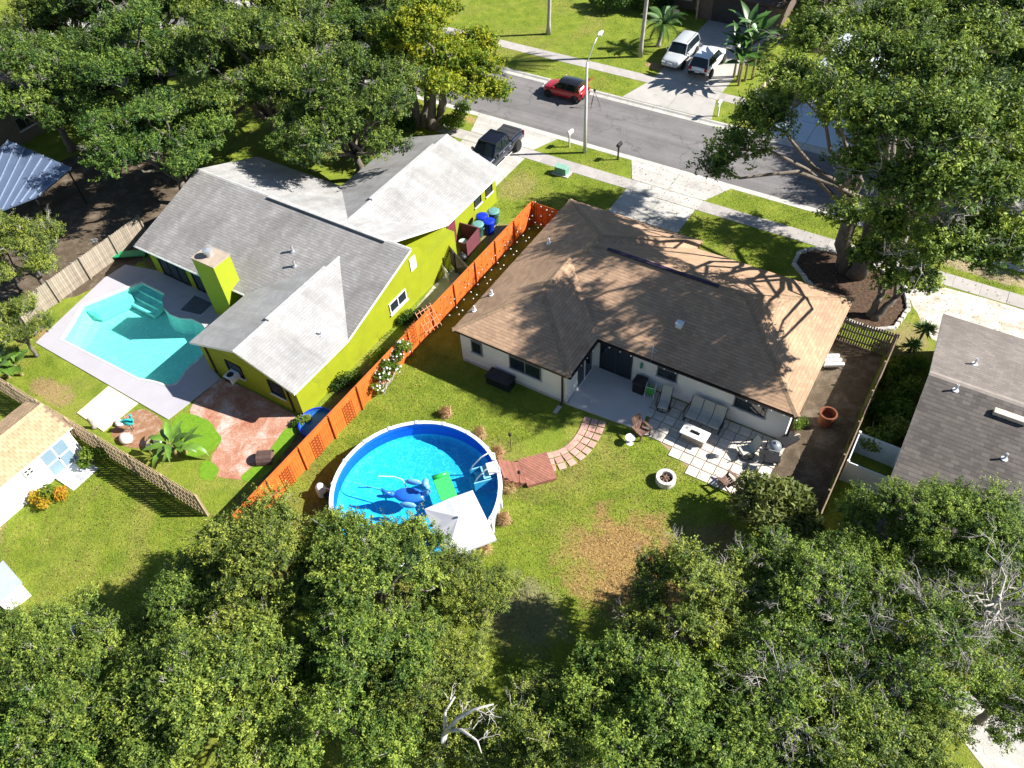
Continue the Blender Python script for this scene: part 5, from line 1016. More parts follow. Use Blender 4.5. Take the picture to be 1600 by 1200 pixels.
def car(name, label, loc, rz, pm, stations, cab, wheels, wr, roofm=None, group=None, cat='car', hatch=False, rails=False):
    t = thing(name, label, cat, loc, rz, group)
    b = MB(); loft(b, [body_sec(*s) for s in stations]); bo = ob('body', b, pm, t, smooth=True, auto=40)
    m = bo.modifiers.new('sub', 'SUBSURF'); m.levels = m.render_levels = 1
    # greenhouse: cab = (x rear belt, x rear roof, x front roof, x front belt, z belt, z roof, hw belt, hw roof)
    xr_, xrr, xfr, xf, zb, zr, hb, hr = cab
    bl_ = [(xr_, -hb), (xf, -hb), (xf, hb), (xr_, hb)]; ro = [(xrr, -hr), (xfr, -hr), (xfr, hr), (xrr, hr)]
    g_ = MB(); g_.add([(x, y, zb-0.05) for x, y in bl_]+[(x, y, zr-0.02) for x, y in ro], [(0, 1, 5, 4), (2, 3, 7, 6)]+([] if hatch else [(3, 0, 4, 7)])); ob('side_glass', g_, cglass, t)
    ws = MB(); ws.add([(xf, -hb, zb-0.05), (xf+0.08, 0, zb-0.05), (xf, hb, zb-0.05), (xfr, hr, zr-0.02), (xfr+0.05, 0, zr-0.01), (xfr, -hr, zr-0.02)], [(0, 1, 4, 5), (1, 2, 3, 4)]); ob('windscreen', ws, cglass, t)
    rf_ = MB(); nx = 6
    for i in range(nx+1):
        u = i/nx; x = xrr-0.04+(xfr+0.05-xrr+0.04)*u; cz = 0.05*math.sin(math.pi*u)
        for y, dz in ((-hr*1.02, -0.04), (-hr*0.85, 0.02), (0, 0.045), (hr*0.85, 0.02), (hr*1.02, -0.04)): rf_.v.append((x, y, zr+dz+cz))
    for i in range(nx):
        for j in range(4): rf_.f.append((i*5+j, i*5+5+j, i*5+6+j, i*5+1+j)); rf_.mi.append(0)
    ob('roof', rf_, roofm or pm, t, smooth=True)
    for s in (-1, 1):
        for (xa, xb) in ((xr_, xrr), (xf, xfr), ((xr_*0.45+xf*0.55), (xrr*0.45+xfr*0.55))):
            p = MB(); p.bar((xa, s*hb*1.0, zb-0.04), (xb, s*hr*1.0, zr-0.01), 0.07, 0.05); ob('pillar', p, pm if xa != (xr_*0.45+xf*0.55) else trimb, t)
        mi = MB(); mi.box((xf-0.25, s*(hb+0.13), zb+0.06), (0.12, 0.2, 0.14)); ob('mirror', mi, pm, t, bevel=0.03)
        if rails: q = MB(); q.tube([(xrr+0.1, s*hr*0.86, zr+0.09), (xfr-0.2, s*hr*0.86, zr+0.09)], 0.02, 6); ob('roof_rail', q, trimb, t)
        s0 = stations[0]; s1 = stations[-1]
        l_ = MB(); l_.box((s1[0]-0.04, s*s1[1]*0.74, s1[3]-0.06), (0.12, 0.32, 0.14)); ob('headlight', l_, clear_l, t, bevel=0.03)
        l_ = MB(); l_.box((s0[0]+0.03, s*s0[1]*0.82, s0[3]-0.05), (0.1, 0.24, 0.26)); ob('tail_light', l_, red_l, t, bevel=0.03)
    for x, d in ((stations[0][0]-0.02, -1), (stations[-1][0]+0.01, 1)):
        q = MB(); q.box((x, 0, stations[0][2]+0.14), (0.1, stations[0][1]*1.75, 0.2)); ob('bumper', q, trimb if not name == 'estate_car' else metalg, t, bevel=0.04)
        q = MB(); q.box((x+d*0.06, 0, stations[0][2]+0.28), (0.02, 0.4, 0.14)); ob('number_plate', q, plate, t)
    hwm = max(s[1] for s in stations)
    for x in wheels:
        for s in (-1, 1):
            a = MB(); a.lathe([(wr*1.16, -0.02), (wr*1.16, 0.02), (0.001, 0.02)], n=20, M=Matrix.Rotation(-s*math.pi/2, 3, 'X')); ob('wheel_arch', a, trimb, t, loc=(x, s*(hwm*1.0), wr*1.02))
            wheel(t, (x, s*(hwm+0.0), wr), wr)
    return t
# red hatchback with its tailgate up
mini = car('hatchback_car', 'red hatchback with black roof and raised tailgate parked across the street', (-29.2, 53.15, -0.115), math.pi, paint('red_car_paint', (0.42, 0.008, 0.018)),
    [(-1.85, 0.72, 0.3, 0.80, 0.86, 0.8), (-1.6, 0.82, 0.22, 0.86, 0.93, 0.84), (-0.6, 0.85, 0.2, 0.88, 0.95, 0.84), (0.55, 0.85, 0.2, 0.86, 0.93, 0.84), (0.9, 0.84, 0.2, 0.82, 0.9, 0.8), (1.55, 0.80, 0.22, 0.74, 0.82, 0.7), (1.85, 0.68, 0.3, 0.66, 0.7, 0.7)],
    (-1.72, -1.4, 0.3, 0.88, 0.92, 1.4, 0.76, 0.62), (-1.22, 1.22), 0.3, roofm=paint('black_car_paint', (0.01, 0.01, 0.012)), hatch=True)
rp_ = MATS['red_car_paint']
h_ = MB(); h_.add([(-1.42, -0.62, 1.42), (-1.42, 0.62, 1.42), (-2.25, 0.6, 1.86), (-2.25, -0.6, 1.86), (-1.42, -0.62, 1.37), (-1.42, 0.62, 1.37), (-2.25, 0.6, 1.80), (-2.25, -0.6, 1.80)], [(0, 1, 2, 3), (7, 6, 5, 4), (0, 3, 7, 4), (1, 5, 6, 2), (2, 6, 7, 3)]); hg_ = ob('tailgate', h_, rp_, mini)
gq = MB(); gq.add([(-1.5, -0.52, 1.475), (-1.5, 0.52, 1.475), (-1.95, 0.5, 1.713), (-1.95, -0.5, 1.713)], [(0, 1, 2, 3)]); ob('rear_window', gq, cglass, hg_)
cg = MB(); cg.box((-1.35, 0.1, 1.02), (0.4, 0.7, 0.25)); ob('cargo', cg, pvc, mini, bevel=0.03)
st = MB(); st.box((0.3, 0.855, 0.62), (0.0, 0.0, 0.0)); 
tr_ = thing('tripod', 'thin black tripod standing behind the red hatchback', 'tripod', (-26.3, 52.6, -0.115)); b = MB(); b.box((0, 0, 1.42), (0.16, 0.12, 0.14)); ob('head', b, blackm, tr_)
for k in range(3): a = 2.1*k+0.4; b = MB(); b.tube([(0, 0, 1.35), (0.5*math.cos(a), 0.5*math.sin(a), 0)], 0.018, 6); ob('leg', b, blackm, tr_)
# dark pickup
navy = paint('navy_car_paint', (0.006, 0.009, 0.024))
pk_ = thing('pickup_truck', 'dark navy crew cab pickup with covered bed on the green house driveway', 'pickup truck', (-29.35, 42.35, 0.024), R(-90))
secs = [(-2.9, 0.9, 0.55, 1.08, 1.16, 0.93), (-2.8, 0.97, 0.45, 1.12, 1.2, 0.93), (-1.0, 0.99, 0.42, 1.12, 1.2, 0.93), (0.9, 0.99, 0.42, 1.1, 1.18, 0.9), (1.3, 0.99, 0.42, 1.06, 1.16, 0.86), (2.5, 0.97, 0.45, 0.98, 1.1, 0.82), (2.85, 0.88, 0.5, 0.9, 0.98, 0.8)]
b = MB(); loft(b, [body_sec(*s) for s in secs]); bo = ob('body', b, navy, pk_, smooth=True); m = bo.modifiers.new('sub', 'SUBSURF'); m.levels = m.render_levels = 1
zb, zr = 1.17, 1.86; bl_ = [(-1.0, -0.88), (1.35, -0.88), (1.35, 0.88), (-1.0, 0.88)]; ro = [(-0.85, -0.72), (0.65, -0.72), (0.65, 0.72), (-0.85, 0.72)]
b = MB(); b.add([(x, y, zb-0.06) for x, y in bl_]+[(x, y, zr-0.02) for x, y in ro], [(0, 1, 5, 4), (2, 3, 7, 6), (3, 0, 4, 7)]); ob('side_glass', b, cglass, pk_)
b = MB(); b.add([(1.35, -0.88, zb-0.06), (1.47, 0, zb-0.06), (1.35, 0.88, zb-0.06), (0.65, 0.72, zr-0.02), (0.7, 0, zr), (0.65, -0.72, zr-0.02)], [(0, 1, 4, 5), (1, 2, 3, 4)]); ob('windscreen', b, cglass, pk_)
b = MB(); b.box((-0.1, 0, zr+0.0), (1.62, 1.48, 0.09)); ob('roof', b, navy, pk_, bevel=0.04)
for s in (-1, 1):
    for xa, xb in ((-1.0, -0.85), (1.35, 0.65), (0.12, -0.05)): b = MB(); b.bar((xa, s*0.885, zb-0.05), (xb, s*0.725, zr-0.01), 0.09, 0.06); ob('pillar', b, navy, pk_)
    b = MB(); b.box((1.05, s*1.1, 1.25), (0.14, 0.22, 0.2)); ob('mirror', b, navy, pk_, bevel=0.03)
    b = MB(); b.box((2.78, s*0.7, 0.92), (0.16, 0.34, 0.17)); ob('headlight', b, clear_l, pk_, bevel=0.03); b = MB(); b.box((-2.88, s*0.86, 0.95), (0.1, 0.16, 0.4)); ob('tail_light', b, red_l, pk_, bevel=0.02)
    for x in (0.1, -0.75): b = MB(); b.box((x, s*1.0, 1.02), (0.2, 0.03, 0.04)); ob('door_handle', b, metalg, pk_)
    b = MB(); b.tube([(-0.9, s*1.03, 0.42), (1.2, s*1.03, 0.42)], 0.05, 8); ob('side_step', b, metalg, pk_)
b = MB(); b.box((-1.95, 0, 1.235), (1.75, 1.62, 0.05)); ob('bed_cover', b, mat('vinyl_bed_cover', (0.035, 0.036, 0.04), 0.7), pk_, bevel=0.02)
for k in range(3): b = MB(); b.box((-2.55+0.55*k, 0, 1.268), (0.03, 1.6, 0.012)); ob('cover_seam', b, blackm, pk_)
for x in (2.93, -2.98): b = MB(); b.box((x, 0, 0.62), (0.16, 1.8, 0.24)); ob('bumper', b, metalg if x < 0 else trimb, pk_, bevel=0.04)
b = MB(); b.box((2.86, 0, 0.86), (0.08, 1.0, 0.26)); ob('grille', b, trimb, pk_)
for x in (-1.85, 1.85):
    for s in (-1, 1):
        a = MB(); a.lathe([(0.47, -0.02), (0.47, 0.02), (0.001, 0.02)], n=20, M=Matrix.Rotation(-s*math.pi/2, 3, 'X')); ob('wheel_arch', a, trimb, pk_, loc=(x, s*0.99, 0.43)); wheel(pk_, (x, s*0.97, 0.41), 0.41, 0.27)
# cars across the street
car('estate_car', 'silver older estate car with roof rails facing the street', (-23.24, 62.51, 0.024), R(-90), paint('silver_car_paint', (0.44, 0.46, 0.47)),
    [(-2.3, 0.8, 0.4, 0.95, 1.02, 0.9), (-2.1, 0.88, 0.32, 0.98, 1.05, 0.9), (0.4, 0.9, 0.3, 0.98, 1.04, 0.9), (0.9, 0.9, 0.3, 0.94, 1.02, 0.85), (2.0, 0.87, 0.32, 0.86, 0.94, 0.8), (2.3, 0.78, 0.4, 0.76, 0.82, 0.8)],
    (-2.15, -1.9, 0.35, 1.0, 1.02, 1.62, 0.82, 0.68), (-1.35, 1.4), 0.35, rails=True, group='cars on the driveway across the street')
car('suv_car', 'white crossover parked nose in beside the silver estate car', (-20.66, 62.16, 0.024), R(90), paint('white_car_paint', (0.74, 0.75, 0.76)),
    [(-2.2, 0.82, 0.42, 0.95, 1.0, 0.92), (-2.0, 0.9, 0.34, 1.0, 1.06, 0.9), (0.3, 0.92, 0.3, 1.0, 1.06, 0.9), (0.9, 0.92, 0.3, 0.98, 1.05, 0.85), (1.9, 0.88, 0.32, 0.9, 0.98, 0.8), (2.2, 0.76, 0.4, 0.8, 0.86, 0.8)],
    (-2.1, -1.75, 0.3, 1.05, 1.04, 1.66, 0.84, 0.68), (-1.35, 1.4), 0.35, group='cars on the driveway across the street')
car('saloon_car', 'pale car parked on the white driveway under oak branches', (-9.6, 67.5, 0.024), R(-90), paint('pale_car_paint', (0.62, 0.66, 0.70)),
    [(-2.3, 0.75, 0.4, 0.86, 0.92, 0.9), (-2.1, 0.86, 0.32, 0.9, 0.97, 0.88), (-1.3, 0.88, 0.3, 0.92, 0.98, 0.88), (0.8, 0.88, 0.3, 0.9, 0.97, 0.85), (2.0, 0.86, 0.32, 0.78, 0.86, 0.8), (2.3, 0.76, 0.4, 0.7, 0.75, 0.8)],
    (-1.6, -0.9, 0.3, 1.0, 0.95, 1.42, 0.8, 0.62), (-1.35, 1.4), 0.32)

# ------------------------------------------------------------------ street furniture
lp_ = thing('street_lamp', 'tall pale concrete street lamp with a curved arm at the near kerb', 'street lamp', (-23.8, 46.3, 0)); b = MB(); b.tube([(0, 0, 0), (0, 0, 3), (0, 0, 7.0)], [0.14, 0.115, 0.075], 14); ob('pole', b, mat('spun_concrete', (0.52, 0.51, 0.50), 0.7, 0.06), lp_, smooth=True)
b = MB(); b.tube([(0, 0, 6.8), (0.03, 0.12, 7.15), (0.1, 0.75, 7.95), (0.14, 1.25, 8.35)], 0.035, 8); ob('arm', b, metalg, lp_, smooth=True); b = MB(); b.ball((0.17, 1.5, 8.42), (0.16, 0.4, 0.1), 12, 8); ob('lamp_head', b, mat('lamp_head_white', (0.75, 0.75, 0.73), 0.4), lp_, smooth=True); b = MB(); b.lathe([(0.13, 8.22), (0.15, 8.36)], (0.16, 1.55, 0), 12); ob('lens', b, clear_l, lp_)
def mailbox(loc, rz, pm_, bm, label):
    t = thing('mailbox', label, 'mailbox', loc, rz, 'mailboxes along the street'); b = MB(); b.box((0, 0, 0.55), (0.1, 0.1, 1.1)); ob('post', b, pm_, t, bevel=0.01)
    b = MB(); b.bar((0, 0, 0.8), (0.28, 0, 1.06), 0.05, 0.05); ob('brace', b, pm_, t)
    b = MB(); prf = [(-0.11, 0), (0.11, 0), (0.11, 0.14)]+[(0.11*math.cos(a), 0.14+0.11*math.sin(a)) for a in [math.pi*i/8 for i in range(1, 8)]]+[(-0.11, 0.14)]; k = len(prf)
    b.add([(-0.16, y, 1.1+z) for y, z in prf]+[(0.36, y, 1.1+z) for y, z in prf], [tuple(range(k))[::-1], tuple(range(k, 2*k))]+[(i, (i+1) % k, (i+1) % k+k, i+k) for i in range(k)]); ob('box', b, bm, t)
    b = MB(); b.box((0.1, -0.125, 1.32), (0.03, 0.012, 0.2)); ob('flag', b, red_l, t)
mailbox((-25.2, 46.45, 0), R(80), mat('grey_post', (0.42, 0.38, 0.33), 0.8), whitep, 'white mailbox on a grey post left of the street lamp'); mailbox((-21.2, 46.6, 0), R(85), blackm, blackm, 'black mailbox on a black post right of the street lamp'); mailbox((-17.0, 55.5, 0), R(-95), whitep, whitep, 'white mailbox across the street')
ub = thing('utility_box', 'low green utility box on a concrete pad by the sidewalk', 'utility box', (-24.0, 43.15, 0)); b = MB(); b.box((0, 0, 0.04), (1.3, 0.8, 0.08)); ob('pad', b, kerbm, ub, bevel=0.01); b = MB(); b.box((-0.02, 0, 0.32), (0.95, 0.55, 0.48), taper=0.93); ob('cabinet', b, mat('utility_green', (0.14, 0.30, 0.22), 0.55), ub, bevel=0.02); b = MB(); b.box((-0.02, -0.02, 0.585), (0.94, 0.58, 0.05)); ob('lid', b, mat('utility_lid', (0.20, 0.38, 0.29), 0.55), ub, bevel=0.02)
pl_ = thing('pallet', 'wooden pallet stack leaning by the white driveway', 'pallet', (-13.6, 69.2, 0), R(20))
for k in range(5): b = MB(); b.box((0, 0, 0.12+0.16*k), (1.2, 0.9, 0.05)); ob('board', b, tanw, pl_)
for sx in (-0.5, 0, 0.5): b = MB(); b.box((sx, 0, 0.42), (0.09, 0.88, 0.75)); ob('bearer', b, tanw, pl_)
wb = thing('timber_edging', 'pale timber planter edging beside the banana-leaved clump', 'edging', (-15.6, 60.4, 0), R(78)); b = MB(); b.box((2.0, 0, 0.12), (5.2, 0.18, 0.24)); ob('timber', b, mat('pale_timber', (0.55, 0.45, 0.33), 0.9), wb); b = MB(); b.box((-0.5, -0.6, 0.12), (0.18, 1.2, 0.24)); ob('timber', b, MATS['pale_timber'], wb)
hd = thing('hydrant_cover', 'small pale green hydrant cover by the sidewalk near the oak', 'utility cover', (0.45, 42.7, 0)); b = MB(); b.box((0, 0, 0.15), (0.5, 0.35, 0.3)); ob('cover', b, mat('pale_green_plastic', (0.36, 0.52, 0.44), 0.6), hd, bevel=0.04)

# ------------------------------------------------------------------ vegetation
def leaf_mesh(name, C, N, T, L, W, var, m, fold=0.0):
    """one rhombic leaf per row: centre C, normal N, axis T (numpy arrays), length L, width W"""
    n = len(C); N = N/np.linalg.norm(N, axis=1, keepdims=True); T = T-N*(T*N).sum(1, keepdims=True); T /= np.linalg.norm(T, axis=1, keepdims=True)+1e-9; B = np.cross(N, T)
    L = np.broadcast_to(L, (n,))[:, None]; W = np.broadcast_to(W, (n,))[:, None]
    V = np.empty((n, 4, 3), np.float32); V[:, 0] = C-T*L*0.5; V[:, 1] = C+B*W*0.5+T*L*0.06; V[:, 2] = C+T*L*0.5; V[:, 3] = C-B*W*0.5+T*L*0.06
    me = bpy.data.meshes.new(name); me.vertices.add(n*4); me.vertices.foreach_set('co', V.ravel())
    me.loops.add(n*4); me.loops.foreach_set('vertex_index', np.arange(n*4, dtype=np.int32)); me.polygons.add(n); me.polygons.foreach_set('loop_start', np.arange(0, n*4, 4, dtype=np.int32))
    me.update(calc_edges=True); at = me.attributes.new('var', 'FLOAT', 'FACE'); at.data.foreach_set('value', np.clip(var, 0, 1).astype(np.float32)); me.materials.append(m); return me
def link(name, me, parent):
    o = bpy.data.objects.new(name, me); COL.objects.link(o); o.parent = parent; return o
def unit(rng, n):
    v = rng.normal(size=(n, 3)); return v/np.linalg.norm(v, axis=1, keepdims=True)
def spray_leaves(rng, C, rc, ns, nl, sig, up=0.55):
    """clump centres -> sprays on the clump's upper shell -> leaves along short upright twigs"""
    k = len(C); cr = rc*rng.uniform(0.6, 1.35, (k, 1, 1)); u = unit(rng, k*ns).reshape(k, ns, 3); u[..., 2] = np.where(u[..., 2] < -0.25, -u[..., 2], u[..., 2]); far = np.where(rng.random((k, ns, 1)) < 0.16, rng.uniform(1.1, 1.75, (k, ns, 1)), 1.0); S = C[:, None, :]+u*(rng.random((k, ns, 1))**0.28)*cr*far*np.array([1, 1, 0.78])
    cv = rng.normal(0.5, 0.15, (k, 1, 1)); sv = rng.normal(0.04, 0.13, (k, ns, 1))
    ax = u[:, :, None, :]*0.9+unit(rng, k*ns).reshape(k, ns, 1, 3)*0.5; ax[..., 2] += 0.55; ax = ax/np.linalg.norm(ax, axis=-1, keepdims=True)
    t = rng.random((k, ns, nl, 1))-0.45
    P = S[:, :, None, :]+ax*t*sig*4.2+rng.normal(size=(k, ns, nl, 3))*sig*0.38
    T = ax*0.8+rng.normal(size=(k, ns, nl, 3))*0.7; N = rng.normal(size=(k, ns, nl, 3))*0.5+u[:, :, None, :]*0.55; N[..., 2] += up
    var = cv+sv+t[..., 0]*0.22+rng.normal(0, 0.12, (k, ns, nl))
    return P.reshape(-1, 3), N.reshape(-1, 3), T.reshape(-1, 3), var.ravel(), S.reshape(-1, 3)
bark = mat('grey_oak_bark', (0.15, 0.125, 0.10), 0.95, 0.35, 5.0, 0.8, 14); twigm = mat('pale_bare_twig', (0.36, 0.33, 0.29), 0.9, 0.25, 5); deadm = mat('bleached_dead_wood', (0.52, 0.48, 0.43), 0.9, 0.2, 5)
def curve(a, b, rng, n=5, wob=0.12, sag=0.0):
    a, b = np.array(a, float), np.array(b, float); L = np.linalg.norm(b-a); pts = []
    for i in range(n):
        t = i/(n-1); p = a+(b-a)*t; 
        if 0 < i < n-1: p = p+rng.normal(size=3)*wob*L*0.35
        p[2] += sag*L*4*t*(1-t); pts.append(tuple(p))
    return pts
def bare(mb, rng, p, d, L, r, depth):
    d = d/np.linalg.norm(d); q = p+d*L; mid = (p+q)/2+rng.normal(size=3)*L*0.1; mb.tube([tuple(p), tuple(mid), tuple(q)], [r, r*0.8, r*0.6], 5, False)
    if depth > 0:
        for k in range(rng.integers(2, 4)): bare(mb, rng, p+(q-p)*rng.uniform(0.4, 1.0), d+rng.normal(size=3)*0.55, L*rng.uniform(0.5, 0.8), r*0.58, depth-1)
def tree(name, label, loc, Rr, zc, zt, lobes, clumps, ns, nl, leafL, leafm, seed, trunk_r=0.25, rc=0.6, group=None, lean=(0, 0), forks=1, twigs=0.25, bare_n=8, sig=0.13, flat=0.5, fork_z=None, stems=None, given=None, lim=1.0):
    rng = np.random.default_rng(seed); t = thing(name, label, 'tree', loc, 0, group)
    # lobe centres over a dome
    Lc = []
    for i in range(lobes):
        a = i*2.399+rng.uniform(-.35, .35); d = math.sqrt((i+0.35)/lobes)*Rr*rng.uniform(0.72, 0.92); z = zc+(zt-zc)*(1-0.9*(d/Rr)**2)*rng.uniform(0.2, 1.0); Lc.append((lean[0]+d*math.cos(a), lean[1]+d*math.sin(a), z))
    Lc = np.array(Lc); lr = Rr*rng.uniform(0.22, 0.42, lobes)*(9/lobes)**0.25
    if given: Lc = np.array([(p[0]-loc[0], p[1]-loc[1], p[2]) for p, r in given]); lr = np.array([r for p, r in given]); lobes = len(given)
    idx = rng.choice(lobes, clumps, p=lr**2/(lr**2).sum()); u = unit(rng, clumps); u[:, 2] = np.abs(u[:, 2])*1.0-0.28; C = Lc[idx]+u*lr[idx][:, None]*np.array([1, 1, flat+0.25])*(rng.random((clumps, 1))**0.35)
    P, N, T, var, S = spray_leaves(rng, C, rc, ns, nl, sig)
    link('crown', leaf_mesh('crown', P, N, T, leafL*rng.uniform(0.75, 1.25, len(P)), leafL*0.44*rng.uniform(0.8, 1.2, len(P)), var, leafm), t)
    b = MB(); fz_ = fork_z or zc*0.55
    stems = stems or [(0, 0, lean[0]*0.35, lean[1]*0.35)]
    heads = []
    for (sx, sy, ex, ey) in stems:
        pts = curve((sx, sy, -0.1), (ex, ey, fz_), rng, 6, 0.07); k = len(pts); b.tube(pts, [trunk_r*(1.35 if i == 0 else 1.05-0.3*i/(k-1)) for i in range(k)], 10); heads.append(np.array(pts[-1]))
    for i, c in enumerate(Lc):
        h = min(heads, key=lambda q: np.linalg.norm(q-c)); pts = curve(h-np.array([0, 0, 0.15]), c, rng, 6, 0.13, 0.06); b.tube(pts, [trunk_r*lim*(0.55-0.42*j/5) for j in range(6)], 7, False)
    ob('trunk', b, bark, t, smooth=True)
    b = MB()
    for j in range(clumps):
        c = Lc[idx[j]]; b.tube(curve(c-np.array([0, 0, lr[idx[j]]*0.35]), C[j], rng, 4, 0.15), [trunk_r*0.14, trunk_r*0.11, trunk_r*0.08, 0.012], 5, False)
        for q in range(ns):
            if rng.random() < twigs: b.tube([tuple(C[j]), tuple(S[j*ns+q])], [0.014, 0.006], 4, False)
    for j in range(bare_n):
        i = rng.integers(0, clumps); d = C[i]-Lc[idx[i]]+np.array([0, 0, 0.3]); bare(b, rng, C[i]-d*0.3, d+rng.normal(size=3)*0.3, Rr*(0.2 if bare_n > 20 and Rr < 5 else 0.13)*rng.uniform(0.8, 1.4), 0.026, 3)
    ob('branches', b, twigm, t, smooth=True)
    return t
oakm = leaf_mat('oak_leaves', (0.024, 0.050, 0.011), (0.092, 0.148, 0.026), (0.34, 0.40, 0.065), 0.22)
oakg = leaf_mat('oak_leaves_green', (0.019, 0.049, 0.011), (0.078, 0.145, 0.024), (0.28, 0.36, 0.055), 0.22)
oakd = leaf_mat('oak_leaves_dark', (0.016, 0.043, 0.011), (0.064, 0.122, 0.022), (0.23, 0.30, 0.048), 0.2)
yelm = leaf_mat('yellow_green_leaves', (0.03, 0.080, 0.010), (0.12, 0.205, 0.016), (0.36, 0.39, 0.022), 0.26)

FG = 'oaks in the foreground'
src = [tree('oak_tree', 'foreground oak overhanging the near edge of the round pool', (-13.37, 8.73, 4.5)[:2]+(0,), 3.5, 3.6, 6.6, 14, 135, 24, 26, 0.112, oakm, 101, 0.2, 0.56, FG),
       tree('oak_tree', 'dense foreground oak left of the round pool near the orange fence', (-18.08, 7.48, 4.5)[:2]+(0,), 3.4, 3.4, 6.4, 13, 135, 24, 26, 0.112, oakm, 102, 0.2, 0.56, FG, bare_n=12),
       tree('oak_tree', 'foreground oak at the bottom centre with yellow green shoots', (-2.40, 9.18, 5)[:2]+(0,), 3.5, 3.4, 7.0, 14, 135, 24, 26, 0.112, oakg, 103, 0.22, 0.56, FG, bare_n=14),
       tree('oak_tree', 'airy foreground oak with pale trunk beside the dry lawn patch', (-2.26, 14.56, 4.5)[:2]+(0,), 3.1, 3.0, 5.8, 12, 95, 24, 24, 0.108, oakm, 104, 0.17, 0.56, FG, bare_n=22, twigs=0.6),
       tree('oak_tree', 'thin foreground oak full of bare grey twigs at the right', (4.63, 16.44, 5)[:2]+(0,), 3.7, 3.2, 6.8, 13, 85, 23, 22, 0.108, oakg, 105, 0.2, 0.56, FG, bare_n=60, twigs=0.7)]
fg = [(0, 740, 925, 70, 0.62, 'small foreground oak by the parasol'), (1, 285, 950, 200, 0.8, 'foreground oak leaning over the left lawn'), (0, 330, 1075, 120, 1.05, 'large foreground oak at the lower left of the picture'), (2, 520, 1075, 50, 1.0, 'foreground oak at the bottom edge left of the dead tree'),
      (1, 665, 1060, 290, 0.8, 'foreground oak directly behind the bleached dead tree'), (2, 150, 1150, 160, 0.95, 'foreground oak at the bottom left corner'), (0, 50, 1020, 250, 0.82, 'foreground oak at the left edge by the small white roof'), (1, 1140, 1140, 20, 0.85, 'foreground oak at the bottom edge right of centre'),
      (3, 1285, 905, 110, 1.0, 'foreground oak below the leafy patio shrub'), (2, 1420, 850, 75, 0.85, 'foreground oak in front of the enclosure by the grey roofed house'), (1, 1535, 845, 330, 0.92, 'foreground oak over the grey roofed house'), 
      (4, 1270, 1075, 190, 1.0, 'twiggy foreground oak near the bottom right'), (0, 1330, 1165, 310, 0.85, 'foreground oak at the bottom edge, second left of the white concrete pad'), (3, 830, 1165, 240, 0.95, 'foreground oak at the bottom edge beside the dead tree'), (4, 1610, 1060, 250, 0.8, 'twiggy foreground oak shading the white concrete pad'), (1, 1425, 1185, 140, 0.8, 'foreground oak at the bottom edge left of the white concrete pad'), (2, 20, 1180, 30, 0.9, 'foreground oak cut off by the bottom left corner')]
H_ = 33.3
FGPOS = {740: (-10.70, 11.22, 4), 285: (-19.61, 4.32, 4.5), 330: (-15.98, 2.58, 5), 520: (-12.13, 4.85, 5), 665: (-9.59, 6.96, 4.5), 150: (-18.29, -0.72, 5), 50: (-23.33, 0.03, 4.5), 1140: (0.59, 10.89, 4.5), 1285: (1.60, 18.05, 4.5), 1420: (4.15, 21.63, 4), 1535: (6.54, 22.85, 4.5), 1270: (2.59, 13.72, 4.5), 1330: (4.30, 12.47, 4.5), 830: (-5.06, 6.92, 4.5), 20: (-20.67, -2.71, 4.5), 1610: (9.03, 17.91, 4.5), 1425: (6.14, 13.09, 4.5)}
for s_, px, py, rot, sc_, lb in fg:
    p = FGPOS[px]; copy_tree(src[s_], (p[0], p[1], 0), R(rot), lb, (sc_, sc_, 0.92*sc_+0.06))

# dead tree
rng = np.random.default_rng(7); dp = (-7.75, 6.13, 4); dt = thing('dead_tree', 'bleached bare dead tree forking between the foreground oaks', 'tree', (dp[0]-0.6, dp[1]-0.9, 0)); b = MB()
b.tube([(0, 0, 0), (0.2, 0.2, 2.5), (0.5, 0.7, 5.0)], [0.2, 0.17, 0.13], 9); ob('trunk', b, deadm, dt, smooth=True); b = MB()
b.tube([(0.5, 0.7, 5.0), (0.9, 1.3, 5.9), (1.5, 1.8, 6.6), (2.2, 2.3, 7.0)], [0.12, 0.1, 0.07, 0.03], 7); b.tube([(0.6, 0.8, 5.2), (1.3, 1.0, 5.8), (2.2, 0.9, 6.1), (2.6, 0.6, 6.0)], [0.1, 0.08, 0.05, 0.02], 7); b.tube([(0.5, 0.7, 4.9), (0.2, 1.3, 5.7), (0.4, 1.9, 6.3)], [0.1, 0.07, 0.03], 7)
for p, d in (((0.9, 1.3, 5.9), (0.2, 1, 0.6)), ((1.5, 1.8, 6.6), (1, 0.1, 0.3)), ((1.3, 1.0, 5.8), (1, 0.5, 0.5)), ((2.2, 0.9, 6.1), (0.7, 0.6, 0.4)), ((0.3, 1.5, 5.9), (-0.3, 1, 0.6)), ((1.9, 2.1, 6.8), (0.9, -0.3, 0.2))): bare(b, rng, np.array(p), np.array(d), 0.6, 0.03, 2)
ob('branches', b, deadm, dt, smooth=True); dt.scale = (0.8, 0.8, 0.85)

rng = np.random.default_rng(31); bp_ = (7.26, 19.68, 5); bt = thing('bare_tree', 'tangle of bare grey curving branches at the right edge among the oaks', 'tree', (bp_[0], bp_[1], 0)); b = MB(); b.tube([(0, 0, 0), (0.1, 0.1, 2.5), (0, 0.2, 5.6)], [0.16, 0.14, 0.1], 8); ob('trunk', b, twigm, bt, smooth=True); b = MB()
for k in range(17): a = k*2.4; bare(b, rng, np.array([0.05, 0.15, 3.6+0.13*k]), np.array([math.cos(a), math.sin(a), rng.uniform(0.5, 1.3)]), rng.uniform(1.0, 1.5), 0.05, 4)
ob('branches', b, twigm, bt, smooth=True)
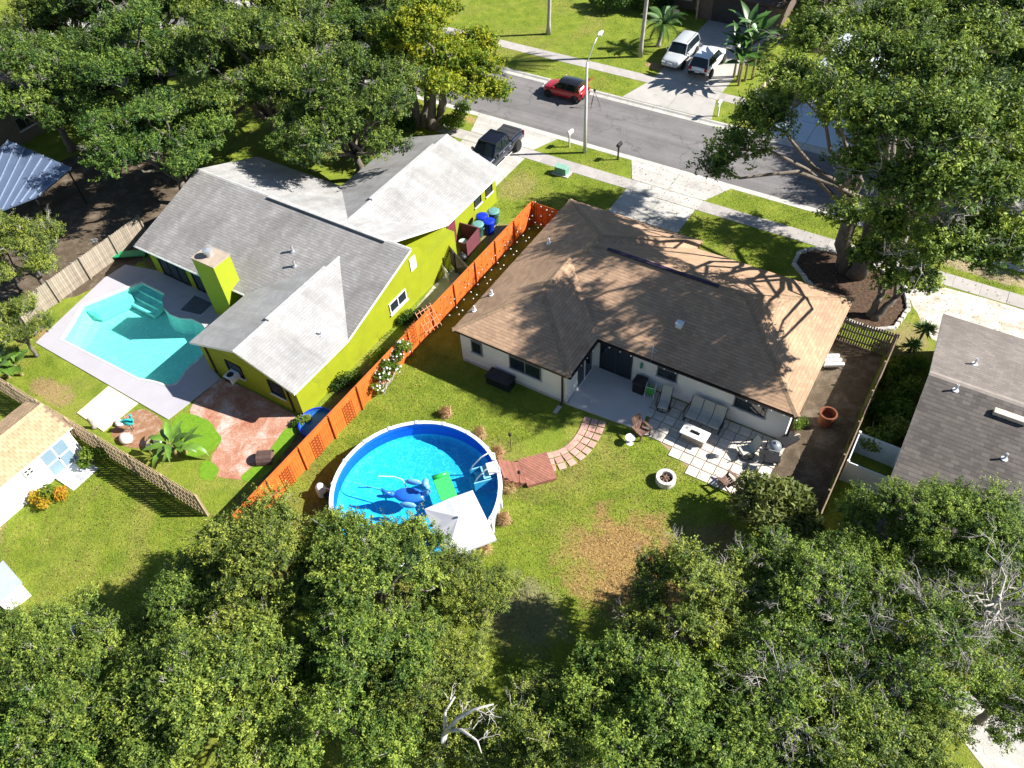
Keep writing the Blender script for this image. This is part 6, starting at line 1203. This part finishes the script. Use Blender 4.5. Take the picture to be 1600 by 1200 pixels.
# big street oak
OAK = [((-10.24, 37.68, 9), 1.5), ((-10.81, 36.40, 8.5), 1.1), ((-9.47, 39.43, 10), 1.6), ((-9.17, 42.06, 11), 1.9), ((-8.84, 46.84, 11.5), 2.2), ((-6.54, 38.48, 12.5), 2.0), ((-5.43, 41.89, 13), 2.4), ((-5.82, 49.74, 12), 2.4), ((-2.64, 40.37, 14), 2.5), ((-1.25, 46.20, 13), 2.5), ((-3.30, 34.96, 14), 2.2), ((-0.89, 34.11, 14.5), 2.4), ((0.81, 38.23, 14), 2.4),
       ((-1.29, 33.05, 12.5), 2.0), ((0.90, 32.87, 13), 2.3), ((2.53, 36.11, 12.5), 2.3), ((-3.67, 34.29, 12), 1.5), ((-1.89, 34.13, 9.5), 1.4), ((1.14, 32.24, 10.5), 1.6), ((3.10, 33.54, 10.5), 2.0), ((0.40, 33.20, 8), 1.2), ((-3.82, 36.52, 8), 0.9), ((2.0, 47.0, 7.5), 2.2), ((-1.5, 48.5, 8.0), 2.2), ((-5.0, 47.0, 8.5), 1.8), ((5.0, 45.0, 8.0), 2.2)]
OAK = [(p, r*0.86) for p, r in OAK]
tree('oak_tree', 'huge spreading oak with thick trunk in the stone edged bed', (-3.2, 42.2, 0), 9.0, 7.5, 16.0, 17, 500, 20, 17, 0.20, oakg, 201, 0.5, 0.72, lean=(0.6, 0.2), bare_n=60, sig=0.19, stems=[(-0.1, 0.1, -1.0, -0.6), (0.5, -0.1, 1.4, -0.8), (0.3, 0.4, 0.8, 0.6)], fork_z=5.4, twigs=0.35, given=OAK, lim=0.62)
tree('oak_tree', 'dark bushy smaller oak growing close behind the slatted fence', (-0.9, 38.9, 0), 2.3, 2.6, 5.6, 6, 150, 13, 13, 0.2, oakg, 202, 0.22, 0.7, lean=(0.3, 0.6), sig=0.15, stems=[(0, 0, 0.1, 0.2), (0.3, -0.2, 0.9, 0.5)])
# trees across the street and left
t3 = tree('shade_tree', 'yellow green shade tree with several trunks beside the street', (-36.6, 43.9, 0), 5.4, 3.2, 11.0, 15, 360, 18, 14, 0.23, yelm, 203, 0.36, 0.7, lean=(1.4, 0.4), sig=0.18, stems=[(-0.9, -0.1, -1.7, 0.4), (-0.2, 0.1, -0.2, 1.2), (0.5, 0.0, 0.7, 0.2), (0.9, 0.2, 1.9, 0.4)], fork_z=3.6, bare_n=4)
lo = tree('oak_tree', 'large oak at the upper left behind the green house', (-45.5, 36.5, 0), 6.6, 4.4, 10.5, 17, 300, 22, 18, 0.19, oakd, 204, 0.36, 0.72, group='oaks at the upper left', sig=0.18, bare_n=26, twigs=0.35)
for x, y, rot, s_, lb in [(-46.3, 27.6, 60, 0.8, 'oak overhanging the left gable of the green house'), (-54.5, 32.5, 150, 0.95, 'oak between the dark roofed house and the green house'), (-36.6, 35.6, 210, 0.86, 'oak in front of the green house porch'), (-52.0, 43.5, 280, 1.05, 'oak at the top edge left of the yellow green tree'), (-63.0, 41.0, 20, 1.0, 'oak at the top edge near the left corner'), (-43.5, 48.0, 100, 0.8, 'oak directly behind the yellow green tree'), (-70.0, 37.5, 200, 0.8, 'oak in the top left corner'), (-60.0, 28.0, 300, 0.85, 'oak beside the dark roofed house at the left edge')]:
    copy_tree(lo, (x, y, 0), R(rot), lb, (s_, s_, s_))
for x, y, rot, s_, lb in [(2.5, 57.6, 80, 0.9, 'leafy tree at the far kerb behind the huge oak'), (10.5, 54.6, 310, 0.8, 'leafy tree at the far kerb at the right edge'), (3.5, 64.0, 40, 1.15, 'leafy tree in the top right corner across the street'), (-3.5, 65.5, 130, 0.85, 'leafy tree beside the white driveway across the street'), (-14.6, 72.5, 230, 0.75, 'leafy tree between the two far houses')]:
    o = copy_tree(lo, (x, y, 0), R(rot), lb, (s_, s_, s_)); o['group'] = 'trees on the far right side'
lt = copy_tree(src[3], (-46.79, 15.95, 3.5)[:2]+(0,), R(40), 'bushy tree with bare branches at the left edge by the pool', (0.95, 0.95, 0.95)); lt['group'] = 'trees at the left edge'
lt = copy_tree(src[3], (-42.75, 12.00, 2.5)[:2]+(0,), R(160), 'low twiggy tree over the left corner of the pool deck', (0.7, 0.7, 0.72)); lt['group'] = 'trees at the left edge'

# shrubs built from single leaves
def shrub(name, label, loc, blobs, n, L, W, m, seed, stemm=None, cat='shrub', up=0.6, group=None, flower=None):
    rng = np.random.default_rng(seed); t = thing(name, label, cat, loc, 0, group); bl = np.array(blobs, float); wgt = bl[:, 3]**2; i = rng.choice(len(bl), n, p=wgt/wgt.sum()); u = unit(rng, n); P = bl[i, :3]+u*bl[i, 3:4]*(rng.random((n, 1))**0.4)*np.array([1, 1, 0.85]); P[:, 2] = np.maximum(P[:, 2], 0.03)
    N = rng.normal(size=(n, 3))*0.7+u*0.4; N[:, 2] += up; T = u+rng.normal(size=(n, 3))*0.6
    cl = rng.normal(0.5, 0.2, len(bl))[i]; link('foliage', leaf_mesh('foliage', P, N, T, L*rng.uniform(0.7, 1.25, n), W*rng.uniform(0.8, 1.2, n), cl+rng.normal(0, 0.17, n), m), t)
    b = MB()
    for k in range(len(bl)): b.tube(curve((0.1*rng.normal(), 0.1*rng.normal(), 0), bl[k, :3], rng, 4, 0.2), [0.035, 0.028, 0.02, 0.01], 5, False)
    ob('stem', b, stemm or twigm, t)
    if flower:
        fm_, nf, fs = flower; j = rng.integers(0, n, nf); u2 = unit(rng, nf); Pf = bl[i[j], :3]+u2*bl[i[j], 3:4]*1.02; Nf = u2.copy(); Nf[:, 2] += 0.8; link('flowers', leaf_mesh('flowers', Pf, Nf, rng.normal(size=(nf, 3)), fs, fs, rng.random(nf), fm_), t)['kind'] = 'stuff'
    return t
whf = leaf_mat('white_petals', (0.6, 0.55, 0.55), (0.75, 0.72, 0.72), (0.8, 0.8, 0.78), 0.2); brightm = leaf_mat('bright_shrub_leaves', (0.045, 0.10, 0.012), (0.12, 0.20, 0.02), (0.28, 0.32, 0.06), 0.35); crot = leaf_mat('croton_leaves', (0.10, 0.16, 0.015), (0.40, 0.30, 0.02), (0.55, 0.22, 0.03), 0.3); ti_m = leaf_mat('copper_leaves', (0.10, 0.03, 0.02), (0.28, 0.10, 0.06), (0.45, 0.22, 0.14), 0.3); darkm = leaf_mat('dark_shrub_leaves', (0.015, 0.04, 0.008), (0.04, 0.09, 0.014), (0.10, 0.16, 0.025), 0.3)
shrub('plumeria_shrub', 'big leafy shrub with long glossy leaves at the patio corner', (-1.6, 22.4, 0), [(0, 0, 2.3, 1.0), (1.1, 0.3, 2.2, 0.9), (-0.9, 0.4, 1.8, 0.8), (0.3, -1.0, 1.9, 0.9), (-0.8, -0.7, 1.6, 0.8), (1.2, -0.8, 1.7, 0.8), (0.6, 0.9, 1.8, 0.7), (2.0, -0.3, 1.8, 0.7)], 5200, 0.36, 0.12, leaf_mat('plumeria_leaves', (0.07, 0.10, 0.02), (0.15, 0.19, 0.05), (0.28, 0.31, 0.12), 0.3), 301)
shrub('flowering_vine', 'white flowering vine climbing over the orange fence', (-22.6, 19.9, 0), [(0.05, y, z, r) for y, z, r in ((-0.4, 1.0, 0.28), (0.1, 1.4, 0.35), (0.7, 1.7, 0.35), (1.2, 1.2, 0.4), (1.7, 1.5, 0.4), (2.2, 1.9, 0.35), (2.6, 1.4, 0.35), (1.5, 0.7, 0.3), (0.6, 0.9, 0.3), (-0.2, 0.5, 0.25))], 2600, 0.14, 0.08, brightm, 302, cat='vine', flower=(whf, 130, 0.12))
shrub('hedge', 'dark green hedge filling the gap beside the grey roofed house', (2.0, 32.3, 0), [(random.uniform(-0.6, 0.6), -3.4+0.45*k, random.uniform(0.5, 1.1), random.uniform(0.5, 0.75)) for k in range(16)], 9000, 0.2, 0.1, brightm, 303, cat='hedge')
for i, (p, s_, lb) in enumerate([((-24.13, 22.07, 0), 0.5, 'low dark shrub at the foot of the lime wall near the vine'), ((-24.84, 19.41, 0), 0.55, 'low dark shrub at the middle of the lime wall'), ((-24.72, 25.40, 0), 0.5, 'low dark shrub by the lime wall near the gate'), ((-25.21, 16.01, 0), 0.3, 'weedy tuft at the rear corner of the green house')]):
    shrub('shrub', lb, p, [(0, 0, s_*0.7, s_), (s_*0.8, s_, s_*0.6, s_*0.8), (-s_*0.4, -s_, s_*0.5, s_*0.7)], 900, 0.15, 0.07, brightm if i in (0, 3) else darkm, 310+i, group='shrubs by the lime wall')
shrub('croton_shrub', 'yellow and orange croton in front of the white shed', (-33.20, 5.84, 0), [(0, 0, 0.5, 0.5), (0.5, 0.3, 0.4, 0.42), (-0.4, -0.4, 0.4, 0.42), (0.2, -0.5, 0.35, 0.35)], 900, 0.24, 0.09, crot, 320)
shrub('shrub', 'leafy green shrub at the corner of shed and tan fence', (-33.19, 8.44, 0), [(0, 0, 0.7, 0.45), (0.3, 0.4, 0.5, 0.4), (0, -0.4, 0.45, 0.35)], 700, 0.2, 0.12, brightm, 321)
shrub('copper_shrub', 'copper leaved shrub in front of the green house porch', (-41.60, 34.85, 0), [(0, 0, 1.2, 0.5), (0.5, 0.2, 1.0, 0.4), (-0.6, 0, 0.9, 0.5)], 700, 0.3, 0.12, ti_m, 322); shrub('copper_shrub', 'copper leaved shrub beside the oak over the front lawn', (-40.88, 38.13, 0), [(0, 0, 1.3, 0.45), (0.4, 0.1, 1.1, 0.35)], 450, 0.3, 0.12, ti_m, 323)
shrub('shrub', 'dense shrub at the foot of the yellow green tree', (-34.03, 44.38, 0), [(0, 0, 1.0, 0.8), (0.3, 0.5, 1.8, 0.7), (-0.6, -0.3, 0.8, 0.7)], 1700, 0.22, 0.12, brightm, 324); shrub('shrub', 'dark bush left of the yellow green tree trunks', (-37.43, 42.65, 0), [(0, 0, 0.7, 0.7), (-0.9, 0, 0.6, 0.6)], 1000, 0.22, 0.12, darkm, 325)
shrub('shrub', 'dark bush against the house across the street', (-29.5, 69.6, 0), [(0, 0, 1.0, 1.0), (1.6, 0.2, 0.8, 0.8), (-1.7, 0, 0.9, 0.9)], 2600, 0.25, 0.12, darkm, 326); shrub('shrub', 'bushy shrub by the palm at the top edge', (-33.5, 68.0, 0), [(0, 0, 0.9, 0.9), (1.4, 0.5, 1.2, 1.0), (-1.2, 0.8, 0.9, 0.8)], 2600, 0.25, 0.12, oakg, 327)
shrub('shrub', 'sapling by the white mailbox across the street', (-14.8, 56.4, 0), [(0, 0, 0.7, 0.5), (0.5, 0.2, 0.9, 0.4)], 600, 0.2, 0.1, brightm, 328); shrub('shrub', 'low shrub in the dirt side yard at the house corner', (-1.9, 28.6, 0), [(0, 0, 0.4, 0.35), (0.2, 0.4, 0.3, 0.3)], 450, 0.16, 0.06, brightm, 329)
shrub('shrub', 'bright green shoot below the round pool', (-16.14, 9.26, 2)[:2]+(0,), [(0, 0, 2.2, 0.6), (0.4, 0.2, 1.9, 0.5)], 700, 0.2, 0.1, leaf_mat('lime_shoot_leaves', (0.08, 0.2, 0.01), (0.16, 0.32, 0.02), (0.26, 0.42, 0.03), 0.4), 330)
shrub('creeper', 'bright yellow green creeper trailing over the oak right of centre', (-1.33, 12.36, 4.5)[:2]+(3.2,), [(0.25*math.sin(k*0.9), 1.6-0.42*k, 1.2-0.12*k+0.2*math.sin(k), 0.33) for k in range(9)], 2200, 0.17, 0.1, leaf_mat('creeper_leaves', (0.10, 0.18, 0.01), (0.26, 0.32, 0.015), (0.38, 0.40, 0.02), 0.4), 331, cat='vine')
# ornamental grass
grassm = leaf_mat('dry_grass_blades', (0.30, 0.19, 0.09), (0.45, 0.30, 0.15), (0.58, 0.42, 0.24), 0.3)
def blades(rng, n, h, spread):
    a = rng.random(n)*6.283; d = np.stack([np.cos(a), np.sin(a), np.zeros(n)], 1); out = rng.uniform(0.15, 1.0, n)[:, None]*spread; C = d*out*0.5; C[:, 2] = h*rng.uniform(0.35, 0.6, n); T = d*out; T[:, 2] = h*rng.uniform(0.7, 1.1, n); N = d*0.9+rng.normal(size=(n, 3))*0.3; N[:, 2] += 0.5
    return C, N, T, np.linalg.norm(T, axis=1)
for i, (p, lb) in enumerate([((-18.54, 20.37, 0), 'behind the far rim of the round pool'), ((-16.11, 20.03, 0), 'at the upper right rim of the round pool'), ((-14.61, 19.44, 0), 'just above the wooden pool steps'), ((-13.02, 17.93, 0), 'just below the wooden pool steps'), ((-12.26, 16.23, 0), 'at the right rim of the round pool beside the parasol'), ((-12.22, 14.44, 0), 'at the near corner of the parasol')]):
    rng = np.random.default_rng(400+i); t = thing('fountain_grass', 'clump of dry tan fountain grass '+lb, 'ornamental grass', p, 0, 'dry fountain grasses round the pool'); C, N, T, L = blades(rng, 420, 0.75 if i else 0.6, 0.55); link('blades', leaf_mesh('blades', C, N, T, L, 0.03, rng.random(420), grassm), t)
    b = MB(); b.lathe([(0.16, 0), (0.2, 0.05), (0.08, 0.15)], n=10); ob('crown_base', b, mat('straw', (0.3, 0.2, 0.1), 0.95), t)
# spiky plants
yum = leaf_mat('yucca_leaves', (0.03, 0.08, 0.012), (0.08, 0.16, 0.03), (0.16, 0.25, 0.07), 0.3)
def yucca(loc, h, n, Ls, label, seed, group='spiky yuccas'):
    rng = np.random.default_rng(seed); t = thing('yucca', label, 'yucca', loc, 0, group); b = MB(); b.tube([(0, 0, 0), (0.05, 0, h)], [0.09, 0.06], 7); ob('trunk', b, bark, t); u = unit(rng, n); u[:, 2] = np.abs(u[:, 2])*1.1-0.15; C = u*Ls*0.5+np.array([0.05, 0, h]); N = rng.normal(size=(n, 3))*0.3; N[:, 2] += 1; link('leaves', leaf_mesh('leaves', C, N, u, Ls, 0.07, rng.random(n), yum), t)
yucca((-37.78, 37.97, 0), 1.3, 110, 1.0, 'tallest spiky yucca on the front lawn of the green house', 501); yucca((-37.97, 36.73, 0), 0.9, 90, 0.85, 'spiky yucca left of the tallest one on the front lawn', 502); yucca((-36.64, 36.67, 0), 0.7, 90, 0.8, 'shortest spiky yucca at the garage eave', 503)
yucca((2.0, 37.6, 0), 1.3, 110, 0.8, 'spiky yucca at the front corner of the grey roofed house', 504); yucca((1.75, 36.9, 0), 0.5, 90, 0.7, 'low spiky yucca beside the slatted fence', 505)
# broad-leaved plants: every leaf is its own part
def blade_leaf(L, W, droop, n=7):
    mb = MB(); vs = []
    for i in range(n+1):
        u = i/n; x = L*u*(1-0.25*droop*u*u); z = L*(0.55*u-droop*u*u*0.75); w = W*math.sin(math.pi*min(1, 0.12+0.88*u)**0.75)*0.5 if u > 0.16 else 0.02
        if u >= 0.999: w = 0.01
        vs += [(x, -w, z+w*0.35), (x, 0, z), (x, w, z+w*0.35)]
    mb.add(vs, [f for i in range(n) for f in ((i*3, i*3+3, i*3+4, i*3+1), (i*3+1, i*3+4, i*3+5, i*3+2))]); return mb
def banana(name, label, loc, stems, m, Ls, seed, cat='banana plant', droop=0.75, wid=0.28):
    rnd = random.Random(seed); t = thing(name, label, cat, loc); protos = [None]*3
    for (sx, sy, h, n) in stems:
        b = MB(); b.tube([(sx, sy, 0), (sx, sy, h)], [0.11, 0.06], 8); ob('stem', b, mat('banana_stem', (0.24, 0.20, 0.08), 0.8), t)
        for k in range(n):
            j = rnd.randrange(3); a = k*2.4+rnd.uniform(-.3, .3); lp = (sx, sy, h-0.1+0.05*rnd.random())
            if protos[j] is None: protos[j] = o = ob('leaf', blade_leaf(Ls*(0.85+0.15*j), Ls*wid, droop*(0.55+0.35*j)), m, t, loc=lp, smooth=True)
            else: o = share(protos[j], t, lp)
            o.rotation_euler = (rnd.uniform(-.2, .2), rnd.uniform(-.45, .25), a)
    return t
bam = mat('banana_leaf', (0.10, 0.19, 0.022), 0.45, 0.25, 3, rnd=0.25, spec=0.5); bopm = mat('bird_of_paradise_leaf', (0.055, 0.125, 0.022), 0.4, 0.25, 3, rnd=0.3, spec=0.5)
banana('banana_plant', 'banana plant with drooping leaves beside the tan fence', (-29.52, 11.00, 0), [(0, 0, 1.1, 11), (0.3, 0.35, 0.8, 7)], bam, 1.8, 601, wid=0.22); banana('banana_plant', 'banana plant at the left edge by the pool deck corner', (-42.71, 10.03, 0), [(0, 0, 1.2, 10), (0.5, 0.5, 0.9, 7)], bam, 1.7, 602)
banana('bird_of_paradise', 'tall banana-leaved clump beside the white crossover across the street', (-17.56, 61.12, 0), [(0, 0, 2.6, 8), (0.5, 0.4, 3.4, 8), (-0.5, 0.5, 3.0, 8), (0.3, -0.5, 2.0, 8), (0.9, 0.9, 3.8, 8), (-0.1, 1.0, 4.2, 8)], bopm, 2.1, 603, 'clump plant', 0.35, 0.3)
# palms
pfm = mat('palm_frond', (0.055, 0.12, 0.02), 0.5, 0.3, 2, rnd=0.25); ptm = mat('palm_trunk', (0.40, 0.37, 0.33), 0.9, 0.2, 3, 0.5, 10)
def palm(label, loc, h, seed, nf=22, FL=3.0):
    rnd = random.Random(seed); t = thing('palm_tree', label, 'palm', loc, 0, 'palms across the street'); b = MB(); k = 8; b.tube([(0.25*math.sin(i/k*1.5), 0.1*i/k, h*i/k) for i in range(k+1)], [0.26]+[0.17-0.03*i/k for i in range(k)], 12); ob('trunk', b, ptm, t, smooth=True); top = (0.25*math.sin(1.5), 0.1, h)
    m_ = MB(); n = 16; prev = None; mid = []
    for i in range(n+1): u = i/n; mid.append(Vector((FL*u*(1-0.2*u*u), 0, FL*(0.5*u-0.75*u*u))))
    m_.tube(mid, [0.03-0.02*i/n for i in range(n+1)], 4, False)
    for i in range(2, n+1):
        for q in (0, 0.5):
            p = mid[i-1].lerp(mid[i], q); ll = 0.62*math.sin(math.pi*(0.15+0.8*i/n))
            for s in (-1, 1): d = Vector((0.45, s*0.8, -0.35))*ll; w_q = Vector((0.035, 0, 0)); m_.add([p-w_q, p+w_q, p+d], [(0, 1, 2)])
    f0 = None
    for j in range(nf):
        a = j*2.4; el = rnd.uniform(-0.85, 0.75)
        if f0 is None: f0 = o = ob('frond', m_, pfm, t, loc=top)
        else: o = share(f0, t, top)
        o.rotation_euler = (0, el, a); o.scale = (rnd.uniform(.85, 1.1),)*3
palm('palm at the top edge left of the street lamp', (-35.77, 61.79, 0), 8.5, 701); palm('palm beside the driveway with the parked cars', (-26.53, 61.59, 0), 9.0, 702); palm('low drooping palm at the top edge by the dark porch', (-25.93, 63.96, 0), 2.0, 703, 24, 2.4)

# ------------------------------------------------------------------ things half hidden under the foreground trees
wr_ = thing('shed_roof', 'small pale metal roofed shed at the left edge below the lawn', 'shed', (-30.21, 1.35, 0), R(-8)); b = MB(); b.box((0, 0, 0.55), (1.5, 1.1, 1.1)); ob('wall', b, whitep, wr_); b = MB(); b.add([(-0.9, -0.7, 1.1), (0.9, -0.7, 1.1), (0.9, 0.7, 1.3), (-0.9, 0.7, 1.3), (-0.9, -0.7, 1.04), (0.9, -0.7, 1.04), (0.9, 0.7, 1.24), (-0.9, 0.7, 1.24)], [(0, 1, 2, 3), (7, 6, 5, 4), (0, 4, 5, 1), (1, 5, 6, 2), (2, 6, 7, 3), (3, 7, 4, 0)]); ob('roof', b, mat('pale_blue_metal', (0.45, 0.50, 0.54), 0.5, 0.1), wr_)
bb_ = thing('raised_bed', 'blue painted timber bed under the lower left oaks', 'raised bed', (-25.20, 1.25, 0), R(-32)); 
for c, s in (((0, 0, 0.25), (2.0, 0.1, 0.5)), ((0, 1.0, 0.25), (2.0, 0.1, 0.5)), ((-0.95, 0.5, 0.25), (0.1, 0.9, 0.5)), ((0.95, 0.5, 0.25), (0.1, 0.9, 0.5))): b = MB(); b.box(c, s); ob('board', b, mat('slate_blue_paint', (0.05, 0.13, 0.22), 0.6), bb_)
b = MB(); b.box((0, 0.5, 0.2), (1.8, 0.88, 0.3)); ob('soil', b, mulch, bb_)
cw = MB(); cw.sheet([q[:2] for q in ((7.36, 17.69, 0), (8.12, 18.74, 0), (10.35, 19.75, 0), (12.54, 16.93, 0), (10.09, 15.73, 0))], [], 0.012); structure('driveway', cw, drivem, 'white concrete pad at the bottom right under the oaks')
bh2 = thing('house', 'pale roofed house mostly hidden under the oaks at the bottom left', 'house', (-13.2, -0.6, 0)); roof('roof', [([(-21, -4.5, 2.4), (-21, -0.6, 2.9), (-12.2, 0.4, 2.9), (-12.2, -4.5, 2.4)], (1, 0))], mat('pale_roof_coating', (0.50, 0.54, 0.57), 0.7, 0.08, 1.0), bh2, 0.15, whitep); b = MB(); b.prism(quadr(-20.6, -12.6, -4.3, -0.9), 0, 2.2); ob('wall', b, stucco, bh2, world=True)

# ------------------------------------------------------------------ rough grass blades on the lawns (same material as the ground sheet)
rng = np.random.default_rng(900)
def scatter(x0, x1, y0, y1, dens, keep):
    n = int((x1-x0)*(y1-y0)*dens); P = np.stack([rng.uniform(x0, x1, n), rng.uniform(y0, y1, n), np.zeros(n)], 1); cl = np.sin(P[:, 0]*2.1+1.3*np.sin(P[:, 1]*1.7))*np.sin(P[:, 1]*2.6+np.sin(P[:, 0]*1.9)); P = P[rng.random(n) < 0.75+0.25*cl]
    return P[keep(P[:, 0], P[:, 1])]
def not_pools(x, y): return ((x-PX)**2+(y-PY)**2 > (PR+0.05)**2) & ~((x > -14.2) & (x < -10.2) & (y > 18.4) & (y < 24.2) & (np.abs((x+12.2)*0.75-(y-21.4)*0.45) < 1.1))
Q = [scatter(-22.7, -2.4, 9.5, 24.1, 420, lambda x, y: not_pools(x, y) & ~((y > 23.0+np.abs(x+4.9)*0.42) & (x > -9.2))), scatter(-33.9, -23.0, -2, 9.0, 420, lambda x, y: x > -40), scatter(-48, -34.0, -2, 3.0, 300, lambda x, y: x > -60),
     scatter(-27.3, -19.2, 37.2, 43.5, 300, lambda x, y: (x > -26.3) | (y > 38.6)), scatter(-13.6, -6.4, 37.0, 43.5, 300, lambda x, y: y > 0), scatter(-26.5, -20.4, 44.85, 46.95, 300, lambda x, y: y > 0), scatter(-12.4, 6, 44.85, 46.95, 250, lambda x, y: y > 0), scatter(-46, -25, 54.8, 57.7, 200, lambda x, y: y > 0), scatter(-46, -24.2, 59, 69, 150, lambda x, y: y > 0), scatter(-45, -40, 9.4, 13.5, 300, lambda x, y: (y < 9.3+(-x-36)*0.35+1.0))]
Q = np.concatenate(Q); n = len(Q); h = rng.uniform(0.025, 0.065, n); a = rng.uniform(0, 6.283, n); ln = rng.uniform(0.2, 1.1, n); T = np.stack([np.cos(a)*ln, np.sin(a)*ln, np.ones(n)], 1); T /= np.linalg.norm(T, axis=1, keepdims=True); C = Q+T*(h*0.5)[:, None]; N = np.stack([-np.cos(a), -np.sin(a), np.ones(n)*0.9], 1)
gb = link('grass', leaf_mesh('grass', C, N, T, h*1.2, 0.03, rng.random(n), lawn), None); gb['kind'] = 'stuff'; gb['label'] = 'short rough grass blades of the lawns'

nf = 2600; P = np.concatenate([np.stack([rng.uniform(-22, -2.5, 1100), rng.uniform(9.5, 24, 1100), np.full(1100, 0.05)], 1), np.stack([rng.uniform(-20, 6, 900), rng.uniform(37.8, 47, 900), np.full(900, 0.05)], 1), np.stack([rng.uniform(-36, -23, 600), rng.uniform(-2, 9, 600), np.full(600, 0.05)], 1)])
P = P[not_pools(P[:, 0], P[:, 1])]; nf = len(P); N = rng.normal(size=(nf, 3))*0.3; N[:, 2] += 1
fl_o = link('fallen_leaves', leaf_mesh('fallen_leaves', P, N, rng.normal(size=(nf, 3)), 0.1, 0.06, rng.random(nf), leaf_mat('dry_fallen_leaves', (0.10, 0.06, 0.03), (0.24, 0.15, 0.06), (0.40, 0.29, 0.12), 0.1)), None); fl_o['kind'] = 'stuff'; fl_o['label'] = 'dry fallen leaves scattered over the lawns'
